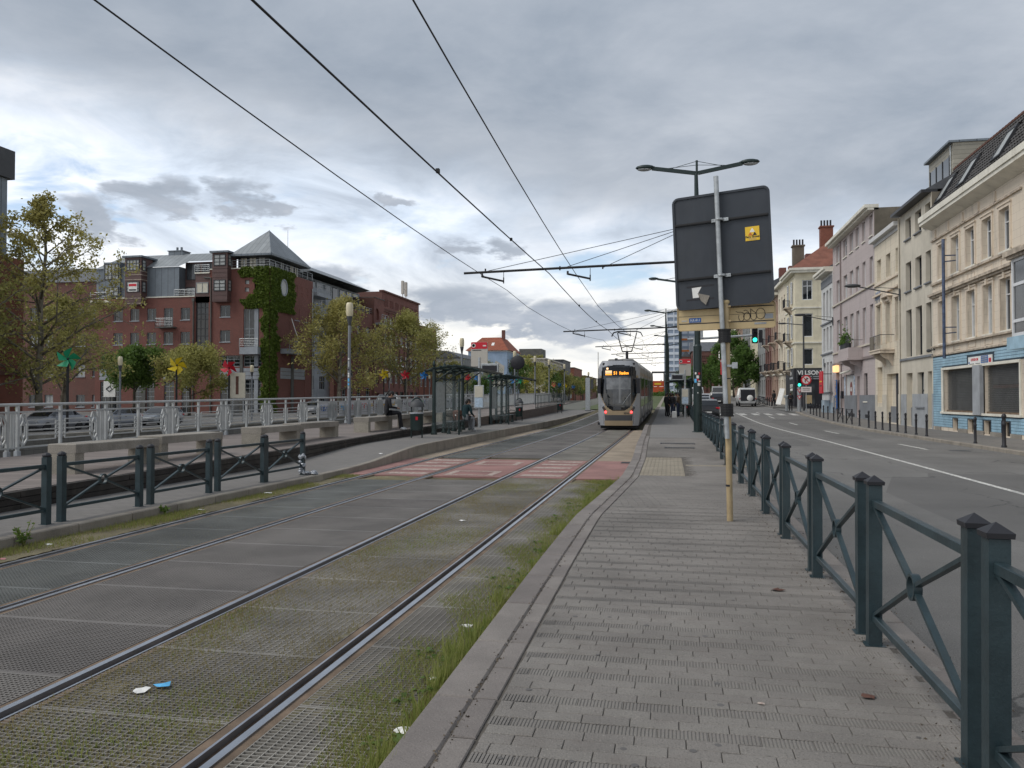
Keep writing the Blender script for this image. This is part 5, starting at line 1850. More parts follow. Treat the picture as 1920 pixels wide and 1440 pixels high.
# ivy on the corner
def ivy(n, seed):
 rng = np.random.default_rng(seed)
 P = []
 def put(u0, u1, z0, z1, k, front):
  u = rng.uniform(u0, u1, k)
  z = rng.uniform(z0, z1, k)
  for a, c in zip(u, z):
   P.append((a, -.06 - abs(rng.normal(0, .08)), c) if front else (LX + .06 + abs(rng.normal(0, .08)) + 71 - 0, a - LY, c))
 return P, rng
P, rng = [], np.random.default_rng(5)
def edge(v, z, c, amp):      # ragged outline
 return v + amp * math.sin(z * 2.1 + c) * .6 + amp * math.sin(z * 5.3 + 2 * c) * .4
cnt = 0
while cnt < 15000:
 z = rng.uniform(ZB, 17.6)
 if rng.random() < .5:          # left facade side
  x = rng.uniform(-52.2, LX)
  lim = -49.2 if z > 12.8 else (-48.15 if z > 9 else -48.3)
  if 12.6 < z < 13.7:
   lim = -50.8 + (13.7 - z) * .2
  if z > 16.4:
   lim = -51.0
  if 13.7 <= z < 14.3:
   lim = -50.0
  if x > edge(lim, z, 1, .35):
   P.append((x + 71, -.05 - abs(rng.normal(0, .10)), z))
   cnt += 1
 else:
  y = rng.uniform(LY, 95)
  lim = 94.2 if z > 12.4 else (89.6 if z < 7.5 or z > 9.5 else 90.2)
  if y < edge(lim, z, 2, .35) and not (((y - 91.4) / 1.05) ** 2 + ((z - 15.5) / 1.15) ** 2 < 1):
   P.append((LX + 71.05 + abs(rng.normal(0, .10)), y - LY, z))
   cnt += 1
P = np.array(P)

def leaves(name, P, size, m, parent=None, seed=1, flat=None, loc=None):
 rng = np.random.default_rng(seed)
 n = len(P)
 a = rng.normal(size=(n, 3))
 a /= np.linalg.norm(a, axis=1)[:, None]
 r = rng.normal(size=(n, 3))
 c = np.cross(a, r)
 c /= np.linalg.norm(c, axis=1)[:, None]
 s = size * rng.uniform(.6, 1.35, (n, 1))
 a, c = a * s, c * s * .62
 V = np.empty((n, 4, 3))
 V[:, 0], V[:, 1], V[:, 2], V[:, 3] = P - a, P - c * .9 + a * .15, P + a, P + c * .9 + a * .15
 me = bpy.data.meshes.new(name)
 me.vertices.add(n * 4)
 me.vertices.foreach_set('co', V.reshape(-1))
 me.loops.add(n * 4)
 me.loops.foreach_set('vertex_index', np.arange(n * 4, dtype=np.int32))
 me.polygons.add(n)
 me.polygons.foreach_set('loop_start', np.arange(0, n * 4, 4, dtype=np.int32))
 me.update(calc_edges=True)
 me.materials.append(m)
 return ob(name, me, parent, loc)

iv = tag(leaves('ivy', P, .17, m_ivy, None, 3), 'thick green ivy climbing the corner of the brick apartment block', 'ivy')
iv.location = (-71, LY, 0)
# dark brick building at the left edge
ops = []
for k in range(9):
 for z in (13.6, 16.3):
  ops.append((.8 + k * 2.5, 2.8 + k * 2.5, z, z + 2.0, (m_darkfr, 1, (.5,), [m_glass2, m_curtain], None, .1)))
 for z in (1.0, 5.2, 9.2):
  ops.append((.6 + k * 2.5, 2.4 + k * 2.5, z, z + 2.6, (m_greyfr, 1, (.35,), [m_glass, m_glass2], m_greyst, .1)))
lf = thing('corner_block', 'red brick block with dark metal top storeys at the left picture edge', 'apartment block', (-50, 28, ZB), PI / 2)
wall_mb(26, 13.0, 14, [o for o in ops if o[2] < 12], .3).build('wall', [m_brickl, m_brickl], lf)
wall_mb(24.4, 8.3, 12, [(o[0], o[1], o[2] - 13, o[3] - 13) + o[4:] for o in ops if o[2] > 12], .3).build('upper_wall', [m_zinc, m_zinc], lf, loc=(0, .1, 13.0))
for o in ops:
 window(lf, o[0], o[1], o[2], o[3], .3 if o[2] < 12 else .4, o[4])
MB().box(-.2, 24.8, -.2, 13, 19.0, 21.2).build('metal_attic', m_dgrey, lf)
MB().box(0, 26, -.15, .3, 3.9, 4.3).build('string_course', m_brickd, lf)
t = house('brick_block', 'plain dark brick block glimpsed behind the tall plane tree', (-90, 92, ZB), 0, 18.5, 17.5, 10, m_brickd, m_brickd, [(1 + k * 2.4, 2.3 + k * 2.4, z, z + 1.6, GN) for k in range(7) for z in (1, 5, 9, 12.6)], .2, 'building')
MB().prism([(0, -.2, 17.5), (0, 4, 20), (0, 9, 17.5)], (18.5, 0, 0)).build('roof', m_slate, t)
# houses further along the canal
zz = gz(190) * .6 - .4
ops = [(3.4, 4.4, 8.2, 10.6, W_WH2), (1.2, 2.2, 4.4, 7, W_WH2), (5.6, 6.6, 4.4, 7, W_WH2)]
t = house('blue_house', 'pale blue painted house with an orange hipped roof beyond the shelters', (-49.6, 192, zz), 0, 9.8, 12.6, 16, m_paleb, m_paleb, ops, .2)
b = MB()
b.add([(-.6, -.5, 12.7), (10.3, -.5, 12.7), (10.3, 16.5, 12.7), (-.6, 16.5, 12.7), (2.6, 4, 16.2), (7.4, 4, 16.2), (7.4, 12, 16.2), (2.6, 12, 16.2)], [(0, 1, 5, 4), (1, 2, 6, 5), (2, 3, 7, 6), (3, 0, 4, 7), (4, 5, 6, 7)])
b.build('roof', mat('orange_roof', (.26, .08, .045), .8, var=.2), t)
for (x, w) in ((3.2, .9), (5.6, .7)):
 b = MB()
 b.add([(x, 1.1, 14.0), (x + w, 1.1, 14.0), (x + w, 2.1, 14.75), (x, 2.1, 14.75)], [(0, 1, 2, 3)])
 b.build('skylight', m_paper, t)
MB().box(7.2, 8.0, 6, 6.8, 15, 18.2).build('chimney', m_brickd, t)
MB().box(-.1, 9.95, -.15, 16, 12.4, 12.7).build('cornice', m_offwhite, t)
for k in range(6):
 for z in (1.2, 4.6, 8.4):
  o_ = window(t, 0, 1.0, z, z + 2.2, 0, W_WH2)
  o_.location = (9.81, 1.2 + k * 2.4, z)
  o_.rotation_euler = (0, 0, PI / 2)
b = MB()
b.prism([(6.2, -.02, 7.4), (9.0, -.02, 6.6), (9.2, -.02, 8.8), (7.0, -.02, 10.2)], (0, .012, 0))
b.prism([(6.0, -.02, 3.2), (9.0, -.02, 2.8), (9.2, -.02, 5.4), (6.6, -.02, 5.9)], (0, .012, 0))
b.build('painted_mural', m_concl, t)
t = house('grey_house', 'low grey house with lozenge patterned gable left of the pale blue house', (-54, 165, zz), 0, 9.6, 9.6, 20, m_greystone, m_greystone, [], .2)
b = MB()
for k in range(-8, 14):
 for sg_ in (1, -1):
  xa, za, xb, zb_ = k * .9, 2.0, k * .9 + 7.0, 9.0
  if xa < 0:
   za += -xa
   xa = 0
  if xb > 9.4:
   zb_ -= xb - 9.4
   xb = 9.4
  if zb_ - za > .3:
   if sg_ < 0:
    xa, xb = 9.4 - xa, 9.4 - xb
   b.beam((xa + .1, -.04, za), (xb + .1, -.04, zb_), .10, .05, (0, 1, 0))
b.build('lozenge_bands', m_concl, t)
MB().prism([(-.2, -.2, 9.6), (9.8, -.2, 9.6), (7, -.2, 11.0), (3, -.2, 11.3)], (0, 18, 0)).build('roof', m_slate, t)
zz = gz(250) * .6 - .4
ops = [(.6, 3.6, 10.2, 12.2, (m_darkfr, 2, (), [m_glass, m_glass2], None, .1)), (4.2, 8.8, 10.2, 12.2, (m_darkfr, 3, (), [m_glass, m_glass2], None, .1)), (.8, 3.0, 5.8, 8.4, (m_darkfr, 1, (), [m_glass], None, .1)), (4.0, 7.0, 5.8, 8.4, (m_darkfr, 2, (), [m_curtain], None, .1)), (7.8, 9.4, 5.8, 8.4, (m_darkfr, 0, (), [m_glass], None, .1)), (1, 4, 1, 4, (m_darkfr, 1, (), [m_glass], None, .1)), (5, 9, 1, 4, (m_darkfr, 1, (), [m_glass], None, .1))]
t = house('modern_block', 'white modern block with ribbon windows and a planted roof', (-50.3, 252, zz), 0, 10.4, 13.4, 42, m_concl, m_concl, ops, .3, 'building')
MB().box(-.6, 11.0, -.8, 42, 13.4, 13.8).build('roof_slab', m_concl, t)
MB().box(1.5, 8.8, 3, 12, 13.8, 17.0).build('penthouse', m_pier, t)
for k in range(12):
 for z in (1.2, 5.6, 10.0):
  o_ = window(t, 0, 2.0, z, z + 2.4, 0, (m_darkfr, 1, (), [m_glass, m_glass2], None, .1))
  o_.location = (10.41, 1.5 + k * 3.3, z)
  o_.rotation_euler = (0, 0, PI / 2)
P = np.array([(random.uniform(.5, 9.8), random.uniform(-.4, 1.2), 13.9 + abs(random.gauss(0, .35))) for _ in range(700)])
leaves('roof_plants', P, .28, m_leafol, t, 8)
for (x, y, w, h, d, m, nm, lab, cat) in [(-49.5, 300, 9, 15.4, 22, m_dgrey, 'black_block', 'black clad block behind the white modern one', 'building'), (-49, 330, 9, 13.6, 30, m_brickl, 'brick_block', 'dark orange brick block past the black one', 'building'),
        (-49, 372, 9, 11.5, 60, m_brickd, 'brick_block', 'low brown block just left of the tram', 'building')]:
 zz = gz(y) * .6 - .4
 t = house(nm, lab, (x, y, zz), 0, w, h, d, m, m, [(.8 + k * 2.8, 2.6 + k * 2.8, z, z + 2.0, (m_darkfr, 1, (), [m_glass2, m_curtain], None, .1)) for k in range(3) for z in (1, 4.6, 8.2)], .2, cat)
 for k in range(6):
  o_ = window(t, 0, 2.0, 8.2, 10.2, 0, (m_darkfr, 1, (), [m_glass2, m_curtain], None, .1))
  o_.location = (w + .01, 2 + k * 3.2, 8.2)
  o_.rotation_euler = (0, 0, PI / 2)
 MB().box(-.2, w + .2, -.2, d, h, h + .3).build('roof_slab', m_pier, t)
tag(MB().tube([(-30, 330, 0), (-30, 330, 21)], .16, 6).build('mast', m_concl, None), 'thin pale mast standing above the roofs left of the tram', 'mast')

# ------------------------------------------------------------------ pedestrian barriers
ORD = ['nearest', 'second nearest', 'third nearest', 'fourth nearest', 'fifth nearest', 'sixth nearest', 'seventh nearest', 'eighth nearest', 'ninth nearest', 'tenth nearest', 'eleventh nearest', 'twelfth nearest']

def barrier_parts(t, L, H, round_cap):
 """a panel along local +Y from 0 to L"""
 cap = MB()
 if round_cap:
  cap.lathe([(.047, 0), (.056, .012), (.052, .03), (.03, .048), (.005, .056)], (0, 0, 0), 12)
 else:
  cap.add([(-.052, -.052, 0), (.052, -.052, 0), (.052, .052, 0), (-.052, .052, 0), (-.054, -.054, .022), (.054, -.054, .022), (.054, .054, .022), (-.054, .054, .022), (0, 0, .062)],
    [(3, 2, 1, 0)] + [(i, (i + 1) % 4, 4 + (i + 1) % 4, 4 + i) for i in range(4)] + [(4 + i, 4 + (i + 1) % 4, 8) for i in range(4)])
  cap.lathe([(.007, 0), (.007, .008)], (0, -.0, -.012), 6)
 cm = cap.mesh('cap', m_cap)
 pm = MB()
 h = H - .06
 pm.frust(-.041, .041, -.041, .041, -.05, h, .004)
 pm.box(-.062, .062, -.062, .062, -.01, .004)
 pm = pm.mesh('post', m_fence)
 for y in (0, L):
  p = ob('post', pm, t, (0, y, 0))
  ob('cap', cm, p, (0, 0, h))
 zt, zb, mid = H - .155, .20, L / 2
 zm = (zt + zb) / 2
 MB().frust(-.022, .022, .041, L - .041, zt - .045, zt, .004).build('top_rail', m_fence, t)
 MB().frust(-.020, .020, .041, L - .041, zb - .04, zb, .004).build('bottom_rail', m_fence, t)
 r = .062
 for (y, z) in ((.041, zt - .04), (L - .041, zt - .04), (.041, zb), (L - .041, zb)):
  d = Vector((0, mid - y, zm - z)).normalized()
  MB().beam((0, y, z), (0, mid - d.y * r, zm - d.z * r), .022, .036, (1, 0, 0)).build('brace', m_fence, t)
 b = MB()
 n = 16
 vs = []
 for k in range(n):
  a = 2 * PI * k / n
  for (rr, x) in ((r + .012, -.022), (r + .012, .022), (r - .004, .022), (r - .004, -.022)):
   vs.append((x, mid + rr * math.cos(a), zm + rr * math.sin(a)))
 b.add(vs, [(4 * k + q, 4 * k + (q + 1) % 4, 4 * ((k + 1) % n) + (q + 1) % 4, 4 * ((k + 1) % n) + q) for k in range(n) for q in range(4)])
 b.build('ring', m_fence, t, smooth=True, ang=40)

def set_barriers(spots, L, H, rc, labels, group):
 base = thing('pedestrian_barrier', labels[0], 'barrier', spots[0][:3], 0, group)
 base.rotation_euler = spots[0][3:] if len(spots[0]) > 3 else (0, 0, 0)
 base.location = spots[0][:3]
 barrier_parts(base, L, H, rc)
 ch = tree_of(base)
 for s_, lb in list(zip(spots, labels))[1:]:
  c = copy_tree(base, None, ch)
  c.location = s_[:3]
  c.rotation_euler = s_[3:] if len(s_) > 3 else (0, 0, 0)
  c['label'] = lb

sp, lb = [], []
for k in range(31):
 y = 1.82 + 2.03 * k
 sl = math.atan2((rp(y + 1.76) - rp(y)) if y > 45 else 0, 1.76)
 sp.append((1.28 + random.uniform(-.008, .008), y, .12 + gz(y), sl, random.uniform(-.009, .009), random.uniform(-.004, .004)))
 lb.append('%s dark green cross-braced barrier panel beside the road' % ORD[k] if k < 12 else 'dark cross-braced barrier panel far along the road edge')
set_barriers(sp, 1.76, 1.10, False, lb, 'barriers along the road edge of the platform')
sp, lb = [], []
lefty = [5.60, 7.37, 9.12, 10.87, 12.62, 14.20]
leftw = ['cut off at the picture edge', 'farther left, its post doubled with the next', 'before the nearest bench', 'between the two benches', 'second from the end', 'at the end with grey foil on its post']
for y, w in zip(lefty, leftw):
 x0 = -7.84 + (y - 9) * .028
 sp.append((x0, y, lp(y), 0, 0, math.atan2(-.028, 1)))
 lb.append('cross-braced barrier panel on the left pavement, ' + w)
set_barriers(sp, 1.5, .92, True, lb, 'barriers along the left pavement')
b = MB()
random.seed(3)
for k in range(26):
 a, z = random.uniform(0, 2 * PI), random.uniform(.06, .42)
 b.ball((-7.66 + .05 * math.cos(a), 15.70 + .05 * math.sin(a), lp(15.7) + z), random.uniform(.025, .05), None, random.uniform(.02, .05), 6, 4)
for k in range(22):
 b.ball((-7.66 + random.uniform(-.05, .28), 15.70 + random.uniform(-.08, .1), lp(15.7) + random.uniform(.01, .07)), random.uniform(.03, .07), None, random.uniform(.02, .04), 6, 4)
tag(b.build('foil_wrap', m_foil), 'crumpled grey foil wrapped round the foot of the last left barrier post', 'foil')

# ------------------------------------------------------------------ road sign seen from behind
sg = thing('road_sign', 'tall dark grey back of a tilted road sign on a leaning steel pole', 'road sign', (.70, 10.84, .12))
P0 = Vector((.70, 10.84, .12))
MB().tube([(-.0, -.005, 1.08), (-.07, -.0, 2.92), (-.128, -.0, 4.54)], .032, 12).build('pole', m_galv, sg, True, 40)
pz = .04
ang = math.atan2(.10, 1.25)
pb = ob('sign_panel', None, sg, (-.052, .06, 3.58), rot=(0, D2R(-2.2), D2R(-15)))
pb.name = 'sign_panel'

def rrect(w, h, r, n=5):
 pts = []
 for cx, cz, a0 in ((w / 2 - r, h / 2 - r, 0), (-w / 2 + r, h / 2 - r, 90), (-w / 2 + r, -h / 2 + r, 180), (w / 2 - r, -h / 2 + r, 270)):
  for k in range(n + 1):
   a = D2R(a0 + 90 * k / n)
   pts.append((cx + r * math.cos(a), cz + r * math.sin(a)))
 return pts

b = MB()
b.prism([(x, 0, z) for x, z in rrect(1.25, 1.50, .07)], (0, .012, 0))
o = b.build('plate', m_back, pb)
b = MB()
rim = rrect(1.25, 1.50, .07)
for i in range(len(rim)):
 p, q = rim[i], rim[(i + 1) % len(rim)]
 b.beam((p[0], -.008, p[1]), (q[0], -.008, q[1]), .03, .014, (0, 1, 0))
b.build('rim', m_back, pb)
for zc in (.385, -.355):
 b = MB()
 b.beam((-.61, -.016, zc), (.61, -.016, zc), .03, .028)
 b.box(-.60, .60, -.034, -.028, zc - .006, zc + .004)
 b.build('rail', m_black, pb)
 b = MB()
 for x in (-.075, .075):
  b.frust(x - .035, x + .035, -.052, -.035, zc - .022, zc + .022, .004)
  b.lathe([(.009, 0), (.009, .006)], (x + (.015 if x > 0 else -.015), -.05, zc), 6)
 b.tube([(-.04, -.05, zc), (-.03, -.095, zc), (0, -.112, zc), (.03, -.095, zc), (.04, -.05, zc)], .017, 8)
 b.build('clamp', m_galv, pb)
st = ob('sticker', MB().box(-.09, .09, -.006, -.002, -.092, .092).mesh('sticker', m_yellow), pb, (.40, 0, .16))
b = MB()
b.prism([(0, -.0075, .075), (.034, -.0075, .018), (-.034, -.0075, .018)], (0, .001, 0))
b.build('emblem_white', m_paper, st)
MB().prism([(-.026, -.0075, .022), (.004, -.0075, -.026), (-.056, -.0075, -.026)], (0, .001, 0)).build('emblem_orange', m_orange, st)
MB().prism([(.03, -.0075, .022), (.058, -.0075, -.026), (.004, -.0075, -.026)], (0, .001, 0)).build('emblem_black', m_tblack, st)
text('Fero Group', .036, m_tblack, st, (0, -.0075, -.042), (PI / 2, 0, 0), ext=.0006, bold=.0012)
MB().box(-.05, .05, -.0075, -.007, -.066, -.058).build('print_line', m_beiged, st)
MB().box(-.045, .045, -.0075, -.007, -.083, -.077).build('print_line', m_beiged, st)
MB().prism([(-.42, -.004, -.475), (-.29, -.004, -.47), (-.335, -.004, -.545), (-.33, -.004, -.61), (-.41, -.004, -.612)], (0, .002, 0)).build('torn_paper', m_paper, pb)
MB().prism([(-.345, -.006, -.55), (-.185, -.004, -.60), (-.235, -.03, -.72), (-.30, -.02, -.66)], (0, .002, 0)).build('torn_paper', m_conc, pb)
for (x0, x1, z) in ((-.49, -.12, -.46), (-.50, -.13, -.635)):
 MB().box(x0, x1, -.002, .0, z - .012, z + .012).build('tape_strip', m_tblack, pb)

bs = thing('direction_sign', 'low wide beige sign back with scribbled graffiti on a beige pole', 'road sign', (.735, 10.90, .12))
MB().tube([(0, 0, -.02), (-.02, 0, 1.4), (-.035, .0, 2.88)], .040, 14).build('pole', m_beiged, bs, True, 40)
MB().lathe([(.044, 0), (.05, .01), (.05, .03), (.03, .045)], (-.035, 0, 2.86), 14).build('pole_cap', m_beige, bs, True, 40)
sp_ = ob('sign_panel', None, bs, (-.04, .085, 2.70), rot=(0, D2R(-.6), D2R(-11)))
b = MB()
b.prism([(x, 0, z) for x, z in rrect(1.26, .335, .04)], (0, .03, 0))
b.build('plate', m_beige, sp_)
b = MB()
rim = rrect(1.27, .345, .045)
for i in range(len(rim)):
 p, q = rim[i], rim[(i + 1) % len(rim)]
 b.beam((p[0], -.003, p[1]), (q[0], -.003, q[1]), .012, .014, (0, 1, 0))
b.build('rim', m_beiged, sp_)
for z in (.115, .02, -.08):
 MB().box(-.615, .615, -.0035, .0, z - (.0055 if z != .02 else .002), z + .0055 * (z != .02) + .002).build('seam', m_tblack, sp_)
for z in (.115, -.08):
 b = MB()
 b.tube([(-.055, -.10, z), (.075, -.10, z)], .018, 10)
 b.tube([(.055, -.12, z), (.085, -.12, z)], .012, 8)
 b.box(-.05, .05, -.09, 0, z - .015, z + .015)
 b.build('bracket', m_beiged, sp_)
b = MB()

def scr(pts, r=.0035):
 b.tube([(x, -.005, z) for x, z in pts], r, 5)

def arc(cx, cz, rx, rz, a0, a1, n=12):
 return [(cx + rx * math.cos(D2R(a0 + (a1 - a0) * k / n)), cz + rz * math.sin(D2R(a0 + (a1 - a0) * k / n))) for k in range(n + 1)]

scr([(.135, .055), (.16, .045), (.20, .045), (.235, .03), (.25, .0)])
scr(arc(.205, -.02, .035, .055, 150, 380))
scr(arc(.275, -.015, .042, .05, 0, 360))
scr([(.235, .06), (.26, .07), (.29, .05), (.32, 0), (.325, -.03)])
scr([(.325, -.04), (.325, .085), (.345, .06), (.385, .03), (.40, .0)])
scr(arc(.36, -.02, .037, .045, 170, 380))
scr(arc(.45, .015, .057, .072, 0, 360))
b.build('graffiti', m_tblack, sp_)
st = ob('sticker', MB().box(-.08, .08, -.004, -.001, -.03, .03).mesh('sticker', m_blue), sp_, (-.40, 0, -.035))
b = MB()
for k in range(9):
 x = -.065 + k * .015
 b.beam((x, -.0055, -.018 + random.uniform(-.004, .004)), (x + random.uniform(-.004, .016), -.0055, .018 + random.uniform(-.006, .006)), .005, .001, (0, 1, 0))
b.build('scribble', m_paper, st)
MB().box(.50, .605, -.004, -.001, -.055, .01).build('faded_sticker', m_plinth, sp_)
MB().box(.37, .52, -.004, -.001, -.125, -.10).build('faded_sticker', m_plinth, sp_)
MB().box(-.58, -.51, -.004, -.001, -.05, -.03).build('faded_sticker', m_concl, sp_)
for (z0, z1) in ((2.34, 2.52), (1.37, 1.54)):
 b = MB()
 k = 8
 for i in range(k):
  z = z0 + (z1 - z0) * i / k
  xs = -.034 - (z - 1.45) * .0275
  b.tube([(xs, -.032, z), (xs, -.032, z + (z1 - z0) / k * .94)], .080 + random.uniform(0, .008), 12)
 b.T = None
 b.build('black_tape', m_black, bs)
b = MB()
b.box(-.035, .10, -.06, -.03, 2.02, 2.05)
b.frust(.03, .10, -.075, -.035, 2.0, 2.08, .005)
b.build('small_clamp', m_galv, bs)
MB().tube([(-.012, 0, .45), (-.012, 0, .475)], .0415, 14).build('metal_band', m_tblack, bs)
MB().tube([(-.024, 0, 1.86), (-.025, 0, 1.875)], .0415, 14).build('metal_band', m_tblack, bs)
b = MB().box(-.115, -.05, -.045, -.036, 1.92, 2.12)
stk = b.build('red_sticker', m_red, bs)
MB().prism([(-.10, -.047, 2.07), (-.083, -.047, 2.05), (-.066, -.047, 2.07), (-.078, -.047, 2.02), (-.078, -.047, 1.96), (-.088, -.047, 1.96), (-.088, -.047, 2.02)], (0, .0015, 0)).build('sticker_print', m_tblack, stk)
MB().box(-.112, -.055, -.047, -.0455, 2.085, 2.11).build('sticker_print', m_paper, stk)

# ------------------------------------------------------------------ catenary poles with street lamps

def lumin(par, x, z, s):
 b = MB()
 b.ball((x + s * .30, 0, z + .03), .42, .20, .12, 12, 6)
 b.tube([(x - s * .12, 0, z + .02), (x, 0, z + .03)], .05, 8)
 o = b.build('lamp_head', m_green, par, True)
 MB().ball((x + s * .32, 0, z - .035), .33, .16, .09, 10, 6).build('lamp_glass', m_lamp if False else m_galv, o, True)

def catenary(x, y, z0, lab, reach, arm=True, big=True, lamps=True):
 t = thing('catenary_pole', lab, 'pole', (x, y, z0), 0, 'catenary poles along the tram tracks')
 r0, r1 = (.175, .125)
 MB().tube([(0, 0, -.05), (0, 0, 3.65)], r0, 16).build('base_tube', m_green, t, True, 40)
 MB().lathe([(r0, 0), (r0 * 1.02, .02), (r1, .1)], (0, 0, 3.65), 16).build('collar', m_green, t, True, 40)
 MB().tube([(0, 0, 3.7), (0, 0, 9.2), (-.03, 0, 11.1)], [r1, r1 * .9, r1 * .62], 14).build('upper_tube', m_green, t, True, 40)
 MB().lathe([(.25, 0), (.25, .03), (.19, .05)], (0, 0, -.01), 16).build('base_plate', m_green, t)
 if lamps:
  for s in (-1, 1):
   b = MB()
   b.beam((s * .05, 0, 11.15), (s * 1.9, 0, 11.46), .09, .16)
   b.tube([(s * .02, 0, 11.66), (s * 1.1, 0, 11.40)], .012, 5)
   b.tube([(s * .02, 0, 11.50), (s * 1.3, 0, 11.42)], .012, 5)
   lumin(b.build('lamp_arm', m_green, t), s * 1.9, 11.48, s)
  MB().tube([(0, 0, 11.05), (0, 0, 11.7)], .05, 8).build('mast_top', m_green, t)
 if arm:
  za = 7.34
  b = MB()
  b.tube([(-.1, 0, za + .02), (-reach, 0, za - .2)], .055, 8)
  b.build('cross_arm', m_wire, t)
  b = MB()
  for xe in (-reach + 1.0, -reach + 4.4, -reach + 6.3):
   b.tube([(-.02, 0, 9.0 - .05), (xe, 0, za - .15)], .014, 5)
   b.beam((xe, 0, za - .2), (xe, 0, za - .02), .06)
  b.build('stay_wires', m_wire, t)
  for xe in (-reach + .85, -reach + 4.75):
   b = MB()
   b.tube([(xe, 0, za - .25), (xe, -.03, za - .40)], .05, 6)
   b.tube([(xe, -.03, za - .38), (xe + 1.0, -.03, za - .62)], .045, 6)
   b.tube([(xe + 1.0, -.03, za - .45), (xe + 1.0, -.03, za - .72)], .03, 6)
   b.tube([(xe + 1.0, -.03, za - .15), (xe + 1.0, -.03, za - .55)], .014, 5)
   b.build('steady_arm', m_wire, t)
 return t

CP = [(1.06, 35.2, 10.35, 'nearest tall green catenary pole with stickers and two street lamps'), (.65, 68.7, 9.9, 'second tall green catenary pole, thin beside the far platform sign'),
      (-.75, 99, 8.6, 'third catenary pole standing clear against the sky beside the tower'), (-.8, 126, 8.6, 'fourth catenary pole, a thin line past the tram'),
      (-.8, 152, 8.6, 'fifth catenary pole, tiny beyond the tram'), (-.8, 180, 8.6, 'sixth and farthest catenary pole, tiny beyond the tram')]
for i, (x, y, rch, lab) in enumerate(CP):
 t = catenary(x, y, (rp(y) - .0) if y < 40 else gz(y) + .1, lab, rch, lamps=True)
 if i == 0:
  for (px, pz, w, h, m) in ((-.09, 2.47, .07, .09, m_paper), (.06, 2.46, .08, .09, m_red), (-.0, 2.30, .11, .12, m_paper), (-.10, 2.12, .11, .16, m_lightblue), (.07, 2.15, .12, .05, m_paper), (.05, 1.98, .12, .13, m_paper), (-.0, 1.66, .04, .04, m_paper), (.0, 2.2, .09, .08, m_red)):
   b = MB()
   a = math.asin(max(-1, min(1, px / .178)))
   for k in range(4):
    a0, a1 = a + (k - 2) / 4 * w / .178, a + (k - 1) / 4 * w / .178
    b.quad((.178 * math.sin(a0), -.178 * math.cos(a0), pz), (.178 * math.sin(a1), -.178 * math.cos(a1), pz), (.178 * math.sin(a1), -.178 * math.cos(a1), pz + h), (.178 * math.sin(a0), -.178 * math.cos(a0), pz + h))
   b.build('sticker', m, t)

def wire(lab, pts, r=.011, m=m_wire, name='overhead_wire'):
 tag(MB().tube(pts, r, 6).build(name, m, None, True), lab, 'wire', 'overhead tram wires')

def catn(x, z, sag, y0=-4):
 pts = []
 sup = [y0, 35.2, 68.7, 99, 126, 152, 180]
 for a, c in zip(sup, sup[1:]):
  for k in range(8):
   f = k / 8
   y = a + (c - a) * f
   zz = z(y) - sag * 4 * f * (1 - f)
   pts.append((x(y), y, zz))
 return pts

zg = lambda y: (gz(y) if y > 40 else 0)
wire('contact wire over the far left tram track', catn(lambda y: float(np.interp(y, [-4, 35.2, 68.7, 180], [-6.3, -7.3, -5.8, -6.1])), lambda y: 6.62 + zg(y) if y < 36 else 6.45 + zg(y), .28), .012)
wire('thick feeder cable fixed on top of the cross arm', catn(lambda y: float(np.interp(y, [-4, 35.2, 60], [-5.78, -5.36, -5.4])), lambda y: 7.30 + zg(y), .12), .020)
wire('contact wire over the track with the tram', catn(lambda y: float(np.interp(y, [-4, 35.2, 68.7, 180], [-2.55, -3.75, -2.5, -2.9])), lambda y: 6.62 + zg(y) if y < 36 else 6.45 + zg(y), .30), .012)
b = MB()
for y in (9.3, 18.5, 27.0, 47.0, 58.0):
 xc = float(np.interp(y, [-4, 35.2, 60], [-5.78, -5.36, -5.4]))
 b.box(xc - .04, xc + .04, y - .05, y + .05, 7.30 + zg(y) - .12, 7.30 + zg(y) - .02)
tag(b.build('cable_clips', m_wire), 'small black clips along the thick feeder cable', 'clips', kind='stuff')

# ------------------------------------------------------------------ canal railing
RX = -14.5
rz_ = lambda y: .44 + .011 * (y - 15)      # foot of the railing
rail = thing('canal_railing', 'long pale grey ornamental railing along the canal behind the benches', 'railing', (0, 0, 0))
MOD = 2.87
yk0 = 15.38 - 4 * MOD
me_post = MB().frust(-.03, .03, -.03, .03, .0, 1.12, .004).mesh('post', m_railing)
b = MB()
oct_ = [(.0, .20), (.12, .36), (.12, .72), (.04, .92), (-.04, .92), (-.12, .72), (-.12, .36)]
for i in range(7):
 p, q = oct_[i], oct_[(i + 1) % 7]
 b.beam((0, p[0], p[1]), (0, q[0], q[1]), .035, .035, (1, 0, 0))
ov = [(.0, .36), (.055, .45), (.055, .66), (.0, .76), (-.055, .66), (-.055, .45)]
for i in range(6):
 p, q = ov[i], ov[(i + 1) % 6]
 b.beam((0, p[0], p[1]), (0, q[0], q[1]), .03, .03, (1, 0, 0))
b.beam((0, 0, .76), (0, 0, .92), .025)
b.beam((0, 0, .20), (0, 0, .36), .025)
me_med = b.mesh('medallion', m_railing)
b = MB()
for s in (-1, 1):
 for k in range(4):
  z = .40 + k * .10
  for i in range(8):
   a0, a1 = D2R(40 * i), D2R(40 * (i + 1))
   b.beam((0, s * .09 + .036 * math.cos(a0), z + .036 * math.sin(a0)), (0, s * .09 + .036 * math.cos(a1), z + .036 * math.sin(a1)), .018, .018, (1, 0, 0))
 b.beam((0, s * .15, .33), (0, s * .15, .77), .025)
me_scr = b.mesh('scroll', m_railing)
me_bar = MB().box(-.014, .014, .0, 1.0, -.014, .014).mesh('bar', m_railing)
b = MB()
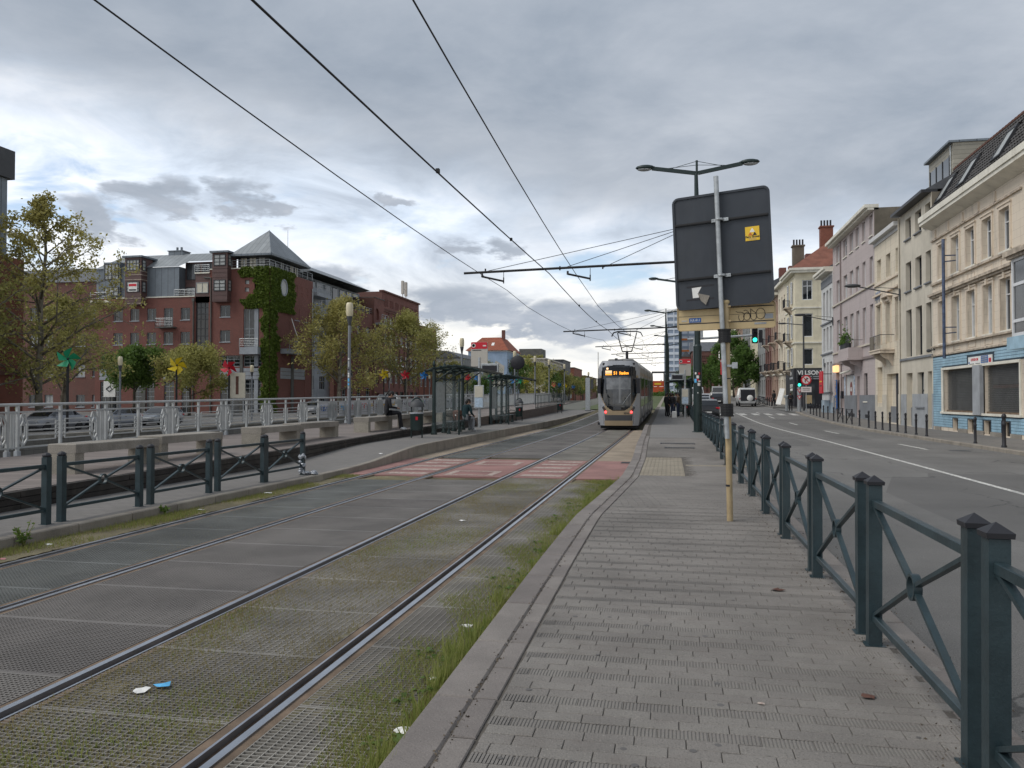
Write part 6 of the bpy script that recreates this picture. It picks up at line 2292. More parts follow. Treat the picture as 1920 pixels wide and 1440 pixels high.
b.frust(-.05, .05, -.05, .05, -.10, .10, .006)
b.frust(-.09, .09, -.10, .10, -.18, -.10, .006)
me_foot = b.mesh('foot', m_plinth)
b = MB()
for s in (-1, 1):
 b.beam((0, s * .045, .18), (0, s * .045, .98), .03)
b.beam((0, 0, .14), (0, 0, .98), .025)
me_mid = b.mesh('slim_bars', m_railing)
sl = math.atan(.011)
nmod = 19
for i in range(nmod):
 y = yk0 + i * MOD
 z = rz_(y)
 for s in (-1, 1):
  p = ob('post', me_post, rail, (RX, y + s * .145, z))
  ob('foot', me_foot, p, (0, 0, -.0))
  ob('medallion', me_med, rail, (RX, y + s * .30, z))
 ob('slim_bars', me_mid, rail, (RX, y, z))
 ym = y + MOD / 2
 p = ob('post', me_post, rail, (RX, ym, rz_(ym)))
 ob('foot', me_foot, p)
 ob('scroll', me_scr, rail, (RX, ym, rz_(ym)))
 for zz in (.32, .44, .555, .67, .78):
  for ya, yb in ((y + .42, ym - .15), (ym + .15, y + MOD - .42)):
   o = ob('bar', me_bar, rail, (RX, ya, rz_(ya) + zz), rot=(sl, 0, 0))
   o.scale = (1, yb - ya, 1)
 for zz in (.17, .975):
  o = ob('bar', me_bar, rail, (RX, y, z + zz), rot=(sl, 0, 0))
  o.scale = (1.3, MOD - .002, 1.3)
 b = MB()
yend = yk0 + nmod * MOD
MB().tube([(RX, yk0, rz_(yk0) + 1.14), (RX, yend, rz_(yend) + 1.14)], .036, 10).build('handrail', m_railing, rail, True, 40)
b = MB()
vs = []
for y in (yk0 - 4, yend + 30):
 vs += [(RX - .2, y, rz_(y) - .5), (RX + .16, y, rz_(y) - .5), (RX + .16, y, rz_(y) - .10), (RX - .2, y, rz_(y) - .10)]
b.add(vs, [(4, 5, 1, 0), (5, 6, 2, 1), (6, 7, 3, 2), (7, 4, 0, 3), (0, 1, 2, 3), (7, 6, 5, 4)])
b.build('plinth', m_plinth, rail)
# picket railing further on
pk = thing('picket_railing', 'plain white picket railing continuing the canal railing far along the deck', 'railing', (0, 0, 0))
me_pk = MB().box(-.02, .02, -.02, .02, .05, 1.08).mesh('picket', m_railing)
y = yend + .2
while y < 96:
 ob('picket', me_pk, pk, (RX, y, rz_(y)))
 y += .27
for zz in (.10, 1.10):
 MB().beam((RX, yend, rz_(yend) + zz), (RX, 96, rz_(96) + zz), .06, .05).build('rail', m_railing, pk)
# dark fence at the end of the deck
df = thing('dark_railing', 'black picket railing on the brick wall at the end of the left platform', 'railing', (0, 0, 0))
me_dp = MB().box(-.02, .02, -.025, .025, 0, 1.1).mesh('picket', m_green)
for k in range(26):
 y = 60 + k * .95
 ob('picket', me_dp, df, (wk(y) - .1, y, dk(y)))
for zz in (.12, 1.06):
 MB().beam((wk(60) - .1, 60, dk(60) + zz), (wk(84) - .1, 84, dk(84) + zz), .05, .05).build('rail', m_green, df)
# cloth banners tied to the railing
random.seed(11)
m_cloth = mat('banner_cloth', (.60, .61, .64), .8, var=.08, vs=1.2, stain=.12, dirt=(.3, .3, .32))
tints = [m_blue, m_lightblue, m_red, m_orange, m_yellow, m_tblack, mat('print_pink', (.62, .22, .34), .6), mat('print_green', (.10, .35, .16), .6)]
marks = ['dark blue', 'pale blue', 'blue and red', 'pink', 'orange', 'yellow', 'yellow and orange', 'black', 'grey and black', 'dark', 'blue and black', 'small black']
for i in range(12):
 y0 = 31.2 + i * 2.15
 z = rz_(y0)
 b = MB()
 n = 8
 vs = []
 for k in range(n + 1):
  y = y0 + 2.0 * k / n
  dx = .02 * math.sin(k * 1.7 + i)
  vs += [(RX - .045 + dx, y, rz_(y) + .30 + .02 * math.sin(k)), (RX - .045, y, rz_(y) + .96)]
 b.add(vs, [(2 * k, 2 * k + 2, 2 * k + 3, 2 * k + 1) for k in range(n)])
 o = tag(b.build('banner', m_cloth), 'white cloth banner with %s scribbles tied to the canal railing' % marks[i], 'banner', 'cloth banners tied to the canal railing')
 for k in range(7):
  b = MB()
  y = y0 + .18 + k * .25
  zz = z + .72 + random.uniform(-.06, .06)
  pts = [(RX - .018, y + random.uniform(0, .2), zz + random.uniform(-.13, .13)) for _ in range(5)]
  b.tube(pts, .014, 5)
  b.build('scribble', tints[(i + k // 3) % len(tints)] if i < 7 else m_tblack, o)

# ------------------------------------------------------------------ benches

def bench(x, y, L, lab):
 z = dk(y)
 t = thing('concrete_bench', lab, 'bench', (x, y, z), math.atan2(.0, 1), 'concrete benches on the plank deck')
 o = MB().frust(-.28, .28, 0, L, .36, .52, .012).build('seat', m_conc, t)
 for (a, w) in ((0.0, .22), (L - .22, .22)):
  MB().frust(-.265, .265, a + .002, a + w, 0, .36, .006).build('leg', m_concd, t)
 return t

bench(-10.42, 12.12, 2.30, 'nearest concrete bench behind the left barriers')
bench(-10.48, 14.60, 2.25, 'concrete bench touching the nearest one end to end')
bench(-10.45, 18.55, 2.2, 'concrete bench in the middle of the deck, nearer half of its pair')
bench(-10.50, 20.85, 2.6, 'concrete bench in the middle of the deck, farther half of its pair')
bench(-10.50, 25.95, 2.2, 'concrete bench left of the seated person in black')
bench(-10.52, 28.2, 2.5, 'concrete bench right of the seated person in black, behind the bin')
bench(-10.62, 32.2, 2.2, 'concrete bench seen behind the nearer shelter')
bench(-10.7, 35.6, 2.4, 'concrete bench behind the timetable post')

# ------------------------------------------------------------------ deck lamps

def deck_lamp(x, y, z, h, lab, cat='street lamp', name='deck_lamp', group='lantern posts along the canal', s=1.0, stk=False):
 t = thing(name, lab, cat, (x, y, z), 0, group)
 MB().tube([(0, 0, 0), (0, 0, 1.2), (0, 0, h - 1.05 * s)], [.085 * s, .08 * s, .06 * s], 10).build('post', m_bluegrey, t, True, 40)
 MB().lathe([(.055, 0), (.07, .1), (.125, .38), (.13, .42)], (0, 0, h - 1.07 * s), 12, s, s).build('cup', m_dgrey, t, True, 40)
 MB().lathe([(.115, 0), (.15, .12), (.155, .42), (.135, .56), (.10, .60)], (0, 0, h - .66 * s), 12, s, s).build('lantern', m_lamp, t, True, 40)
 if stk:
  for k in range(9):
   zz = 1.5 + k * .16 + random.uniform(-.04, .04)
   MB().box(-.03, .035, -.086, -.081, zz, zz + random.uniform(.06, .13)).build('sticker', random.choice([m_paper, m_paper, m_galv, m_tblack, m_lightblue]), t)
 return t

deck_lamp(-13.65, 32.4, dk(32), 5.3, 'nearest lantern post with a sticker-covered shaft on the deck', stk=True)
for (y, lab) in ((51.0, 'lantern post rising behind the nearer shelter roof'), (69, 'lantern post behind the round black mirror'), (79.6, 'lantern post behind the second bin'), (89, 'slender lantern post past the second shelter'), (102, 'lantern post near the end of the deck'), (132, 'small far lantern post left of the tram')):
 deck_lamp(-13.6, y, dk(min(y, 92)), 4.95, lab)
# far quay: lantern posts and pinwheels

def pinwheel(x, y, h, m, lab, kind, s=1.0):
 z = gz(y) * .6 - .3
 t = thing('pinwheel', lab, 'pinwheel', (x, y, z), math.atan2(36, y) + .25 * math.sin(kind * 2.3), 'giant pinwheels on poles across the canal')
 MB().tube([(0, .08, 0), (0, .08, h + .1)], .075, 8).build('pole', m_black, t, True, 40)
 n = 5
 for k in range(n):
  b = MB()
  a = 2 * PI * k / n + kind
  R = .66 * s
  ca, sa = math.cos(a), math.sin(a)
  p = [(0, 0, 0), (R * ca, -.03, R * sa), (R * .80 * math.cos(a + .30), -.16, R * .80 * math.sin(a + .30)), (R * .66 * math.cos(a + .85), -.26, R * .66 * math.sin(a + .85)), (R * .34 * math.cos(a + 1.15), -.16, R * .34 * math.sin(a + 1.15))]
  vs = [(q[0], q[1], q[2] + h) for q in p] + [(q[0], q[1] + .03, q[2] + h) for q in p]
  b.add(vs, [(0, 1, 2), (0, 2, 3, 4), (5, 7, 6), (5, 9, 8, 7), (1, 6, 7, 2), (2, 7, 8, 3), (0, 5, 6, 1), (3, 8, 9, 4)])
  b.build('vane', m, t)
 MB().ball((0, -.02, h), .075, .08, .075, 8, 5).build('hub', m_tblack, t, True)
 return t

m_pg = mat('pinwheel_green', (.012, .26, .12), .45, var=.05)
m_py = mat('pinwheel_yellow', (.72, .52, .015), .45, var=.05)
m_pr = mat('pinwheel_red', (.52, .015, .03), .45, var=.05)
m_pb = mat('pinwheel_blue', (.012, .17, .46), .45, var=.05)
for i, (y, m, c, w) in enumerate([(42.3, m_pg, 'green', 'in front of the tall bare plane tree'), (53.2, m_py, 'yellow', 'in front of the two small round trees'), (60.3, m_pr, 'red', 'before the windows left of the ivy'),
        (96.6, m_py, 'yellow', 'right of the lamp post with stickers'), (104.9, m_pr, 'red', 'between a yellow and a blue one'), (113.3, m_pb, 'blue', 'left of the nearer shelter'),
        (139, m_pr, 'red', 'seen right of the nearer shelter roof'), (146.3, m_pb, 'blue', 'behind the stop sign post'), (157, m_pg, 'green', 'left of the second shelter'), (181, m_pb, 'blue', 'right of the second shelter roof'),
        (188.5, m_pg, 'green', 'between the mirror and a yellow one'), (197, m_py, 'yellow', 'below the white modern block'), (245, m_pr, 'red', 'small and far below the trees'), (258, m_pb, 'blue', 'small and far, next to a red one'),
        (272, m_py, 'yellow', 'tiny, left of a dark lantern post'), (295, m_pb, 'blue', 'tiny, behind the dark railing'), (318, m_pg, 'green', 'tiny, above the dark railing'), (330, m_py, 'yellow', 'tiny, farthest before the tram')]):
 pinwheel(-36.0, y, float(np.interp(y, [42, 60, 110, 200, 300], [4.45, 4.5, 4.7, 5.0, 5.2])), m, '%s pinwheel on a black pole, %s' % (c, w), i, 1.12 if y < 150 else 1.35)
for (y, lab) in ((47.0, 'far bank lantern post left of the first small round tree'), (64.0, 'far bank lantern post beside the yellow notice board'), (98.5, 'far bank lantern post touching the yellow pinwheel'), (116, 'far bank lantern post beside the blue pinwheel')):
 deck_lamp(-36, y, gz(y) * .6 - .3, 4.9, lab, name='quay_lamp', group='lantern posts on the far bank')

# ------------------------------------------------------------------ tram stop shelters, signs, bins
def shelter(x, y, L, z, lab, flip=1, n=4):
 """open side towards the track; posts along local +Y"""
 t = thing('tram_shelter', lab, 'shelter', (x, y, z), math.atan2(.03, 1), 'tram stop shelters')
 ps = [L * k / (n - 1) for k in range(n)]
 for q in ps:
  p = MB()
  p.tube([(0, q, 0), (0, q, 2.55)], .072, 10)
  p.lathe([(.13, 0), (.13, .06), (.10, .12), (.10, .34), (.085, .42), (.073, .46)], (0, q, 0), 10)
  p = p.build('post', m_green, t, True, 40)
  MB().lathe([(.05, 0), (.075, .04), (.03, .09), (.075, .16), (.06, .25), (.015, .34), (.004, .38)], (0, q, 2.55), 10).build('finial', m_green, p, True, 50)
  b = MB()
  pts = [(flip * (-.35 + 2.15 * k / 7), q, 2.36 + .30 * math.sin(PI * (.12 + .75 * k / 7))) for k in range(8)]
  b.tube(pts, .05, 6)
  b.tube([(0, q, 2.0), (flip * .35, q, 2.28), (flip * .8, q, 2.58)], .028, 6)
  b.build('roof_rib', m_green, t, True, 40)
 b = MB()
 n_ = 7
 pr = [(flip * (-.35 + 2.15 * k / n_), 2.40 + .30 * math.sin(PI * (.12 + .75 * k / n_))) for k in range(n_ + 1)]
 for (xa, za), (xb, zb) in zip(pr, pr[1:]):
  b.quad((xa, -.1, za), (xb, -.1, zb), (xb, L + .1, zb), (xa, L + .1, za))
 b.build('roof_glass', m_rg, t)
 b = MB()
 for k in range(0, n_ + 1):
  xa, za = pr[k]
  b.beam((xa, -.12, za), (xa, L + .12, za), .06, .06)
 b.beam((0, 0, 2.2), (0, L, 2.2), .05, .06)
 b.build('roof_bars', m_green, t)
 for q0, q1 in zip(ps, ps[1:]):
  MB().quad((0, q0 + .09, .25), (0, q1 - .09, .25), (0, q1 - .09, 2.12), (0, q0 + .09, 2.12)).build('glass_panel', m_clear, t)
  MB().beam((0, q0 + .05, .22), (0, q1 - .05, .22), .03, .04).build('glass_rail', m_green, t)
 pb = MB().box(flip * .03 - .02, flip * .03 + .02, ps[0] + .14, ps[1] - .14, .85, 2.05).build('poster_case', m_plinth, t)
 MB().box(flip * .055 - .004, flip * .055 + .004, ps[0] + .2, ps[1] - .2, .92, 1.98).build('poster', m_galv, pb)
 # end screen
 MB().quad((flip * .06, -.0, .25), (flip * .95, -.0, .25), (flip * .95, -.0, 2.1), (flip * .06, -.0, 2.1)).build('glass_panel', m_clear, t)
 MB().tube([(flip * 1.0, 0, 0), (flip * 1.0, 0, 2.2)], .035, 8).build('slim_post', m_green, t)
 # bench of the shelter
 bn = ob('shelter_bench', None, t, (flip * .42, .55, 0))
 b = MB()
 for k in range(4):
  b.beam((-.16 + k * .11, 0, .46), (-.16 + k * .11, L - .8, .46), .08, .03)
 b.build('seat', m_green, bn)
 b = MB()
 for q in (.15, (L - .8) / 2, L - .95):
  b.tube([(0, q, .45), (0, q, .2), (0, q, .0)], [.06, .04, .10], 8)
  b.tube([(-.2, q, .48), (-.2, q, .66), (-.1, q, .72), (.12, q, .70), (.2, q, .6), (.2, q, .48)], .018, 6)
 b.build('bench_frame', m_green, bn)
 return t

m_rg = clearglass('roof_glass', (.72, .80, .79), .22)
shelter(-9.12, 30.0, 4.9, lp(32), 'nearer dark green tram shelter with a seated person under it')
shelter(-9.72, 42.5, 5.0, lp(44), 'farther dark green tram shelter beside the second bin')
shelter(1.35, 60.5, 4.6, rp(62), 'tram shelter on the right platform behind the waiting group', -1)

def stop_sign(x, y, z, lab, face, disp=1):
 t = thing('tram_stop_sign', lab, 'stop sign', (x, y, z), 0, 'tram stop signs')
 MB().tube([(0, 0, 0), (0, 0, 3.4)], .075, 10).build('post', m_galv, t, True, 40)
 p = MB()
 p.prism([(q[0], -.04, 3.55 + q[1]) for q in rrect(.82, 1.18, .05)], (0, .08, 0))
 p = p.build('stop_plate', m_corn if False else m_concl, t)
 MB().prism([(q[0], -.05, 3.97 + q[1]) for q in rrect(.80, .32, .04)], (0, .10, 0)).build('red_field', m_red, p)
 o = MB()
 o.T = Matrix.Translation((-.28, -.052, 3.97)) @ Matrix.Rotation(PI / 2, 4, 'X')
 o.lathe([(.10, 0), (.10, .004), (.07, .004), (.07, 0)], (0, 0, 0), 14)
 o.build('emblem', m_paper, p)
 MB().box(.18, .34, -.055, -.05, 3.93, 3.99).build('emblem_bar', m_paper, p)
 MB().box(-.34, .10, -.046, -.04, 3.72, 3.76).build('line_name', m_dgrey, p)
 d = MB()
 d.frust(disp * .10, disp * .95, -.10, .08, 2.66, 3.10, .02)
 d = d.build('display_box', m_galv, t)
 MB().box(disp * .16, disp * .89, -.108, -.10, 2.72, 3.0).build('display', m_tblack, d)
 c = MB().frust(-.24, .24, -.13, -.06, .95, 2.05, .02).build('timetable_case', m_galv, t)
 MB().box(-.20, .20, -.138, -.131, 1.48, 2.0).build('timetable', m_blind, c)
 MB().box(-.20, .20, -.138, -.131, .99, 1.44).build('timetable', mat('map_paper', (.42, .52, .62), .6, var=.2, vs=12), c)
 return t

stop_sign(-9.15, 37.6, lp(38), 'red topped tram stop sign with display right of the nearer shelter', 1)
stop_sign(.87, 57.8, rp(58), 'red topped tram stop sign on the right platform by the waiting group', 1, -1)

def bin_(x, y, z, lab):
 t = thing('litter_bin', lab, 'bin', (x, y, z), math.atan2(.35, 1), 'dark green litter bins')
 b = MB()
 for s in (-.19, .19):
  b.tube([(s, 0, 0), (s, 0, 1.18)], .026, 8)
 b.build('leg', m_green, t)
 MB().lathe([(.19, .26), (.225, .28), (.235, .84), (.24, .86), (.20, .86)], (0, 0, 0), 16).build('drum', m_green, t, True, 40)
 MB().lathe([(.245, .86), (.245, .90), (.215, .91)], (0, 0, 0), 16).build('rim', m_greyst, t)
 MB().lathe([(.28, 1.10), (.27, 1.16), (.22, 1.26), (.12, 1.34), (.02, 1.36)], (0, 0, 0), 16).build('hood', m_dgrey, t, True, 50)
 MB().tube([(-.19 + .19 * (1 - math.cos(PI * k / 8)), 0, 1.18 + .25 * math.sin(PI * k / 8)) for k in range(9)], .03, 8).build('hoop', m_green, t, True)
 MB().box(-.05, .03, -.245, -.237, .64, .76).build('sticker', m_red, t)
 MB().box(-.21, -.17, -.03, -.026, .66, .8).build('sticker', m_paper, t)
 return t

bin_(-8.97, 27.4, lp(27.4), 'nearest dark green litter bin with a domed hood, by the seated person in black')
bin_(-9.55, 49.9, lp(50), 'dark green domed litter bin right of the farther shelter')
bin_(-9.9, 71.0, lp(71), 'small far litter bin against the dark brick wall')
bin_(.95, 59.6, rp(59.6), 'dark litter bin behind the right platform stop sign')
t = thing('traffic_mirror', 'round black traffic mirror seen from behind on a thin pole', 'mirror', (-11.0, 57.0, dk(57)))
MB().tube([(0, 0, 0), (0, 0, 3.6)], .04, 8).build('pole', m_dgrey, t)
b = MB()
b.T = Matrix.Translation((0, -.05, 3.45)) @ Matrix.Rotation(PI / 2, 4, 'X')
b.lathe([(.50, 0), (.52, .03), (.44, .08), (.2, .14), (.02, .16)], (0, 0, 0), 20)
b.build('mirror_disc', m_tblack, t, True, 40)
t = thing('pillar', 'square pale grey post at the far end of the left platform', 'post', (-8.3, 80, lp(80)))
MB().frust(-.22, .22, -.22, .22, 0, 3.3, .02).build('shaft', m_galv, t)
MB().frust(-.26, .26, -.26, .26, -.02, .08, .02).build('foot', m_dgrey, t)
MB().box(.30, .55, -.2, .2, 2.2, 3.2).build('side_panel', m_dgrey, t)

# ------------------------------------------------------------------ right pavement
t = thing('bollard', 'x', 'bollard', (10.7, 29.1, .12), 0, 'black bollards along the far kerb')
MB().lathe([(.075, -.02), (.075, .05), (.055, .08), (.052, .66), (.064, .68), (.064, .74), (.052, .76), (.052, .90), (.066, .92), (.066, .97), (.04, 1.02), (.008, 1.04)], (0, 0, 0), 12).build('shaft', m_cap, t, True, 40)
chb = tree_of(t)
bl = [(29.1, 10.72), (31.6, 10.7), (37.2, 10.69), (38.75, 10.7), (40.4, 10.7), (41.7, 10.68), (43.0, 10.66), (44.4, 10.65), (45.9, 10.66), (47.5, 10.68), (50.2, 10.78), (58.0, 10.80), (60.5, 10.88), (62.6, 10.95), (64.4, 11.0), (66.4, 11.1), (68.4, 11.2), (70.5, 11.3), (25.5, 10.74), (91.5, 10.9), (93, 10.8), (94.5, 10.75), (96, 10.7)]
lbl = ['thicker black bollard nearest along the far kerb, in front of the mesh shutters', 'black bollard in front of the right mesh shutter'] + ['black bollard before the blue tiled shop front corner', 'black bollard before the right end of the taupe house', 'black bollard before the window of the taupe house', 'black bollard before the left recess of the taupe house', 'black bollard before the double door of the cream house', 'black bollard left of the double door of the cream house', 'black bollard at the cream house corner', 'black bollard right of the criss-cross hoops', 'black bollard next to the criss-cross hoops'] + ['small black bollard in front of the white and pink houses'] * 7 + ['black bollard outside the right picture edge'] + ['tiny black bollard across the side street'] * 4
for i, (y, x) in enumerate(bl):
 c = t if i == 0 else copy_tree(t, None, chb)
 c.location = (x, y, .12 + gz(y))
 c.scale = (1.15, 1.15, 1.08) if i == 0 else (.85, .85, .92)
 c['label'] = lbl[i]
for k, (y, lab) in enumerate(((52.3, 'criss-cross black hoop barrier by the far kerb, nearer one'), (55.0, 'criss-cross black hoop barrier by the far kerb, farther one'))):
 t = thing('hoop_barrier', lab, 'barrier', (10.8, y, .12 + gz(y)), 0, 'hoop barriers along the far kerb')
 MB().tube([(0, 0, 0), (0, 0, .95)], .04, 8).build('post', m_cap, t)
 MB().tube([(0, 1.6, 0), (0, 1.6, .95)], .04, 8).build('post', m_cap, t)
 MB().tube([(0, 0, .9), (0, 1.6, .12)], .022, 6).build('brace', m_cap, t)
 MB().tube([(0, 0, .12), (0, 1.6, .9)], .022, 6).build('brace', m_cap, t)
 MB().tube([(0, 0, .9), (0, 1.6, .9)], .022, 6).build('top_rail', m_cap, t)
# wall lamps
for (y, z, lab) in ((51.75, 8.0, 'dark street lamp on an arm fixed between the cream and taupe houses'), (72.3, 8.35, 'dark street lamp on an arm fixed to the pink house edge')):
 t = thing('wall_lamp', lab, 'street lamp', (13.45, y, z), RB, 'street lamps on the facades')
 b = MB()
 b.tube([(0, 0, -.35), (0, -.02, .35)], .05, 6)
 b.build('wall_plate', m_dgrey, t)
 b = MB()
 b.tube([(0, 0, 0), (-.1, -2.3, .55)], .04, 6)
 b.tube([(0, 0, .35), (-.08, -1.4, .50)], .02, 5)
 b.build('arm', m_dgrey, t)
 MB().ball((-.12, -2.65, .62), .22, .5, .12, 10, 6).build('lamp_head', m_dgrey, t, True)

def tlight(par, x, y, z, s=1.0, stem=True):
 h = ob('signal_head', None, par, (x, y, z))
 MB().frust(-.15 * s, .15 * s, -.12 * s, .12 * s, 0, .98 * s, .03).build('housing', m_tblack, h)
 for k, m in enumerate((glow('signal_green_%d' % len(bpy.data.materials), (.03, .85, .55), 2.4), m_tblack, m_tblack)):
  o = MB()
  o.T = Matrix.Translation((0, -.125 * s, (.18 + .30 * k) * s)) @ Matrix.Rotation(PI / 2, 4, 'X')
  o.lathe([(.115 * s, 0), (.115 * s, .012), (.09 * s, .03), (.02, .045)], (0, 0, 0), 14)
  o.build('signal_lens', m, h, True, 50)
  v = MB()
  for j in range(8):
   a0, a1 = D2R(-20 + 27.5 * j), D2R(-20 + 27.5 * (j + 1))
   cz = (.18 + .30 * k) * s
   v.quad((.13 * s * math.cos(a0), -.12 * s, cz + .13 * s * math.sin(a0)), (.13 * s * math.cos(a1), -.12 * s, cz + .13 * s * math.sin(a1)), (.13 * s * math.cos(a1), -.30 * s, cz + .13 * s * math.sin(a1)), (.13 * s * math.cos(a0), -.30 * s, cz + .13 * s * math.sin(a0)))
  v.build('visor', m_tblack, h)
 return h

t = thing('traffic_light', 'green traffic light on a grey post at the side street corner', 'traffic light', (11.15, 75.5, .12 + gz(75.5)))
MB().tube([(0, 0, 0), (0, 0, 2.3)], .17, 12).build('post', m_galv, t, True, 40)
tlight(t, 0, 0, 2.2, 1.15)
for k, zz in enumerate((1.85, 1.25)):
 MB().prism([(-.22, -.19, zz + .2), (.22, -.19, zz + .2), (0, -.19, zz - .18)], (0, .012, 0)).build('warning_plate', m_red, t)
 MB().prism([(-.12, -.195, zz + .14), (.12, -.195, zz + .14), (0, -.195, zz - .06)], (0, .005, 0)).build('plate_field', m_paper, t)
t = thing('traffic_light', 'green traffic light hanging from a grey mast arm above the road', 'traffic light', (1.9, 72.0, .12 + gz(72)))
MB().tube([(0, 0, 0), (0, 0, 6.6)], .12, 10).build('mast', m_galv, t, True, 40)
MB().tube([(-.6, 0, 6.45), (5.0, 0, 6.75)], .10, 8).build('mast_arm', m_galv, t, True, 40)
MB().frust(.05, .75, -.12, .12, 6.55, 7.6, .03).build('control_box', m_galv, t)
tlight(t, 5.1, 0, 6.05, 1.55)
MB().frust(5.45, 5.75, -.1, .1, 6.1, 7.2, .03).build('back_housing', m_tblack, t)
t = thing('no_right_turn_sign', 'round red rimmed no right turn sign with a white plate below', 'road sign', (11.55, 74.2, .12 + gz(74)))
MB().tube([(0, .05, 0), (0, .05, 3.2)], .035, 8).build('pole', m_galv, t)
o = MB()
o.T = Matrix.Translation((0, 0, 2.85)) @ Matrix.Rotation(PI / 2, 4, 'X')
o.lathe([(.44, 0), (.44, .02), (.43, .025)], (0, 0, 0), 24)
d = o.build('disc', m_red, t)
o = MB()
o.T = Matrix.Translation((0, -.028, 2.85)) @ Matrix.Rotation(PI / 2, 4, 'X')
o.lathe([(.33, 0), (.33, .004)], (0, 0, 0), 24)
o.build('disc_field', m_paper, d)
b = MB()
b.beam((-.08, -.037, 2.65), (-.08, -.037, 2.86), .075, .006, (0, 1, 0))
b.beam((-.1, -.037, 2.88), (.08, -.037, 2.98), .075, .006, (0, 1, 0))
b.prism([(.02, -.040, 3.09), (.20, -.040, 2.99), (.06, -.040, 2.86)], (0, .006, 0))
b.build('arrow', m_tblack, d)
b = MB()
b.beam((-.24, -.044, 3.08), (.24, -.044, 2.62), .07, .006, (0, 1, 0))
b.build('bar', m_red, d)
p = MB().box(-.44, .44, -.02, 0, 1.78, 2.25).build('lower_plate', m_paper, t)
for k in range(2):
 MB().box(-.3, .3, -.026, -.02, 2.08 - k * .14, 2.12 - k * .14).build('plate_line', m_dgrey, p)
t = thing('street_lamp', 'tall thin grey street lamp at the side street corner', 'street lamp', (12.0, 78.4, .12 + gz(78)))
MB().tube([(0, 0, 0), (0, 0, 8.1)], [.11, .07], 10).build('post', m_dgrey, t)
MB().tube([(0, 0, 8.0), (-1.6, -.2, 8.15)], .04, 6).build('arm', m_dgrey, t)
MB().ball((-1.9, -.25, 8.15), .42, .16, .09, 8, 5).build('lamp_head', m_dgrey, t, True)
t = thing('parking_meter', 'short grey metal post at the side street corner', 'post', (10.4, 78.0, .12 + gz(78)))
MB().tube([(0, 0, 0), (0, 0, 1.2)], .12, 10).build('post', m_galv, t)
MB().frust(-.22, .22, -.2, .2, 1.2, 1.45, .05).build('head', m_galv, t)
# far end of the street: orange hoarding and footbridge lines
t = thing('orange_hoarding', 'orange red site hoarding across the tracks far beyond the tram', 'hoarding', (-6.4, 176, gz(176)))
for k in range(2):
 MB().box(2.1, 4.6, -.1, .1, .9 + k * 1.25, 2.1 + k * 1.25).build('panel', mat('hoarding_orange', (.50, .085, .03), .6), t)
MB().box(2.6, 4.0, -.15, -.11, 2.5, 2.9).build('panel_print', m_yellow, t)
for x in (2.1, 4.6):
 MB().tube([(x, .15, 0), (x, .15, 5.2)], .12, 6).build('post', m_dgrey, t)
MB().beam((2.0, 0, 5.2), (8, 0, 5.2), .3, .4).build('gantry_beam', m_dgrey, t)
t = thing('notice_board', 'yellow notice board on two posts on the far bank', 'notice board', (-35.4, 60.6, -.3))
MB().box(-.7, .7, -.05, .05, 2.1, 4.2).build('board', m_blind, t)
MB().box(-.12, .14, -.06, -.05, 2.4, 3.9).build('board_print', m_ridge, t)
for x in (-.5, .5):
 MB().tube([(x, .06, 0), (x, .06, 4.2)], .05, 6).build('post', m_galv, t)
t = thing('hanging_sign', 'white hanging pub sign with curled print behind the round tree', 'sign', (-62.6, 80, ZB))
MB().box(-.75, .75, -.06, .06, 2.3, 4.1).build('board', m_paper, t)
MB().tube([(-.4, -.07, 3.2), (0, -.08, 3.5), (.4, -.07, 3.2), (0, -.07, 2.9), (-.4, -.07, 3.2)], .06, 6).build('board_print', m_tblack, t)
MB().tube([(0, .1, 0), (0, .1, 4.2)], .07, 6).build('post', m_dgrey, t)

# ------------------------------------------------------------------ tram
TY = 44.0
tram = thing('tram', 'silver and gold articulated tram with a lit amber destination display', 'tram', (-2.90, TY, gz(44) + .0))
tram.rotation_euler = (math.atan2(gz(75) - gz(45), 30.0) * .95, 0, 0)
m_silver = mat('tram_silver', (.40, .41, .43), .38, .35, var=.08, vs=.8, stain=.12)
m_tgrey = mat('tram_side_grey', (.26, .255, .245), .38, .4, var=.12, vs=.8, stain=.2)
m_gold = mat('tram_gold', (.36, .275, .175), .4, .35, var=.08, vs=1.5)
m_tgl = glassmat('tram_glass', (.012, .014, .017), .04, .8, .03)
m_tail = glow('tail_light', (1, .05, .05), 3.5)
m_amber = glow('led_amber', (1, .36, .03), 1.6)
m_amb2 = glow('led_white', (1, .62, .32), 1.6)
HW, ZB0, ZT = 1.14, .26, 3.82

def body_y(x, z):
 """distance of the front skin behind the foremost point"""
 u = abs(x) / HW
 y = .10 * u ** 2 + .42 * u ** 5
 v = (z - 1.2) / 2.6
 y += .30 * max(0, v) ** 2 + (.05 * max(0, -v) ** 1.5)
 return y

def shell_w(z):
 if z > 3.3:
  return HW - .24 * ((z - 3.3) / .52) ** 2.4
 if z < .8:
  return HW - .06 * ((.8 - z) / .54)
 return HW

def region(x, z):
 ax = abs(x)
 # dark glass: rounded top, U-shaped bottom
 top = 3.58 - .16 * (ax / .98) ** 2.5
 bot = 1.06 + 1.0 * (ax / 1.0) ** 3.2
 if ax < 1.0 - .10 * max(0, (z - 2.6)) / 1.0 and bot < z < top:
  return 'windscreen'
 bot2 = bot - .085
 if ax < 1.06 and bot2 < z < top + .05 and z < 3.0 and z > bot2 and ax > .2:
  return 'screen_surround'
 if ax < .76 and .83 < z:
  if z <= bot:
   return 'gold_panel'
 if ax < .76:
  if .54 < z <= .83:
   return 'bumper_band'
  if z <= .54:
   return 'gold_bumper'
 if z < 1.45:
  return 'corner_panel'
 return 'front_shell'

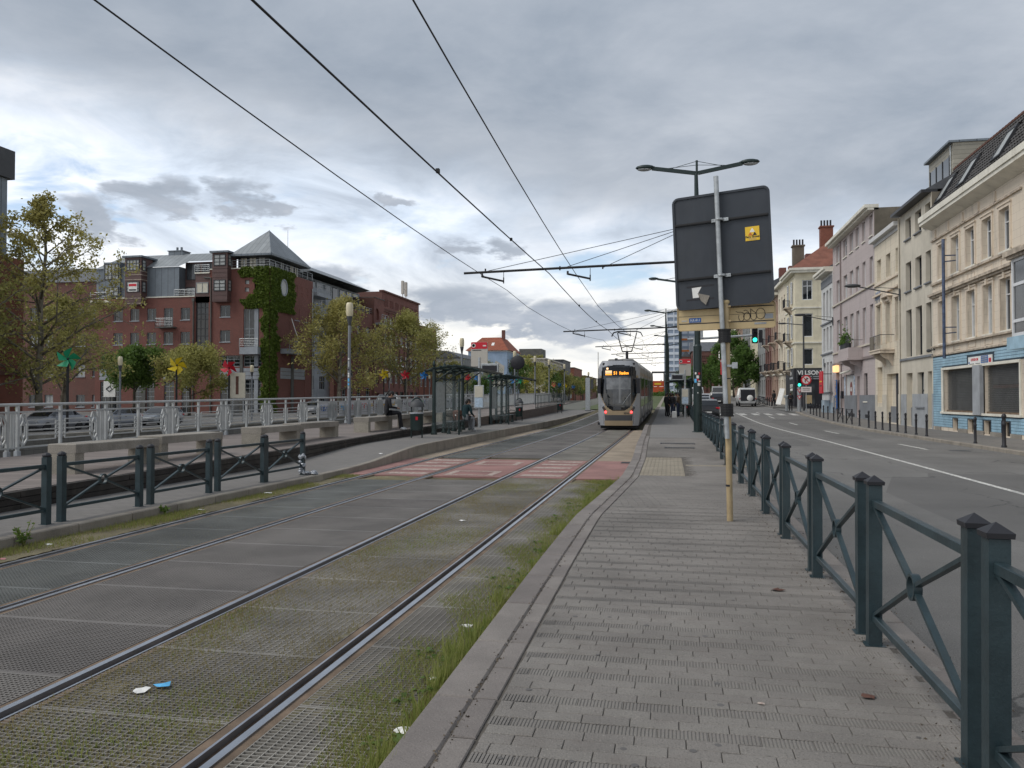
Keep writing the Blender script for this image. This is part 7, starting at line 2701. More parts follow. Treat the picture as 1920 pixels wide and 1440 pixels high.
NXg, NZg = 60, 92
groups = {}
for i in range(NXg):
 for j in range(NZg):
  z0_, z1_ = ZB0 + (ZT - ZB0) * j / NZg, ZB0 + (ZT - ZB0) * (j + 1) / NZg
  q = []
  for (a, z) in ((i, z0_), (i + 1, z0_), (i + 1, z1_), (i, z1_)):
   x = (a / NXg * 2 - 1) * shell_w(z)
   q.append((x, body_y(x, z), z))
  c = (sum(p[0] for p in q) / 4, sum(p[2] for p in q) / 4)
  groups.setdefault(region(*c), []).append(q)
fm = dict(windscreen=m_tgl, screen_surround=m_gold, gold_panel=m_gold, bumper_band=m_dgrey, gold_bumper=m_gold, corner_panel=m_silver, front_shell=m_silver)
for nme, qs in groups.items():
 b = MB()
 idx = {}
 fs = []
 vs = []
 for q in qs:
  f = []
  for p in q:
   k = (round(p[0], 4), round(p[1], 4), round(p[2], 4))
   if k not in idx:
    idx[k] = len(vs)
    vs.append(p)
   f.append(idx[k])
  fs.append(f)
 b.add(vs, fs)
 b.build(nme, fm[nme], tram, True)
# dashboard, blinds and partitions seen through the screen are built just behind thin frames
b = MB()
for (x0, x1, z0_, z1_) in ((-.62, .62, 2.30, 2.86),):
 b.add([(x0, body_y(x0, z0_) - .012, z0_), (x1, body_y(x1, z0_) - .012, z0_), (x1, body_y(x1, z1_) - .012, z1_), (x0, body_y(x0, z1_) - .012, z1_)], [(0, 1, 2, 3)])

def on_front(x0, x1, z0_, z1_, off, m, name, par=tram, n=8):
 b = MB()
 vs = []
 for k in range(n + 1):
  x = x0 + (x1 - x0) * k / n
  for j in range(5):
   z = z0_ + (z1_ - z0_) * j / 4
   vs.append((x, body_y(x, z) - off, z))
 b.add(vs, [(k * 5 + j, (k + 1) * 5 + j, (k + 1) * 5 + j + 1, k * 5 + j + 1) for k in range(n) for j in range(4)])
 return b.build(name, m, par)

on_front(-.66, .66, 2.24, 2.88, .006, mat('sun_blind', (.15, .155, .16), .22, var=.45, vs=2.2, spec=.6), 'sun_blind')
on_front(-.30, .20, 1.42, 2.22, .006, mat('dashboard_screen', (.07, .074, .08), .2, var=.4, vs=3, spec=.6), 'cab_seat')
on_front(-.28, .16, 1.12, 1.32, .006, m_dgrey, 'lower_hatch')
on_front(.02, .12, 1.5, 2.9, .009, mat('pale_pole', (.21, .215, .22), .4), 'grab_pole')
on_front(-.98, .98, 1.345, 1.365, .008, m_dgrey, 'screen_joint')
ds = on_front(-.80, .80, 2.98, 3.46, .008, mat('display_black', (.006, .006, .007), .2), 'destination_display')
for k, z in enumerate((3.03, 3.125, 3.22)):
 on_front(-.72, -.36, z, z + .045, .014, m_amb2 if k else m_amber, 'display_line', ds)
o = on_front(-.66, -.56, 3.34, 3.43, .014, m_amb2, 'display_symbol', ds)
text('51', .23, m_amber, ds, (-.16, body_y(0, 3.12) - .02, 3.13), (PI / 2 - .12, 0, 0), ext=.002, bold=.006, sx=.95)
text('Stadion', .22, m_amber, ds, (.30, body_y(0, 3.12) - .02, 3.13), (PI / 2 - .12, 0, 0), ext=.002, bold=.006, sx=.78)
text('3210', .14, m_tblack, tram, (.42, body_y(.42, .93) - .012, .93), (PI / 2, 0, .05), ext=.002, bold=.004)
for s in (-1, 1):
 x = s * .80
 mir = MB()
 mir.frust(x + s * .10 - .09, x + s * .10 + .09, -.02, .16, 2.02, 2.86, .03)
 mir.T = None
 mo = mir.build('mirror', m_tblack, tram)
 mo.location = (s * .17, .12, 0)
 MB().tube([(s * .85, .25, 2.8), (s * 1.05, .15, 2.86)], .025, 6).build('mirror_arm', m_tblack, tram)
 for k, (dx, z, m) in enumerate(((.00, 1.00, m_tail), (.05, 1.13, m_ridge), (.11, 1.24, m_dgrey))):
  xx = s * (.70 + dx)
  o = MB()
  o.T = Matrix.Translation((xx, body_y(xx, z) - .004, z)) @ Matrix.Rotation(PI / 2, 4, 'X')
  o.lathe([(.068, 0), (.068, .018), (.045, .028), (.01, .03)], (0, 0, 0), 14)
  lo = o.build('tail_light', m, tram, True, 50)
  o = MB()
  o.T = Matrix.Translation((xx, body_y(xx, z) - .001, z)) @ Matrix.Rotation(PI / 2, 4, 'X')
  o.lathe([(.085, 0), (.085, .014)], (0, 0, 0), 14)
  o.build('light_ring', m_tblack, lo)
 o = MB()
 o.T = Matrix.Translation((s * .82, body_y(.82, 3.62) - .0, 3.64)) @ Matrix.Rotation(PI / 2, 4, 'X')
 o.lathe([(.07, 0), (.07, .02), (.02, .03)], (0, 0, 0), 12)
 o.build('roof_lamp', m_tblack, tram, True, 50)
b = MB()
b.beam((.22, body_y(.3, 1.6) - .03, 1.42), (.66, body_y(.66, 2.0) - .02, 2.05), .02)
b.build('wiper', m_galv, tram)
b = MB()
for s in (-1, 1):
 b.add([(s * .78, body_y(.78, .95) - .006, .90), (s * .80, body_y(.8, .4) - .006, .34), (s * .82, body_y(.82, .4) - .006, .34), (s * .80, body_y(.8, .95) - .006, .90)], [(0, 1, 2, 3)])
 b.beam((s * .84, body_y(.84, .72) - .006, .72), (s * 1.10, body_y(1.10, .72) - .006, .70), .012)
b.build('panel_joint', m_dgrey, tram)
# car bodies behind the front
LEN = 31.0

def ring(n=18):
 pts = []
 for k in range(n + 1):
  z = ZB0 + (ZT - ZB0) * k / n
  pts.append((shell_w(z), z))
 return [(-x, z) for x, z in pts] + [(x, z) for x, z in reversed(pts)]

pr = ring()
y0_ = body_y(HW, 1.2)

def ext_body(ya, yb, m, name, sc=1.0, front=False):
 b = MB()
 n = len(pr)
 vs = []
 for x, z in pr:
  vs.append((x * sc, (body_y(min(abs(x), HW), z) if front else ya), z))
 for x, z in pr:
  vs.append((x * sc, yb, z))
 b.add(vs, [(i, (i + 1) % n, n + (i + 1) % n, n + i) for i in range(n)] + ([tuple(range(n - 1, -1, -1))] if not front else []) + [tuple(range(n, 2 * n))])
 return b.build(name, m, tram, True, 35)

secs = [(0, 7.4), (7.9, 14.0), (14.5, 18.5), (19.0, 25.0), (25.5, LEN)]
for i, (ya, yb) in enumerate(secs):
 ext_body(ya, yb, m_tgrey, 'car_body', 1, i == 0)
for (ya, yb) in zip([s[1] for s in secs], [s[0] for s in secs[1:]]):
 ext_body(ya, yb, m_black, 'bellows', .93)
# windows and doors, right and left
for s in (-1, 1):
 for i, (ya, yb) in enumerate(secs):
  a = ya + (1.5 if i == 0 else .35)
  e = yb - .35
  y = a
  k = 0
  while y < e - .6:
   door = (k % 3 == 1)
   L = 1.35 if door else 1.25
   L = min(L, e - y)
   x0_, x1_ = sorted((s * (HW + .003), s * (HW + .014)))
   if door:
    d = MB().box(x0_, x1_, y, y + L, .36, 2.95).build('door', m_silver, tram)
    x2, x3 = sorted((s * (HW + .0145), s * (HW + .018)))
    for q in (0, 1):
     MB().box(x2, x3, y + .06 + q * L / 2, y + L / 2 - .06 + q * L / 2, .55, 2.85).build('door_glass', m_tgl, d)
    MB().box(x2, x3 + .001, y + L / 2 - .02, y + L / 2 + .02, .38, 2.93).build('door_gap', m_black, d)
   else:
    MB().box(x0_, x1_, y, y + L, 1.25, 2.9).build('side_window', m_tgl, tram)
    MB().box(x0_, x1_, y, y + L, 3.0, 3.18).build('side_panel', m_gold, tram)
    MB().box(x0_, x1_, y + .1, y + L - .1, .34, .62).build('skirt_flap', m_dgrey, tram)
   y += L + .12
   k += 1
b = MB()
b.box(-1.02, 1.02, .5, LEN - 1, .09, .27)
b.build('underframe', m_black, tram)
for (yc) in (3.6, 11, 16.5, 22, 28.5):
 b = MB()
 b.box(-1.0, 1.0, yc - 1.1, yc + 1.1, .06, .3)
 for s in (-.75, .75):
  for q in (-.8, .8):
   o_ = len(b.v)
   b.T = Matrix.Translation((s, yc + q, .31)) @ Matrix.Rotation(PI / 2, 4, 'Y')
   b.lathe([(.30, -.06), (.30, .06)], (0, 0, 0), 14)
   b.T = None
 b.build('bogie', m_black, tram)
for (ya, yb, h) in ((2.2, 6.8, .26), (8.2, 13.6, .2), (19.4, 24.6, .24), (26, 30, .2)):
 MB().frust(-.72, .72, ya, yb, ZT - .02, ZT + h * .6, .05).build('roof_box', m_tgrey, tram)
b = MB()
b.frust(-.25, -.10, .9, 1.1, ZT - .02, ZT + .16, .02)
b.frust(-.1, .2, 1.2, 1.5, ZT - .02, ZT + .07, .02)
b.frust(.35, .75, 1.3, 1.7, ZT - .02, ZT + .07, .02)
b.build('roof_fitting', m_dgrey, tram)
MB().box(-1.16, -1.02, .35, .5, .28, .42).build('coupler_cover', m_tblack, tram)
# pantograph
pa = ob('pantograph', None, tram, (.0, 8.6, ZT - .05))
b = MB()
b.tube([(0, 0, 0), (0, 0, .95)], .09, 8)
b.box(-.5, .5, -.6, .6, .0, .12)
b.build('pantograph_base', m_tblack, pa)
b = MB()
for s in (-1, 1):
 b.tube([(s * .30, 0, .92), (s * .48, .1, 1.55), (s * .62, .2, 2.16)], .035, 6)
b.tube([(-.32, 0, .92), (.32, 0, .92)], .04, 6)
b.tube([(-.34, .02, 1.16), (-.1, .02, 1.24), (.1, .02, 1.24), (.34, .02, 1.16)], .028, 6)
b.tube([(0, 0, .92), (0, .02, 1.24)], .02, 6)
b.build('pantograph_arm', m_tblack, pa)
b = MB()
for q in (0, .35):
 b.tube([(-1.0, q, 1.92), (-.88, q, 2.16), (-.6, q, 2.24), (.6, q, 2.24), (.88, q, 2.16), (1.0, q, 1.92)], .03, 6)
for s in (-.6, .6):
 b.tube([(s, 0, 2.22), (s, .35, 2.22)], .025, 6)
b.build('pantograph_head', m_tblack, pa)

# ------------------------------------------------------------------ vehicles
def wheel(par, x, y, s, r=.31):
 o = MB()
 o.T = Matrix.Translation((x, y, r)) @ Matrix.Rotation(PI / 2, 4, 'Y')
 o.lathe([(r * .6, -.10), (r * .95, -.10), (r, -.06), (r, .06), (r * .95, .10), (r * .6, .10)], (0, 0, 0), 18)
 w = o.build('wheel', m_black, par, True, 40)
 o = MB()
 o.T = Matrix.Translation((x + s * .075, y, r)) @ Matrix.Rotation(PI / 2, 4, 'Y')
 o.lathe([(r * .66, -.02), (r * .66, .02), (r * .5, .03), (r * .15, .035)], (0, 0, 0), 14)
 o.build('rim', m_galv, w, True, 40)

def car(lab, col, loc, rz, kind='saloon', group=None, rear_open=False):
 """the car points along local +Y"""
 t = thing('parked_car' if kind != 'van' else 'van', lab, 'car' if kind != 'van' else 'van', loc, rz, group)
 m = mat('car_paint', col, .28, .25, var=.05, vs=.6, spec=.6)
 P = dict(saloon=dict(L=4.5, W=1.78, st=[(-2.25, .45, .80), (-2.15, .30, .98), (-1.5, .26, 1.02), (.9, .24, .98), (1.6, .26, .88), (2.1, .30, .74), (2.25, .42, .62)], roof=[(-1.75, 1.0), (-.95, 1.42), (.05, 1.46), (.35, 1.42), (1.25, .96)]),
        hatch=dict(L=3.9, W=1.70, st=[(-1.95, .45, .85), (-1.88, .30, 1.0), (-1.3, .26, 1.04), (.8, .24, 1.0), (1.4, .26, .92), (1.8, .30, .78), (1.95, .42, .62)], roof=[(-1.86, 1.02), (-1.45, 1.44), (-.2, 1.52), (.15, 1.48), (1.0, .99)]),
        van=dict(L=5.0, W=1.95, st=[(-2.5, .4, 1.15), (-2.46, .32, 1.2), (-1.0, .30, 1.2), (1.0, .30, 1.2), (1.8, .32, 1.15), (2.35, .35, .95), (2.5, .45, .75)], roof=[(-2.46, 1.2), (-2.40, 2.0), (-1.8, 2.12), (.9, 2.1), (1.85, 1.18)]))[kind]
 W = P['W'] / 2
 b = MB()
 prof = [(y, zt) for y, zb, zt in P['st']]
 low = [(y, zb) for y, zb, zt in P['st']]
 n = len(prof)
 vs, fs = [], []
 cols_ = 7
 for y, zb, zt in P['st']:
  e = 1.0 - .12 * (abs(y) / (P['L'] / 2)) ** 6
  zm = (zb + zt) / 2
  vs += [(-W * .86 * e, y, zb), (-W * e, y, zb + (zm - zb) * .5), (-W * e, y, zm + (zt - zm) * .35), (-W * .93 * e, y, zt), (W * .93 * e, y, zt), (W * e, y, zm + (zt - zm) * .35), (W * e, y, zb + (zm - zb) * .5), (W * .86 * e, y, zb)]
 for i in range(n - 1):
  for k in range(8):
   fs.append((8 * i + k, 8 * i + (k + 1) % 8, 8 * i + 8 + (k + 1) % 8, 8 * i + 8 + k))
 fs += [tuple(range(7, -1, -1)), tuple(range(8 * (n - 1), 8 * n))]
 b.add(vs, fs)
 b.build('body', m, t, True, 32)
 R = P['roof']
 b = MB()
 zb_ = R[0][1]
 vs = []
 for y, z in R:
  f = (z - zb_) / (max(r[1] for r in R) - zb_ + 1e-6)
  w = W * (.92 - .14 * max(0, f))
  vs += [(-W * .92, y, min(z, zb_) - .02), (-w, y, z), (w, y, z), (W * .92, y, min(z, zb_) - .02)]
 k = len(R)
 b.add(vs, [(4 * i + 1, 4 * i + 2, 4 * i + 6, 4 * i + 5) for i in range(1, k - 2)] if False else [(4 * i + 1, 4 * i + 2, 4 * i + 6, 4 * i + 5) for i in range(k - 1)] + [(4 * i, 4 * i + 1, 4 * i + 5, 4 * i + 4) for i in range(k - 1)] + [(4 * i + 2, 4 * i + 3, 4 * i + 7, 4 * i + 6) for i in range(k - 1)] + [(0, 3, 2, 1)])
 b.build('cabin', m, t, True, 32)
 # glass as panels set just proud of the cabin
 g = MB()

 def lerp(p, q, f):
  return tuple(p[i] + (q[i] - p[i]) * f for i in range(3))

 def pan(a, bq, c, d, off, inset=.1):
  cc = tuple((a[i] + bq[i] + c[i] + d[i]) / 4 + off[i] for i in range(3))
  q = [lerp(tuple(p[i] + off[i] for i in range(3)), cc, inset) for p in (a, bq, c, d)]
  g.quad(*q)
 V = vs
 if kind != 'van' or not rear_open:
  pan(V[1], V[2], V[6], V[5], (0, -.012, .012))
 pan(V[4 * (k - 2) + 1], V[4 * (k - 2) + 2], V[4 * (k - 1) + 2], V[4 * (k - 1) + 1], (0, .012, .012))
 for s in (1, 2):
  o = (-.012 if s == 1 else .012, 0, 0)
  lo = 0 if s == 1 else 3
  for i in range(1, k - 2) if kind != 'van' else range(k - 3, k - 2):
   pan(V[4 * i + s], V[4 * (i + 1) + s], V[4 * (i + 1) + lo][:2] + (zb_ + .03,), V[4 * i + lo][:2] + (zb_ + .03,), o, .10)
  i = k - 2
  g.add([tuple(V[4 * i + s][j] + o[j] for j in range(3)), (V[4 * (k - 1) + lo][0] + o[0], V[4 * (k - 1)][1] - .12, zb_ + .04), (V[4 * i + lo][0] + o[0], V[4 * i][1] + .04, zb_ + .04)], [(0, 1, 2)])
  if kind != 'van':
   g.add([tuple(V[4 + s][j] + o[j] for j in range(3)), (V[4 + lo][0] + o[0], V[4][1] - .04, zb_ + .04), (V[lo][0] + o[0], V[0][1] + .16, zb_ + .04)], [(0, 1, 2)])
 g.build('windows', m_tgl, t)
 L = P['L'] / 2
 for s in (-1, 1):
  for y in (-L + .8, L - .85):
   wheel(t, s * (W - .10), y, s, .31 if kind != 'van' else .34)
  MB().frust(s * W * .78 - .16, s * W * .78 + .16, L - .12, L - .02, .60, .72, .03).build('headlight', m_curtain, t)
  MB().frust(s * W * .80 - .14, s * W * .80 + .14, -L - .0, -L + .10, .80, .95, .02).build('taillight', m_red, t)
  MB().frust(s * (W + .08) - .09, s * (W + .08) + .09, .62, .74, .98, 1.12, .02).build('mirror', m, t)
  MB().box(*sorted((s * (W + .0005), s * (W + .006))), -.30, -.15, .80, .84).build('door_handle', m_black, t)
 MB().box(-.26, .26, -L - .012, -L, .52, .63).build('number_plate', m_paper, t)
 MB().box(-.26, .26, L, L + .012, .42, .52).build('number_plate', m_paper, t)
 MB().box(-W * .8, W * .8, -L + .02, L - .1, .20, .34).build('underbody', m_black, t)
 if rear_open:
  MB().box(-W * .80, W * .80, -L - .03, -L + .02, .62, 1.90).build('load_opening', m_tblack, t)
  MB().ball((.25, -L - .05, .95), .35, .12, .35, 8, 6).build('load', m_paper, t)
 return t

QZ = -.40
for i, (x, y, c, lab) in enumerate([(-40.8, 46.6, (.30, .31, .33), 'silver saloon parked left of the others beyond the railing'), (-40.6, 52.3, (.34, .36, .40), 'pale silver saloon parked in the middle beyond the railing'),
         (-40.4, 57.6, (.36, .38, .40), 'light silver hatchback right of the pale saloon beyond the railing')]):
 car(lab, c, (x, y, QZ), PI + .0, 'saloon' if i < 2 else 'hatch', 'cars parked on the far bank')
car('white van parked on the far bank below the blue pinwheel', (.62, .63, .64), (-39.5, 107, gz(107) * .6 - .4), PI, 'van', 'cars parked on the far bank')
car('grey hatchback far along the far bank', (.25, .26, .28), (-39.5, 84, gz(84) * .6 - .4), PI, 'hatch', 'cars parked on the far bank')
sz = lambda y: gz(y)
car('small white van with open dark rear parked at the right kerb', (.58, .58, .57), (8.35, 96.5, sz(96)), 0, 'van', 'vehicles on the right road', True)
car('black hatchback stopped beside the white van', (.02, .02, .022), (5.2, 97, sz(97)), 0, 'hatch', 'vehicles on the right road')
car('white hatchback with red tail lights just behind the barriers', (.55, .55, .56), (3.3, 92, sz(92)), 0, 'hatch', 'vehicles on the right road')
car('pale car facing the camera left of the green pole', (.40, .42, .45), (2.6, 74, sz(74)), PI, 'hatch', 'vehicles on the right road')
car('tall white van behind the pale car', (.62, .62, .62), (3.0, 106, sz(106)), 0, 'van', 'vehicles on the right road')
car('tall pale van far behind the leaning sign pole', (.55, .55, .54), (6.6, 125, sz(125)), 0, 'van', 'vehicles on the right road')
car('dark car far down the right road', (.04, .042, .05), (3.4, 128, sz(128)), 0, 'hatch', 'vehicles on the right road')
car('dark parked car beside the waiting group', (.03, .032, .036), (2.55, 62, sz(62)), 0, 'hatch', 'vehicles on the right road')

def bike(lab, loc, rz, group=None):
 t = thing('bicycle', lab, 'bicycle', loc, rz, group)
 for y in (-.52, .52):
  n = 16
  b = MB()
  b.tube([(0, y + .33 * math.cos(2 * PI * k / n), .34 + .33 * math.sin(2 * PI * k / n)) for k in range(n + 1)], .02, 5)
  w = b.build('wheel', m_black, t)
  b = MB()
  for k in range(6):
   a = PI * k / 6
   b.beam((0, y + .32 * math.cos(a), .34 + .32 * math.sin(a)), (0, y - .32 * math.cos(a), .34 - .32 * math.sin(a)), .006)
  b.build('spokes', m_galv, w)
 b = MB()
 for p, q in (((0, -.52, .34), (0, -.05, .30)), ((0, -.05, .30), (0, -.18, .82)), ((0, -.18, .80), (0, .38, .84)), ((0, -.05, .30), (0, .40, .78)), ((0, -.52, .34), (0, -.17, .76)), ((0, .52, .34), (0, .38, .95))):
  b.tube([p, q], .02, 6)
 b.build('frame', random.choice([m_blue, m_tblack, m_bluegrey]), t)
 MB().tube([(-.28, .28, .98), (-.05, .38, 1.0), (.05, .38, 1.0), (.28, .28, .98)], .016, 6).build('handlebar', m_tblack, t)
 MB().frust(-.08, .08, -.33, -.06, .84, .90, .02).build('saddle', m_tblack, t)
 return t

bk = None
for i in range(7):
 x, y = 10.4 + random.uniform(-.2, .2), 97.5 + i * 1.05
 if bk is None:
  bk = bike('parked bicycle in the row by the kerb right of the white van', (x, y, .12 + gz(y)), PI / 2 + .2, 'bicycles parked in a row by the right kerb')
  chb = tree_of(bk)
 else:
  c = copy_tree(bk, None, chb)
  c.location = (x, y, .12 + gz(y))
  c.rotation_euler = (random.uniform(-.08, .08), 0, PI / 2 + random.uniform(-.3, .4))

# ------------------------------------------------------------------ people

def person(lab, loc, rz, J, top, legs, shoes, skin, hairm=None, hood=False, s=1.0, ponytail=False, flare=1.0):
 """J: joints; the figure faces local +Y. One continuous skin-grown body; hair is a child."""
 t = thing('person', lab, 'person', loc, rz)
 t.scale = (s, s, s)
 ids, co, rad, ed, seg = {}, [], [], [], []

 def v(n, p, r):
  ids[n] = len(co)
  co.append(Vector(p))
  rad.append(r)

 def e(a, b, m):
  ed.append((ids[a], ids[b]))
  seg.append((co[ids[a]], co[ids[b]], m))
 pe, ch_, nk, hd = J['pelvis'], J['chest'], J['neck'], J['head']
 v('pelvis', pe, (.155, .12))
 v('waist', Vector(pe).lerp(Vector(ch_), .5), (.145, .11))
 v('chest', ch_, (.165, .12))
 v('collar', Vector(ch_).lerp(Vector(nk), .72), (.10, .085))
 v('neck', nk, (.056, .056))
 hv = Vector(hd) - Vector(nk)
 v('jaw', Vector(nk) + hv * .38, (.068, .075))
 v('face', Vector(nk) + hv * .72, (.080, .098))
 v('crown', Vector(nk) + hv * 1.12, (.068, .082))
 for a, b, m in (('pelvis', 'waist', 0), ('waist', 'chest', 0), ('chest', 'collar', 0), ('collar', 'neck', 3), ('neck', 'jaw', 3), ('jaw', 'face', 3), ('face', 'crown', 3)):
  e(a, b, m)
 for sd in 'LR':
  v('sh' + sd, J['sh' + sd], (.072, .07))
  v('el' + sd, J['el' + sd], (.052, .052))
  v('wr' + sd, J['wr' + sd], (.036, .034))
  hvv = (Vector(J['wr' + sd]) - Vector(J['el' + sd])).normalized()
  hd_ = Vector(J.get('ha' + sd, Vector(J['wr' + sd]) + hvv * .085))
  v('ha' + sd, hd_, (.040, .024))
  e('collar', 'sh' + sd, 0)
  e('sh' + sd, 'el' + sd, 0)
  e('el' + sd, 'wr' + sd, 0)
  e('wr' + sd, 'ha' + sd, 3)
  v('hip' + sd, J['hip' + sd], (.102, .105))
  v('kn' + sd, J['kn' + sd], (.068 * flare, .07 * flare))
  v('cf' + sd, Vector(J['kn' + sd]).lerp(Vector(J['an' + sd]), .35), (.064 * flare, .066 * flare))
  v('an' + sd, J['an' + sd], (.052 * flare, .055 * flare))
  v('to' + sd, J['to' + sd], (.045, .034))
  e('pelvis', 'hip' + sd, 1)
  e('hip' + sd, 'kn' + sd, 1)
  e('kn' + sd, 'cf' + sd, 1)
  e('cf' + sd, 'an' + sd, 1)
  e('an' + sd, 'to' + sd, 2)
 me = bpy.data.meshes.new('body')
 me.from_pydata([tuple(c) for c in co], ed, [])
 o = ob('body', me, None)
 md = o.modifiers.new('skin', 'SKIN')
 md.use_smooth_shade = True
 if not me.skin_vertices:
  with bpy.context.temp_override(object=o, active_object=o):
   bpy.ops.mesh.customdata_skin_add()
 for i, r in enumerate(rad):
  me.skin_vertices[0].data[i].radius = r
 me.skin_vertices[0].data[0].use_root = True
 sm = o.modifiers.new('sub', 'SUBSURF')
 sm.levels = sm.render_levels = 1
 dg = bpy.context.evaluated_depsgraph_get()
 nm = bpy.data.meshes.new_from_object(o.evaluated_get(dg))
 bpy.data.objects.remove(o)
 nm.name = 'body'
 # fingers: four unequal bent fingers and a thumb on each palm, joined to the body mesh
 fb = MB()
 for sd in 'LR':
  w, h = Vector(J['wr' + sd]), co[ids['ha' + sd]]
  d = (h - w).normalized()
  side = d.cross(Vector((0, 0, 1)))
  side = side.normalized() if side.length > .2 else Vector((0, 1, 0))
  up = side.cross(d)
  for k, L in enumerate((.065, .075, .07, .055)):
   b0 = h + side * (.028 - .018 * k)
   fb.tube([b0, b0 + d * L * .5 - up * .008, b0 + d * L * .85 - up * .03], [.0095, .009, .007], 5)
  sg_ = 1 if sd == 'L' else -1
  b0 = w + d * .03 + side * .03
  fb.tube([b0, b0 + side * .025 + d * .03, b0 + side * .028 + d * .06 - up * .01], [.012, .011, .008], 5)
 # face: nose, brow, ears, mouth
 f = Vector(co[ids['face']])
 upv = hv.normalized()
 fw = Vector(J.get('look', (0, 1, 0))).normalized()
 rt_ = fw.cross(upv).normalized()
 fb.ball(tuple(f + fw * .10 - upv * .012), .016, .022, .026, 6, 5)
 for q in (-1, 1):
  fb.ball(tuple(f + rt_ * q * .082), .012, .02, .03, 6, 5)
 fb.beam(f + fw * .088 - upv * .055 - rt_ * .022, f + fw * .088 - upv * .055 + rt_ * .022, .014, .012)
 import bmesh
 bm = bmesh.new()
 bm.from_mesh(nm)
 n0 = len(bm.faces)
 vv = [bm.verts.new(p) for p in fb.v]
 for fc in fb.f:
  try:
   bm.faces.new([vv[i] for i in fc])
  except ValueError:
   pass
 bm.to_mesh(nm)
 bm.free()
 nm.materials.clear()
 for m in (top, legs, shoes, skin):
  nm.materials.append(m)
 for i, p in enumerate(nm.polygons):
  if i >= n0:
   p.material_index = 3
   p.use_smooth = True
   continue
  c = p.center
  best, bi = 1e9, 0
  for a, b, m in seg:
   ab = b - a
   k = max(0, min(1, (c - a).dot(ab) / max(ab.length_squared, 1e-9)))
   dd = (c - a - ab * k).length
   if dd < best:
    best, bi = dd, m
  p.material_index = bi
  p.use_smooth = True
 ob('body', nm, t)
 hb = MB()
 hc = f + upv * .028 - fw * .012
 hb.ball(tuple(hc + upv * .012), .096, .112, .098, 12, 8)
 hb.ball(tuple(hc - fw * .045 - upv * .05), .082, .07, .09, 10, 6)
 if ponytail:
  hb.ball(tuple(hc - fw * .11 + upv * .02), .045, .05, .045, 8, 6)
  hb.tube([tuple(hc - fw * .12), tuple(hc - fw * .15 - upv * .12), tuple(hc - fw * .13 - upv * .22)], [.03, .03, .01], 6)
 hb.build('hood' if hood else 'hair', (hairm or m_hair), t, True)
 return t

def stand(arm=0, lean=0.0, stride=0.0, look=(0, 1, 0)):
 J = dict(pelvis=(0, 0, .93), chest=(0, .01 + lean * .4, 1.30), neck=(0, .0 + lean * .7, 1.49), head=(0, .02 + lean, 1.66), look=look)
 for sd, s in (('L', -1), ('R', 1)):
  J['sh' + sd] = (s * .185, lean * .5, 1.42)
  if arm == 0:
   J['el' + sd] = (s * .235, -.03, 1.14)
   J['wr' + sd] = (s * .225, .06, .90)
  elif arm == 1:
   J['el' + sd] = (s * .23, -.02, 1.14)
   J['wr' + sd] = (s * .09, .24, 1.16)
  else:
   J['el' + sd] = (s * .24, .0, 1.15)
   J['wr' + sd] = ((s * .10, .22, 1.30) if s > 0 else (s * .22, .05, .92))
  k = stride * s
  J['hip' + sd] = (s * .095, 0, .90)
  J['kn' + sd] = (s * .10, .03 + k * .6, .50)
  J['an' + sd] = (s * .105, -.02 + k, .085)
  J['to' + sd] = (s * .12, .13 + k, .04)
 return J

def sit(seat, knee_fwd=.46, foot=(0.0, .50, .0), lean=.10, hands='phone', look=(0, .8, -.6)):
 z = seat + .10
 J = dict(pelvis=(0, 0, z), chest=(0, lean * .8, z + .36), neck=(0, lean * 1.5, z + .54), head=(0, lean * 1.5 + .07, z + .69), look=look)
 for sd, s in (('L', -1), ('R', 1)):
  J['sh' + sd] = (s * .18, lean * 1.1, z + .47)
  if hands == 'phone':
   J['el' + sd] = (s * .23, lean + .06, z + .20)
   J['wr' + sd] = (s * .06, lean + .30, z + .17)
  else:
   J['el' + sd] = (s * .25, lean + .02, z + .20)
   J['wr' + sd] = (s * .13, lean + .28, z + .10)
  J['hip' + sd] = (s * .10, .04, z - .01)
  J['kn' + sd] = (s * (.13 if sd == 'L' else .10), knee_fwd, z + .0)
  J['an' + sd] = (s * .11, foot[1] + (.10 if sd == 'L' else 0), foot[2] + .085)
  J['to' + sd] = (s * .13, foot[1] + .17 + (.10 if sd == 'L' else 0), foot[2] + .04)
 return J

m_blk = mat('black_cloth', (.014, .014, .017), .9, var=.25, vs=6)
m_nvy = mat('dark_green_cloth', (.012, .035, .042), .85, var=.2, vs=6)
m_gry = mat('grey_trousers', (.26, .265, .28), .9, var=.12, vs=5)
m_shoe = mat('white_shoes', (.60, .61, .62), .6, var=.12, vs=9)
m_jean = mat('dark_jeans', (.025, .035, .065), .9, var=.2, vs=6)
m_brown = mat('brown_cloth', (.10, .07, .045), .9, var=.2, vs=6)
m_mgrey = mat('mid_grey_cloth', (.16, .165, .18), .9, var=.2, vs=6)
zb = dk(27.6) + .52
p1 = person('person in black sitting on a concrete bench looking down at a phone', (-10.28, 27.75, dk(27.6)), -PI / 2 + .5, sit(.52, .50, (0, .52, -.02)), m_blk, m_blk, m_shoe, m_skin, s=1.02, ponytail=True, flare=1.15)
tag(MB().frust(-.04, .04, -.012, .012, 0, .15, .004).build('phone', m_paper, None), 'small phone held by the seated person in black', 'phone').location = (-9.95, 27.95, dk(27.6) + .80)
p2 = person('person in dark jacket and grey trousers sitting in the tram shelter', (-8.72, 33.1, lp(33)), -PI / 2 + 1.1, sit(.46, .44, (0, .42, 0), .14, 'knee', (.6, .8, -.1)), m_nvy, m_gry, m_shoe, m_skin, s=1.04, flare=1.25)
b = MB().frust(-.16, .16, -.12, .12, 0, .42, .05)
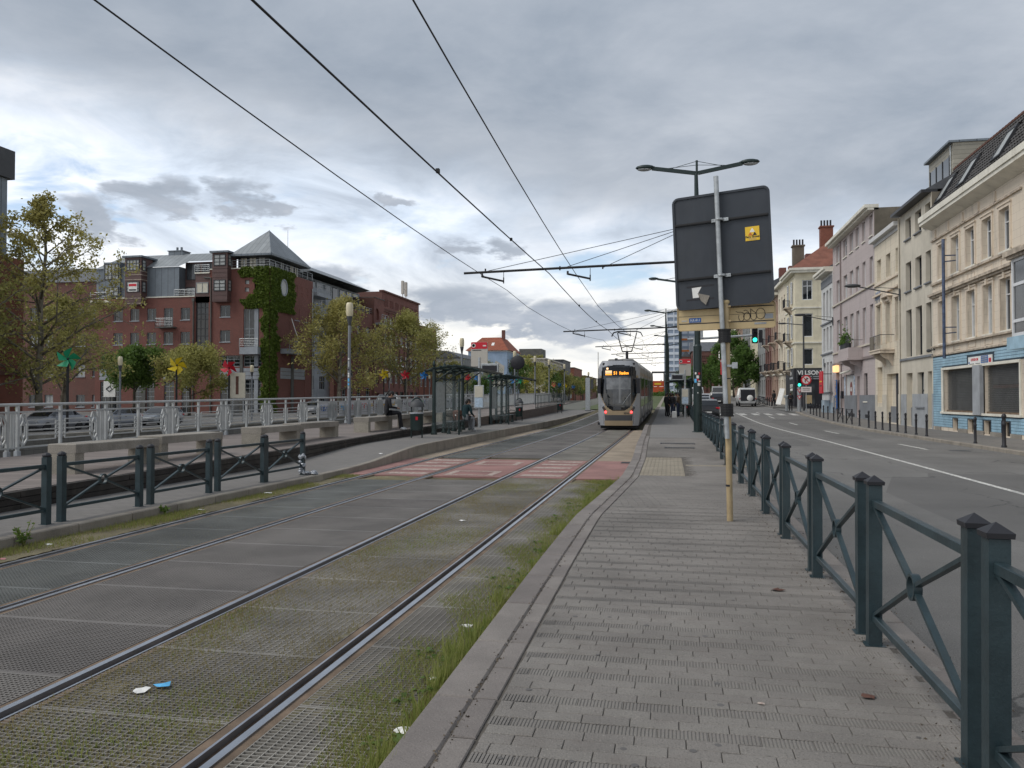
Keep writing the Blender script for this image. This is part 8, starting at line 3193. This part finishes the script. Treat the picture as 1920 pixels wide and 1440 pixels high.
o = tag(b.build('backpack', m_ridge, None), 'dark red backpack with a white badge behind the person in the shelter', 'bag')
o.location = (-8.9, 32.72, lp(33) + .50)
o.rotation_euler = (.12, 0, -.4)
MB().ball((0, -.125, .22), .035, .01, .035, 8, 5).build('badge', m_paper, o)
gr = rp(60)
WG = 'people waiting on the right platform'
for (x, y, rz, J, tp, lg, sh, sk, lab) in [(-.42, 59.2, -.9, stand(0), m_blk, m_blk, m_blk, m_skin, 'person all in black at the left of the waiting group, back to the tram'),
        (.02, 58.3, 2.4, stand(2, .03), m_blk, m_jean, m_brown, m_skin2, 'person in black jacket and dark jeans in the middle of the waiting group'),
        (.42, 59.4, 1.2, stand(1), m_brown, m_jean, m_blk, m_skin, 'person in a brown jacket right in the waiting group'),
        (.25, 61.0, 2.9, stand(0), m_mgrey, m_jean, m_blk, m_skin, 'person in a grey top at the back of the waiting group'),
        (-.15, 60.6, .4, stand(1), m_blk, m_blk, m_blk, m_skin2, 'person in dark clothes half hidden inside the waiting group')]:
 t = person(lab, (x, y, rp(y)), rz, J, tp, lg, sh, sk)
 t['group'] = WG
o = tag(MB().frust(-.17, .17, -.10, .10, 0, .45, .05).build('shopping_bag', m_paper, None), 'white carrier bag standing at the feet of the waiting group', 'bag')
o.location = (.12, 57.8, rp(57.8))
person('pedestrian in black waiting beside the corner traffic light', (10.65, 77.2, .12 + gz(77)), PI * .9, stand(1, .02), m_blk, m_blk, m_blk, m_skin2)
person('person in black carrying a long white board across the pavement', (10.9, 91.5, .12 + gz(91)), 2.2, stand(2, 0, .18), m_blk, m_blk, m_blk, m_skin)
o = tag(MB().frust(-.03, .03, -.28, .28, 0, 1.9, .01).build('white_board', m_paper, None), 'long white board carried aslant by a person in black', 'board')
o.location = (11.25, 90.9, .35 + gz(91))
o.rotation_euler = (.12, .38, 1.1)
person('person in dark top and jeans walking past the parked bicycles', (11.5, 97.0, .12 + gz(97)), 1.0, stand(0, 0, .2), m_blk, m_jean, m_blk, m_skin2)
cy = person('cyclist in a grey jacket riding away on the right road', (3.05, 66.0, gz(66)), 0, sit(.86, .30, (0, .12, .30), .26, 'knee', (0, 1, 0)), m_mgrey, m_blk, m_blk, m_skin)
bike('bicycle under the cyclist in the grey jacket', (3.05, 66.15, gz(66)), 0)
for i, (x, y) in enumerate(((-34.9, 205), (-35.4, 212))):
 person(('person in pale clothes far on the other bank', 'second small person far on the other bank, darker')[i], (x, y, gz(205) * .6 - .3), 1.0 + i, stand(0, 0, .2 * i), (m_mgrey, m_blk)[i], m_jean, m_blk, m_skin)

# ------------------------------------------------------------------ trees

def tree(name, lab, loc, h, cr, cz, nleaf, lsize, lm, seed, barkm=None, tr=.25, gap=.35, spread=.32, group=None, top=.35, n1=16, cat='tree'):
 rng = random.Random(seed)
 t = thing(name, lab, cat, loc, rng.uniform(0, 6), group)
 b = MB()
 pts = []
 x = y = 0.0
 for k in range(9):
  z = h * .93 * k / 8
  pts.append((x, y, z))
  x += rng.uniform(-.012, .012) * h
  y += rng.uniform(-.012, .012) * h
 b.tube(pts, [tr * (1.25 if k == 0 else 1 - .105 * k) for k in range(9)], 9)
 at = lambda z: Vector((np.interp(z, [p[2] for p in pts], [p[0] for p in pts]), np.interp(z, [p[2] for p in pts], [p[1] for p in pts]), z))

 def rad(z):      # crown radius at height z
  f = (z - cz) / (h - cz)
  if f < 0 or f > 1:
   return 0.05
  return cr * max(.06, (math.sin(PI * min(1, f ** .75 * .93 + .07)) ** .65)) * (1 - top * f)
 segs = []
 tw = MB()
 for i in range(n1):
  f = (i + rng.random() * .8) / n1
  z0 = cz * .82 + (h * .90 - cz * .82) * f
  az = i * 2.39996 + rng.uniform(-.4, .4)
  p0 = at(z0)
  L = rad(min(h * .97, z0 + cr * .30)) * rng.uniform(.75, 1.12)
  d = Vector((math.cos(az), math.sin(az), rng.uniform(.35, .8) + f * .5))
  p1 = p0 + d * L * .45
  p2 = p0 + Vector((math.cos(az + rng.uniform(-.3, .3)), math.sin(az + rng.uniform(-.3, .3)), rng.uniform(.3, .6) + .5 * f)) * L
  r0 = tr * (.42 - .25 * f)
  b.tube([p0, p1, p2], [r0, r0 * .65, r0 * .25], 6)
  for q in range(6):
   g = rng.uniform(.25, 1.0)
   s0 = p0.lerp(p1, g / .5) if g < .5 else p1.lerp(p2, (g - .5) / .5)
   dd = Vector((rng.gauss(math.cos(az) * .7, .7), rng.gauss(math.sin(az) * .7, .7), rng.gauss(.35, .45)))
   s1 = s0 + dd.normalized() * L * rng.uniform(.28, .55)
   tw.tube([s0, (s0 + s1) / 2 + Vector((rng.uniform(-.1, .1), rng.uniform(-.1, .1), .1)), s1], [r0 * .28, r0 * .2, r0 * .08], 4, False)
   segs.append((s0, s1, L))
   for w in range(3):
    g2 = rng.uniform(.3, 1)
    u0 = s0.lerp(s1, g2)
    u1 = u0 + Vector((rng.gauss(0, 1), rng.gauss(0, 1), rng.gauss(.3, .8))).normalized() * L * rng.uniform(.12, .28)
    tw.tube([u0, u1], [r0 * .1, r0 * .05], 3, False)
    segs.append((u0, u1, L))
 b.build('trunk', barkm or m_bark, t, True)
 tw.build('twigs', barkm or m_bark, t)
 nr_ = np.random.default_rng(seed)
 A = np.array([s[0] for s in segs])
 B = np.array([s[1] for s in segs])
 wgt = nr_.uniform(gap, 1, len(segs)) ** 2
 wgt /= wgt.sum()
 ii = nr_.choice(len(segs), nleaf, p=wgt)
 f = nr_.uniform(.15, 1.1, (nleaf, 1))
 Pn = A[ii] * (1 - f) + B[ii] * f + nr_.normal(0, spread, (nleaf, 3))
 leaves('crown', Pn, lsize, lm, t, seed)
 return t

gl = lambda y: gz(y) * .6 - .4
tree('plane_tree', 'tall airy plane tree in thin spring leaf at the left edge', (-44.9, 50.2, gl(50)), 18.3, 7.4, 2.4, 12500, .12, m_leafsp, 11, m_barkp, .28, .08, .22, None, .55, 34)
tree('plane_tree', 'slimmer plane tree in spring leaf behind the tall one', (-53.2, 62.0, gl(62)), 11.8, 4.6, 2.8, 6000, .13, m_leafol, 12, m_barkp, .30, .15, .32, None, .35, 20)
tree('plane_tree', 'leafy plane tree crowding the left picture edge', (-46.5, 45.2, gl(45)), 11.8, 5.6, 2.4, 5500, .13, m_leafol, 21, m_barkp, .30, .15, .30, None, .3, 20)
tree('round_tree', 'small round dark green tree before the brick block', (-57.3, 77.0, gl(77)), 7.3, 3.9, 2.9, 13000, .15, m_leafgr, 13, m_bark, .16, .3, .30, 'small round trees before the brick block', .1, 16)
tree('round_tree', 'small paler olive tree right of the dark round one', (-50.6, 77.0, gl(77)), 7.3, 4.1, 2.6, 12000, .14, m_leafol, 14, m_bark, .15, .25, .32, 'small round trees before the brick block', .1, 16)
tree('plane_tree', 'full olive green tree behind the lamp post with stickers', (-40.5, 93.0, gl(93)), 14.6, 6.3, 3.0, 13500, .145, m_leafsp, 15, m_barkp, .30, .25, .38, None, .30, 22)
tree('plane_tree', 'darker olive tree before the old warehouse', (-40.5, 118.0, gl(118)), 15.2, 7.0, 3.2, 13000, .15, m_leafol, 16, m_barkp, .30, .2, .40, None, .30, 22)
tree('bare_tree', 'thin nearly bare tree right of the warehouse', (-46.0, 152.0, gl(152)), 16.5, 4.5, 5.0, 1500, .16, m_leafsp, 17, m_bark, .20, .1, .4, None, .4, 16)
tree('bush_tree', 'low olive tree before the grey patterned house', (-44, 158, gl(158)), 8.5, 4.2, 2.2, 5000, .17, m_leafol, 18, m_bark, .2, .3, .35, None, .25, 14)
tree('white_blossom_tree', 'pale blossoming tree before the blue house', (-38.5, 168, gl(168)), 9.0, 3.6, 2.2, 4200, .17, leafmat('pale_blossom', (.30, .32, .22), (.45, .46, .36), (.20, .24, .10)), 19, m_bark, .2, .3, .35, None, .25, 14)
tree('dark_bush', 'dark green bush between the two shelters', (-36.0, 150, gl(150)), 5.0, 2.6, .8, 3600, .15, m_leafdk, 20, m_bark, .12, .3, .3, None, .1, 12, 'bush')
random.seed(5)
where = ['right of the farther shelter roof', 'behind the dark mirror', 'below the white modern block', 'behind the second lantern post', 'below the black block', 'under the orange brick block', 'before the low brown block', 'just left of the tram', 'farthest, beside the tram']
for i, y in enumerate((198, 216, 235, 256, 280, 305, 330, 356, 384)):
 tree('canal_tree', 'far olive green canal tree, ' + where[i], (-39.5 + random.uniform(-.6, .6), y, gl(y)), 10.2 + random.uniform(-1.2, 1.6), 5.6, 2.2, 3600, .26, m_leafol if i % 3 else m_leafgr, 40 + i, m_bark, .25, .3, .5, 'trees in a row along the far bank', .2, 13)
for (x, y, h, r, w) in ((11.2, 128, 8.4, 3.4, 'nearest street tree, above the parked bicycles'), (10.6, 146, 12.4, 3.8, 'tallest one left of the traffic light'), (8.6, 190, 9.4, 3.9, 'round street tree left of the leaning pole'), (5.8, 205, 8.0, 3.2, 'small street tree between the poles'), (2.6, 225, 7.5, 3.4, 'far street tree left of the green pole')):
 tree('street_tree', 'fresh green street tree on the right pavement, ' + w, (x, y, gz(y) + .1), h, r, 2.2, 6500, .20, m_leafdk, int(y), m_bark, .18, .3, .34, 'street trees along the right pavement', .45, 16)

# ------------------------------------------------------------------ grass, weeds, litter
rng = np.random.default_rng(9)

def vnoise(x, y, s):
 return .5 + .25 * np.sin(x * 3.1 * s + 1.7 * np.sin(y * 1.3 * s)) + .25 * np.sin(y * 2.3 * s + 2.1 * np.sin(x * 1.9 * s + .7))

def blades(name, X, Y, Z, hmin, hmax, w, m, lean=.5):
 n = len(X)
 a = rng.uniform(0, 2 * PI, n)
 h = rng.uniform(hmin, hmax, n) * rng.uniform(.6, 1.0, n)
 V = np.empty((n, 3, 3))
 dx, dy = np.cos(a) * w, np.sin(a) * w
 V[:, 0] = np.stack([X - dx, Y - dy, Z], 1)
 V[:, 1] = np.stack([X + dx, Y + dy, Z], 1)
 l = h * rng.uniform(0, lean, n)
 b2 = rng.uniform(0, 2 * PI, n)
 V[:, 2] = np.stack([X + np.cos(b2) * l, Y + np.sin(b2) * l, Z + h], 1)
 me = bpy.data.meshes.new(name)
 me.vertices.add(n * 3)
 me.vertices.foreach_set('co', V.reshape(-1))
 me.loops.add(n * 3)
 me.loops.foreach_set('vertex_index', np.arange(n * 3, dtype=np.int32))
 me.polygons.add(n)
 me.polygons.foreach_set('loop_start', np.arange(0, n * 3, 3, dtype=np.int32))
 me.update(calc_edges=True)
 me.materials.append(m)
 return stuff(ob(name, me))

def field(n, x0, x1, y0, y1, dens):
 X = rng.uniform(x0, x1, n)
 Y = y0 + (y1 - y0) * rng.uniform(0, 1, n) ** 1.5
 k = rng.uniform(0, 1, n) < dens(X, Y)
 return X[k], Y[k]

# dry moss carpet of short blades between the bars
X, Y = field(150000, -3.5, -2.33, 2.2, 17.0, lambda x, y: .14 + .75 * np.clip(vnoise(x, y, 1.1) + (np.abs(x + 2.9) - .32) * .9 - .38, 0, 1))
blades('moss_growth', X, Y, np.full(len(X), -.016), .024, .052, .005, m_drygrass)
X, Y = field(50000, -3.5, -2.33, 2.2, 17.0, lambda x, y: np.clip(vnoise(x + 4, y, .9) - .5, 0, 1) * 1.4)
blades('grass', X, Y, np.full(len(X), -.016), .024, .056, .005, m_grass)
kx = np.interp
X, Y = field(170000, -2.02, -1.2, 2.2, 17.0, lambda x, y: np.clip((x + 2.05) / .62 + vnoise(x, y, 2.3) * .8 - .58, 0, .95))
ok = X < np.array([rk(v) for v in Y]) - .012
X, Y = X[ok], Y[ok]
s = rng.uniform(0, 1, len(X)) < .40
blades('moss_growth', X[s], Y[s], np.full(s.sum(), -.016), .02, .052, .0042, m_drygrass)
blades('grass', X[~s], Y[~s], np.full((~s).sum(), -.016), .02, .058, .0045, m_grass, .9)
# taller tufts against the kerb
cx, cy_ = [], []
for k in range(70):
 y = 2.4 + 14.6 * rng.uniform(0, 1) ** 1.2
 n = int(rng.integers(10, 70))
 x = rk(y) - abs(rng.normal(.05, .05)) - .015
 cx += list(x + rng.normal(0, .035, n))
 cy_ += list(y + rng.normal(0, .05, n))
X, Y = np.array(cx), np.array(cy_)
ok = X < np.array([rk(v) for v in Y]) - .01
blades('grass', X[ok], Y[ok], np.full(ok.sum(), -.016), .08, .22, .0055, m_grass, .6)
# broad leaved weeds
# bushes closing the view at the street end
P = np.stack([rng.uniform(-130, 60, 9000), rng.uniform(430, 450, 9000), 2.2 + np.abs(rng.normal(0, 2.6, 9000))], 1)
stuff(leaves('treeline', P, .9, m_leafdk, None, 77))
P = np.stack([rng.normal(-.9, 1.0, 900), rng.normal(172, .8, 900), gz(170) + np.abs(rng.normal(0, .6, 900))], 1)
tag(leaves('shrub', P, .16, m_leafdk, None, 78), 'small round shrub on the grass track beyond the tram', 'shrub')
b = MB()
for k in range(64):
 y = 2.6 + 14 * rng.uniform(0, 1) ** 1.4
 x = rk(y) - rng.uniform(.03, .42)
 for q in range(int(rng.integers(5, 10))):
  a, L = rng.uniform(0, 2 * PI), rng.uniform(.04, .10)
  d = Vector((math.cos(a), math.sin(a), 0))
  sd = Vector((-d.y, d.x, 0)) * L * .2
  p0 = Vector((x, y, -.03))
  p1, p2 = p0 + d * L * .55 + Vector((0, 0, L * .55)), p0 + d * L + Vector((0, 0, L * .45))
  b.quad(p0, p1 - sd, p2, p1 + sd)
stuff(b.build('weeds', m_leafgr))
X, Y = field(60000, -7.45, -6.92, 4.5, 17.0, lambda x, y: np.clip(vnoise(x, y, 1.3) * 1.2 - .25 - (x + 7.4) * .3, 0, .9))
ok = X > np.array([lk(v) for v in Y]) + .01
s = rng.uniform(0, 1, len(X)) < .4
blades('grass', X[ok & ~s], Y[ok & ~s], np.full((ok & ~s).sum(), -.016), .04, .09, .005, m_grass)
blades('moss_growth', X[ok & s], Y[ok & s], np.full((ok & s).sum(), -.016), .03, .08, .005, m_drygrass)
X, Y = field(90000, -6.62, -5.53, 5.0, 17.0, lambda x, y: np.clip(vnoise(x, y, .8) * 1.5 - .62 + (x + 6.2) * .35, 0, .8))
blades('moss_growth', X, Y, np.full(len(X), -.03), .02, .048, .005, m_drygrass)

def weed(lab, x, y, z, n, h, nm='weed'):
 t = thing(nm, lab, 'plant', (x, y, z))
 b, lv = MB(), MB()
 for k in range(n):
  a = random.uniform(0, 2 * PI)
  hh = h * random.uniform(.5, 1)
  e = Vector((math.cos(a) * hh * .45, math.sin(a) * hh * .45, hh))
  b.tube([(0, 0, 0), e * .5 + Vector((0, 0, hh * .1)), e], .004, 4)
  for q in range(9):
   f = random.uniform(.25, 1)
   p = e * f
   d = Vector((random.uniform(-1, 1), random.uniform(-1, 1), random.uniform(-.2, .7))).normalized() * random.uniform(.03, .07)
   sd = d.orthogonal().normalized() * .016
   lv.quad(p, p + d * .5 - sd, p + d, p + d * .5 + sd)
 b.build('stem', m_grass, t)
 lv.build('foliage', m_leafgr, t)
 return t

weed('bushy green weed growing from the left kerb joint', -7.42, 8.05, .0, 9, .30)
weed('low green weed at the left kerb, second from the bushy one', -7.36, 10.6, .02, 5, .16)
weed('tiny green weed at the left kerb near the picture edge', -7.45, 7.2, .05, 5, .12)
t = weed('yellow dandelion flower at the bottom edge beside the kerb', -1.43, 3.28, -.04, 4, .10, 'dandelion')
b = MB()
b.lathe([(.006, 0), (.022, .004), (.020, .012), (.006, .014)], (.02, -.02, .10), 12)
b.tube([(.0, 0, 0), (.02, -.02, .10)], .003, 4)
b.build('flower', mat('dandelion_yellow', (.75, .42, .01), .7), t)

def scrap(lab, x, y, z, s, m, seed, flat=.3):
 r = random.Random(seed)
 b = MB()
 n = 9
 rim = [Vector((math.cos(2 * PI * k / n) * s * r.uniform(.6, 1.2), math.sin(2 * PI * k / n) * s * r.uniform(.5, 1.1), r.uniform(.1, 1) * s * flat)) for k in range(n)]
 c = Vector((0, 0, s * flat * 1.1))
 b.add([c] + rim, [(0, k + 1, (k + 1) % n + 1) for k in range(n)])
 o = tag(b.build('litter', m, None), lab, 'litter', 'scraps of litter on the tracks')
 o.location = (x, y, z)
 return o

scrap('white wrapper on the tracks beside the kerb, halfway along the grass', -1.52, 5.9, .0, .05, m_paper, 1)
scrap('crushed white cup lying against the kerb at the bottom', -1.36, 3.95, .0, .045, m_paper, 2, .8)
scrap('white paper scrap beside the kerb below the wrapper', -1.44, 4.75, .0, .035, m_paper, 3)
scrap('blue and white torn paper shreds on the near grating', -2.98, 4.30, .008, .055, m_lightblue, 4, .3)
scrap('white torn shreds beside the blue ones on the near grating', -3.06, 4.20, .009, .05, m_paper, 5, .3)
scrap('white scrap far along the middle grating', -2.9, 10.9, .008, .05, m_paper, 6)
scrap('white litter by the left kerb near the bushy weed', -7.2, 8.2, .0, .06, m_paper, 7)
scrap('pinkish litter on the left grating edge', -7.05, 7.35, .0, .06, mat('pink_scrap', (.45, .2, .2), .8), 8)
scrap('white litter farther along the left kerb', -7.15, 11.2, .0, .06, m_paper, 9)
scrap('white bag scrap by the left kerb near the last barrier', -7.2, 13.4, .0, .08, m_paper, 10)
scrap('small white scrap at the foot of the nearer shelter', -8.9, 31.3, lp(31), .10, m_paper, 11, .6)
scrap('white scrap on the left platform kerb', -7.75, 20.6, lp(20.6), .07, m_paper, 12)
# dark crumbs added along edges to stand in for contact shade; gum spots
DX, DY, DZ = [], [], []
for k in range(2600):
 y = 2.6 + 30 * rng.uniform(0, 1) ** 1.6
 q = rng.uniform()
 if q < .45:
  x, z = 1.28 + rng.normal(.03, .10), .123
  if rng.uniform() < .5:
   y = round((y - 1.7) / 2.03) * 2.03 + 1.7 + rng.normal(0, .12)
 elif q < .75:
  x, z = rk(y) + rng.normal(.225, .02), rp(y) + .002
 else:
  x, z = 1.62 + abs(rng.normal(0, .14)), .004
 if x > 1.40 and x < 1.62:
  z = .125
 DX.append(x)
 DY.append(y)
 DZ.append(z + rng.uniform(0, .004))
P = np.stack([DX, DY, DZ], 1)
o = stuff(leaves('contact_shade_crumbs', P, .0085, mat('contact_shade_crumbs', (.095, .075, .055), .95, var=.5, vs=9), None, 31))
b = MB()
for k in range(60):
 x, y = rng.uniform(-.85, 1.2), 3 + 12 * rng.uniform() ** 1.3
 r = rng.uniform(.008, .022)
 b.lathe([(r, 0), (r * .9, .0012)], (x, y, rp(y) + .001), 8)
stuff(b.build('gum_spots', mat('gum', (.12, .113, .108), .8)))
scrap('tan dead leaf on the right pavement near the camera', .45, 4.4, .122, .022, m_cream, 13)
scrap('brown leaf heap at the foot of the near barrier', 1.02, 4.6, .122, .05, m_ridge, 14)
scrap('brown leaves by the third barrier post', .85, 7.0, .122, .06, m_ridge, 15)

# lettering becomes plain mesh
_dg = bpy.context.evaluated_depsgraph_get()
for o in [q for q in C.objects if q.type == 'FONT']:
 me = bpy.data.meshes.new_from_object(o.evaluated_get(_dg))
 n = ob('lettering', me, o.parent, o.location, rot=o.rotation_euler)
 n.scale = o.scale
 bpy.data.objects.remove(o)
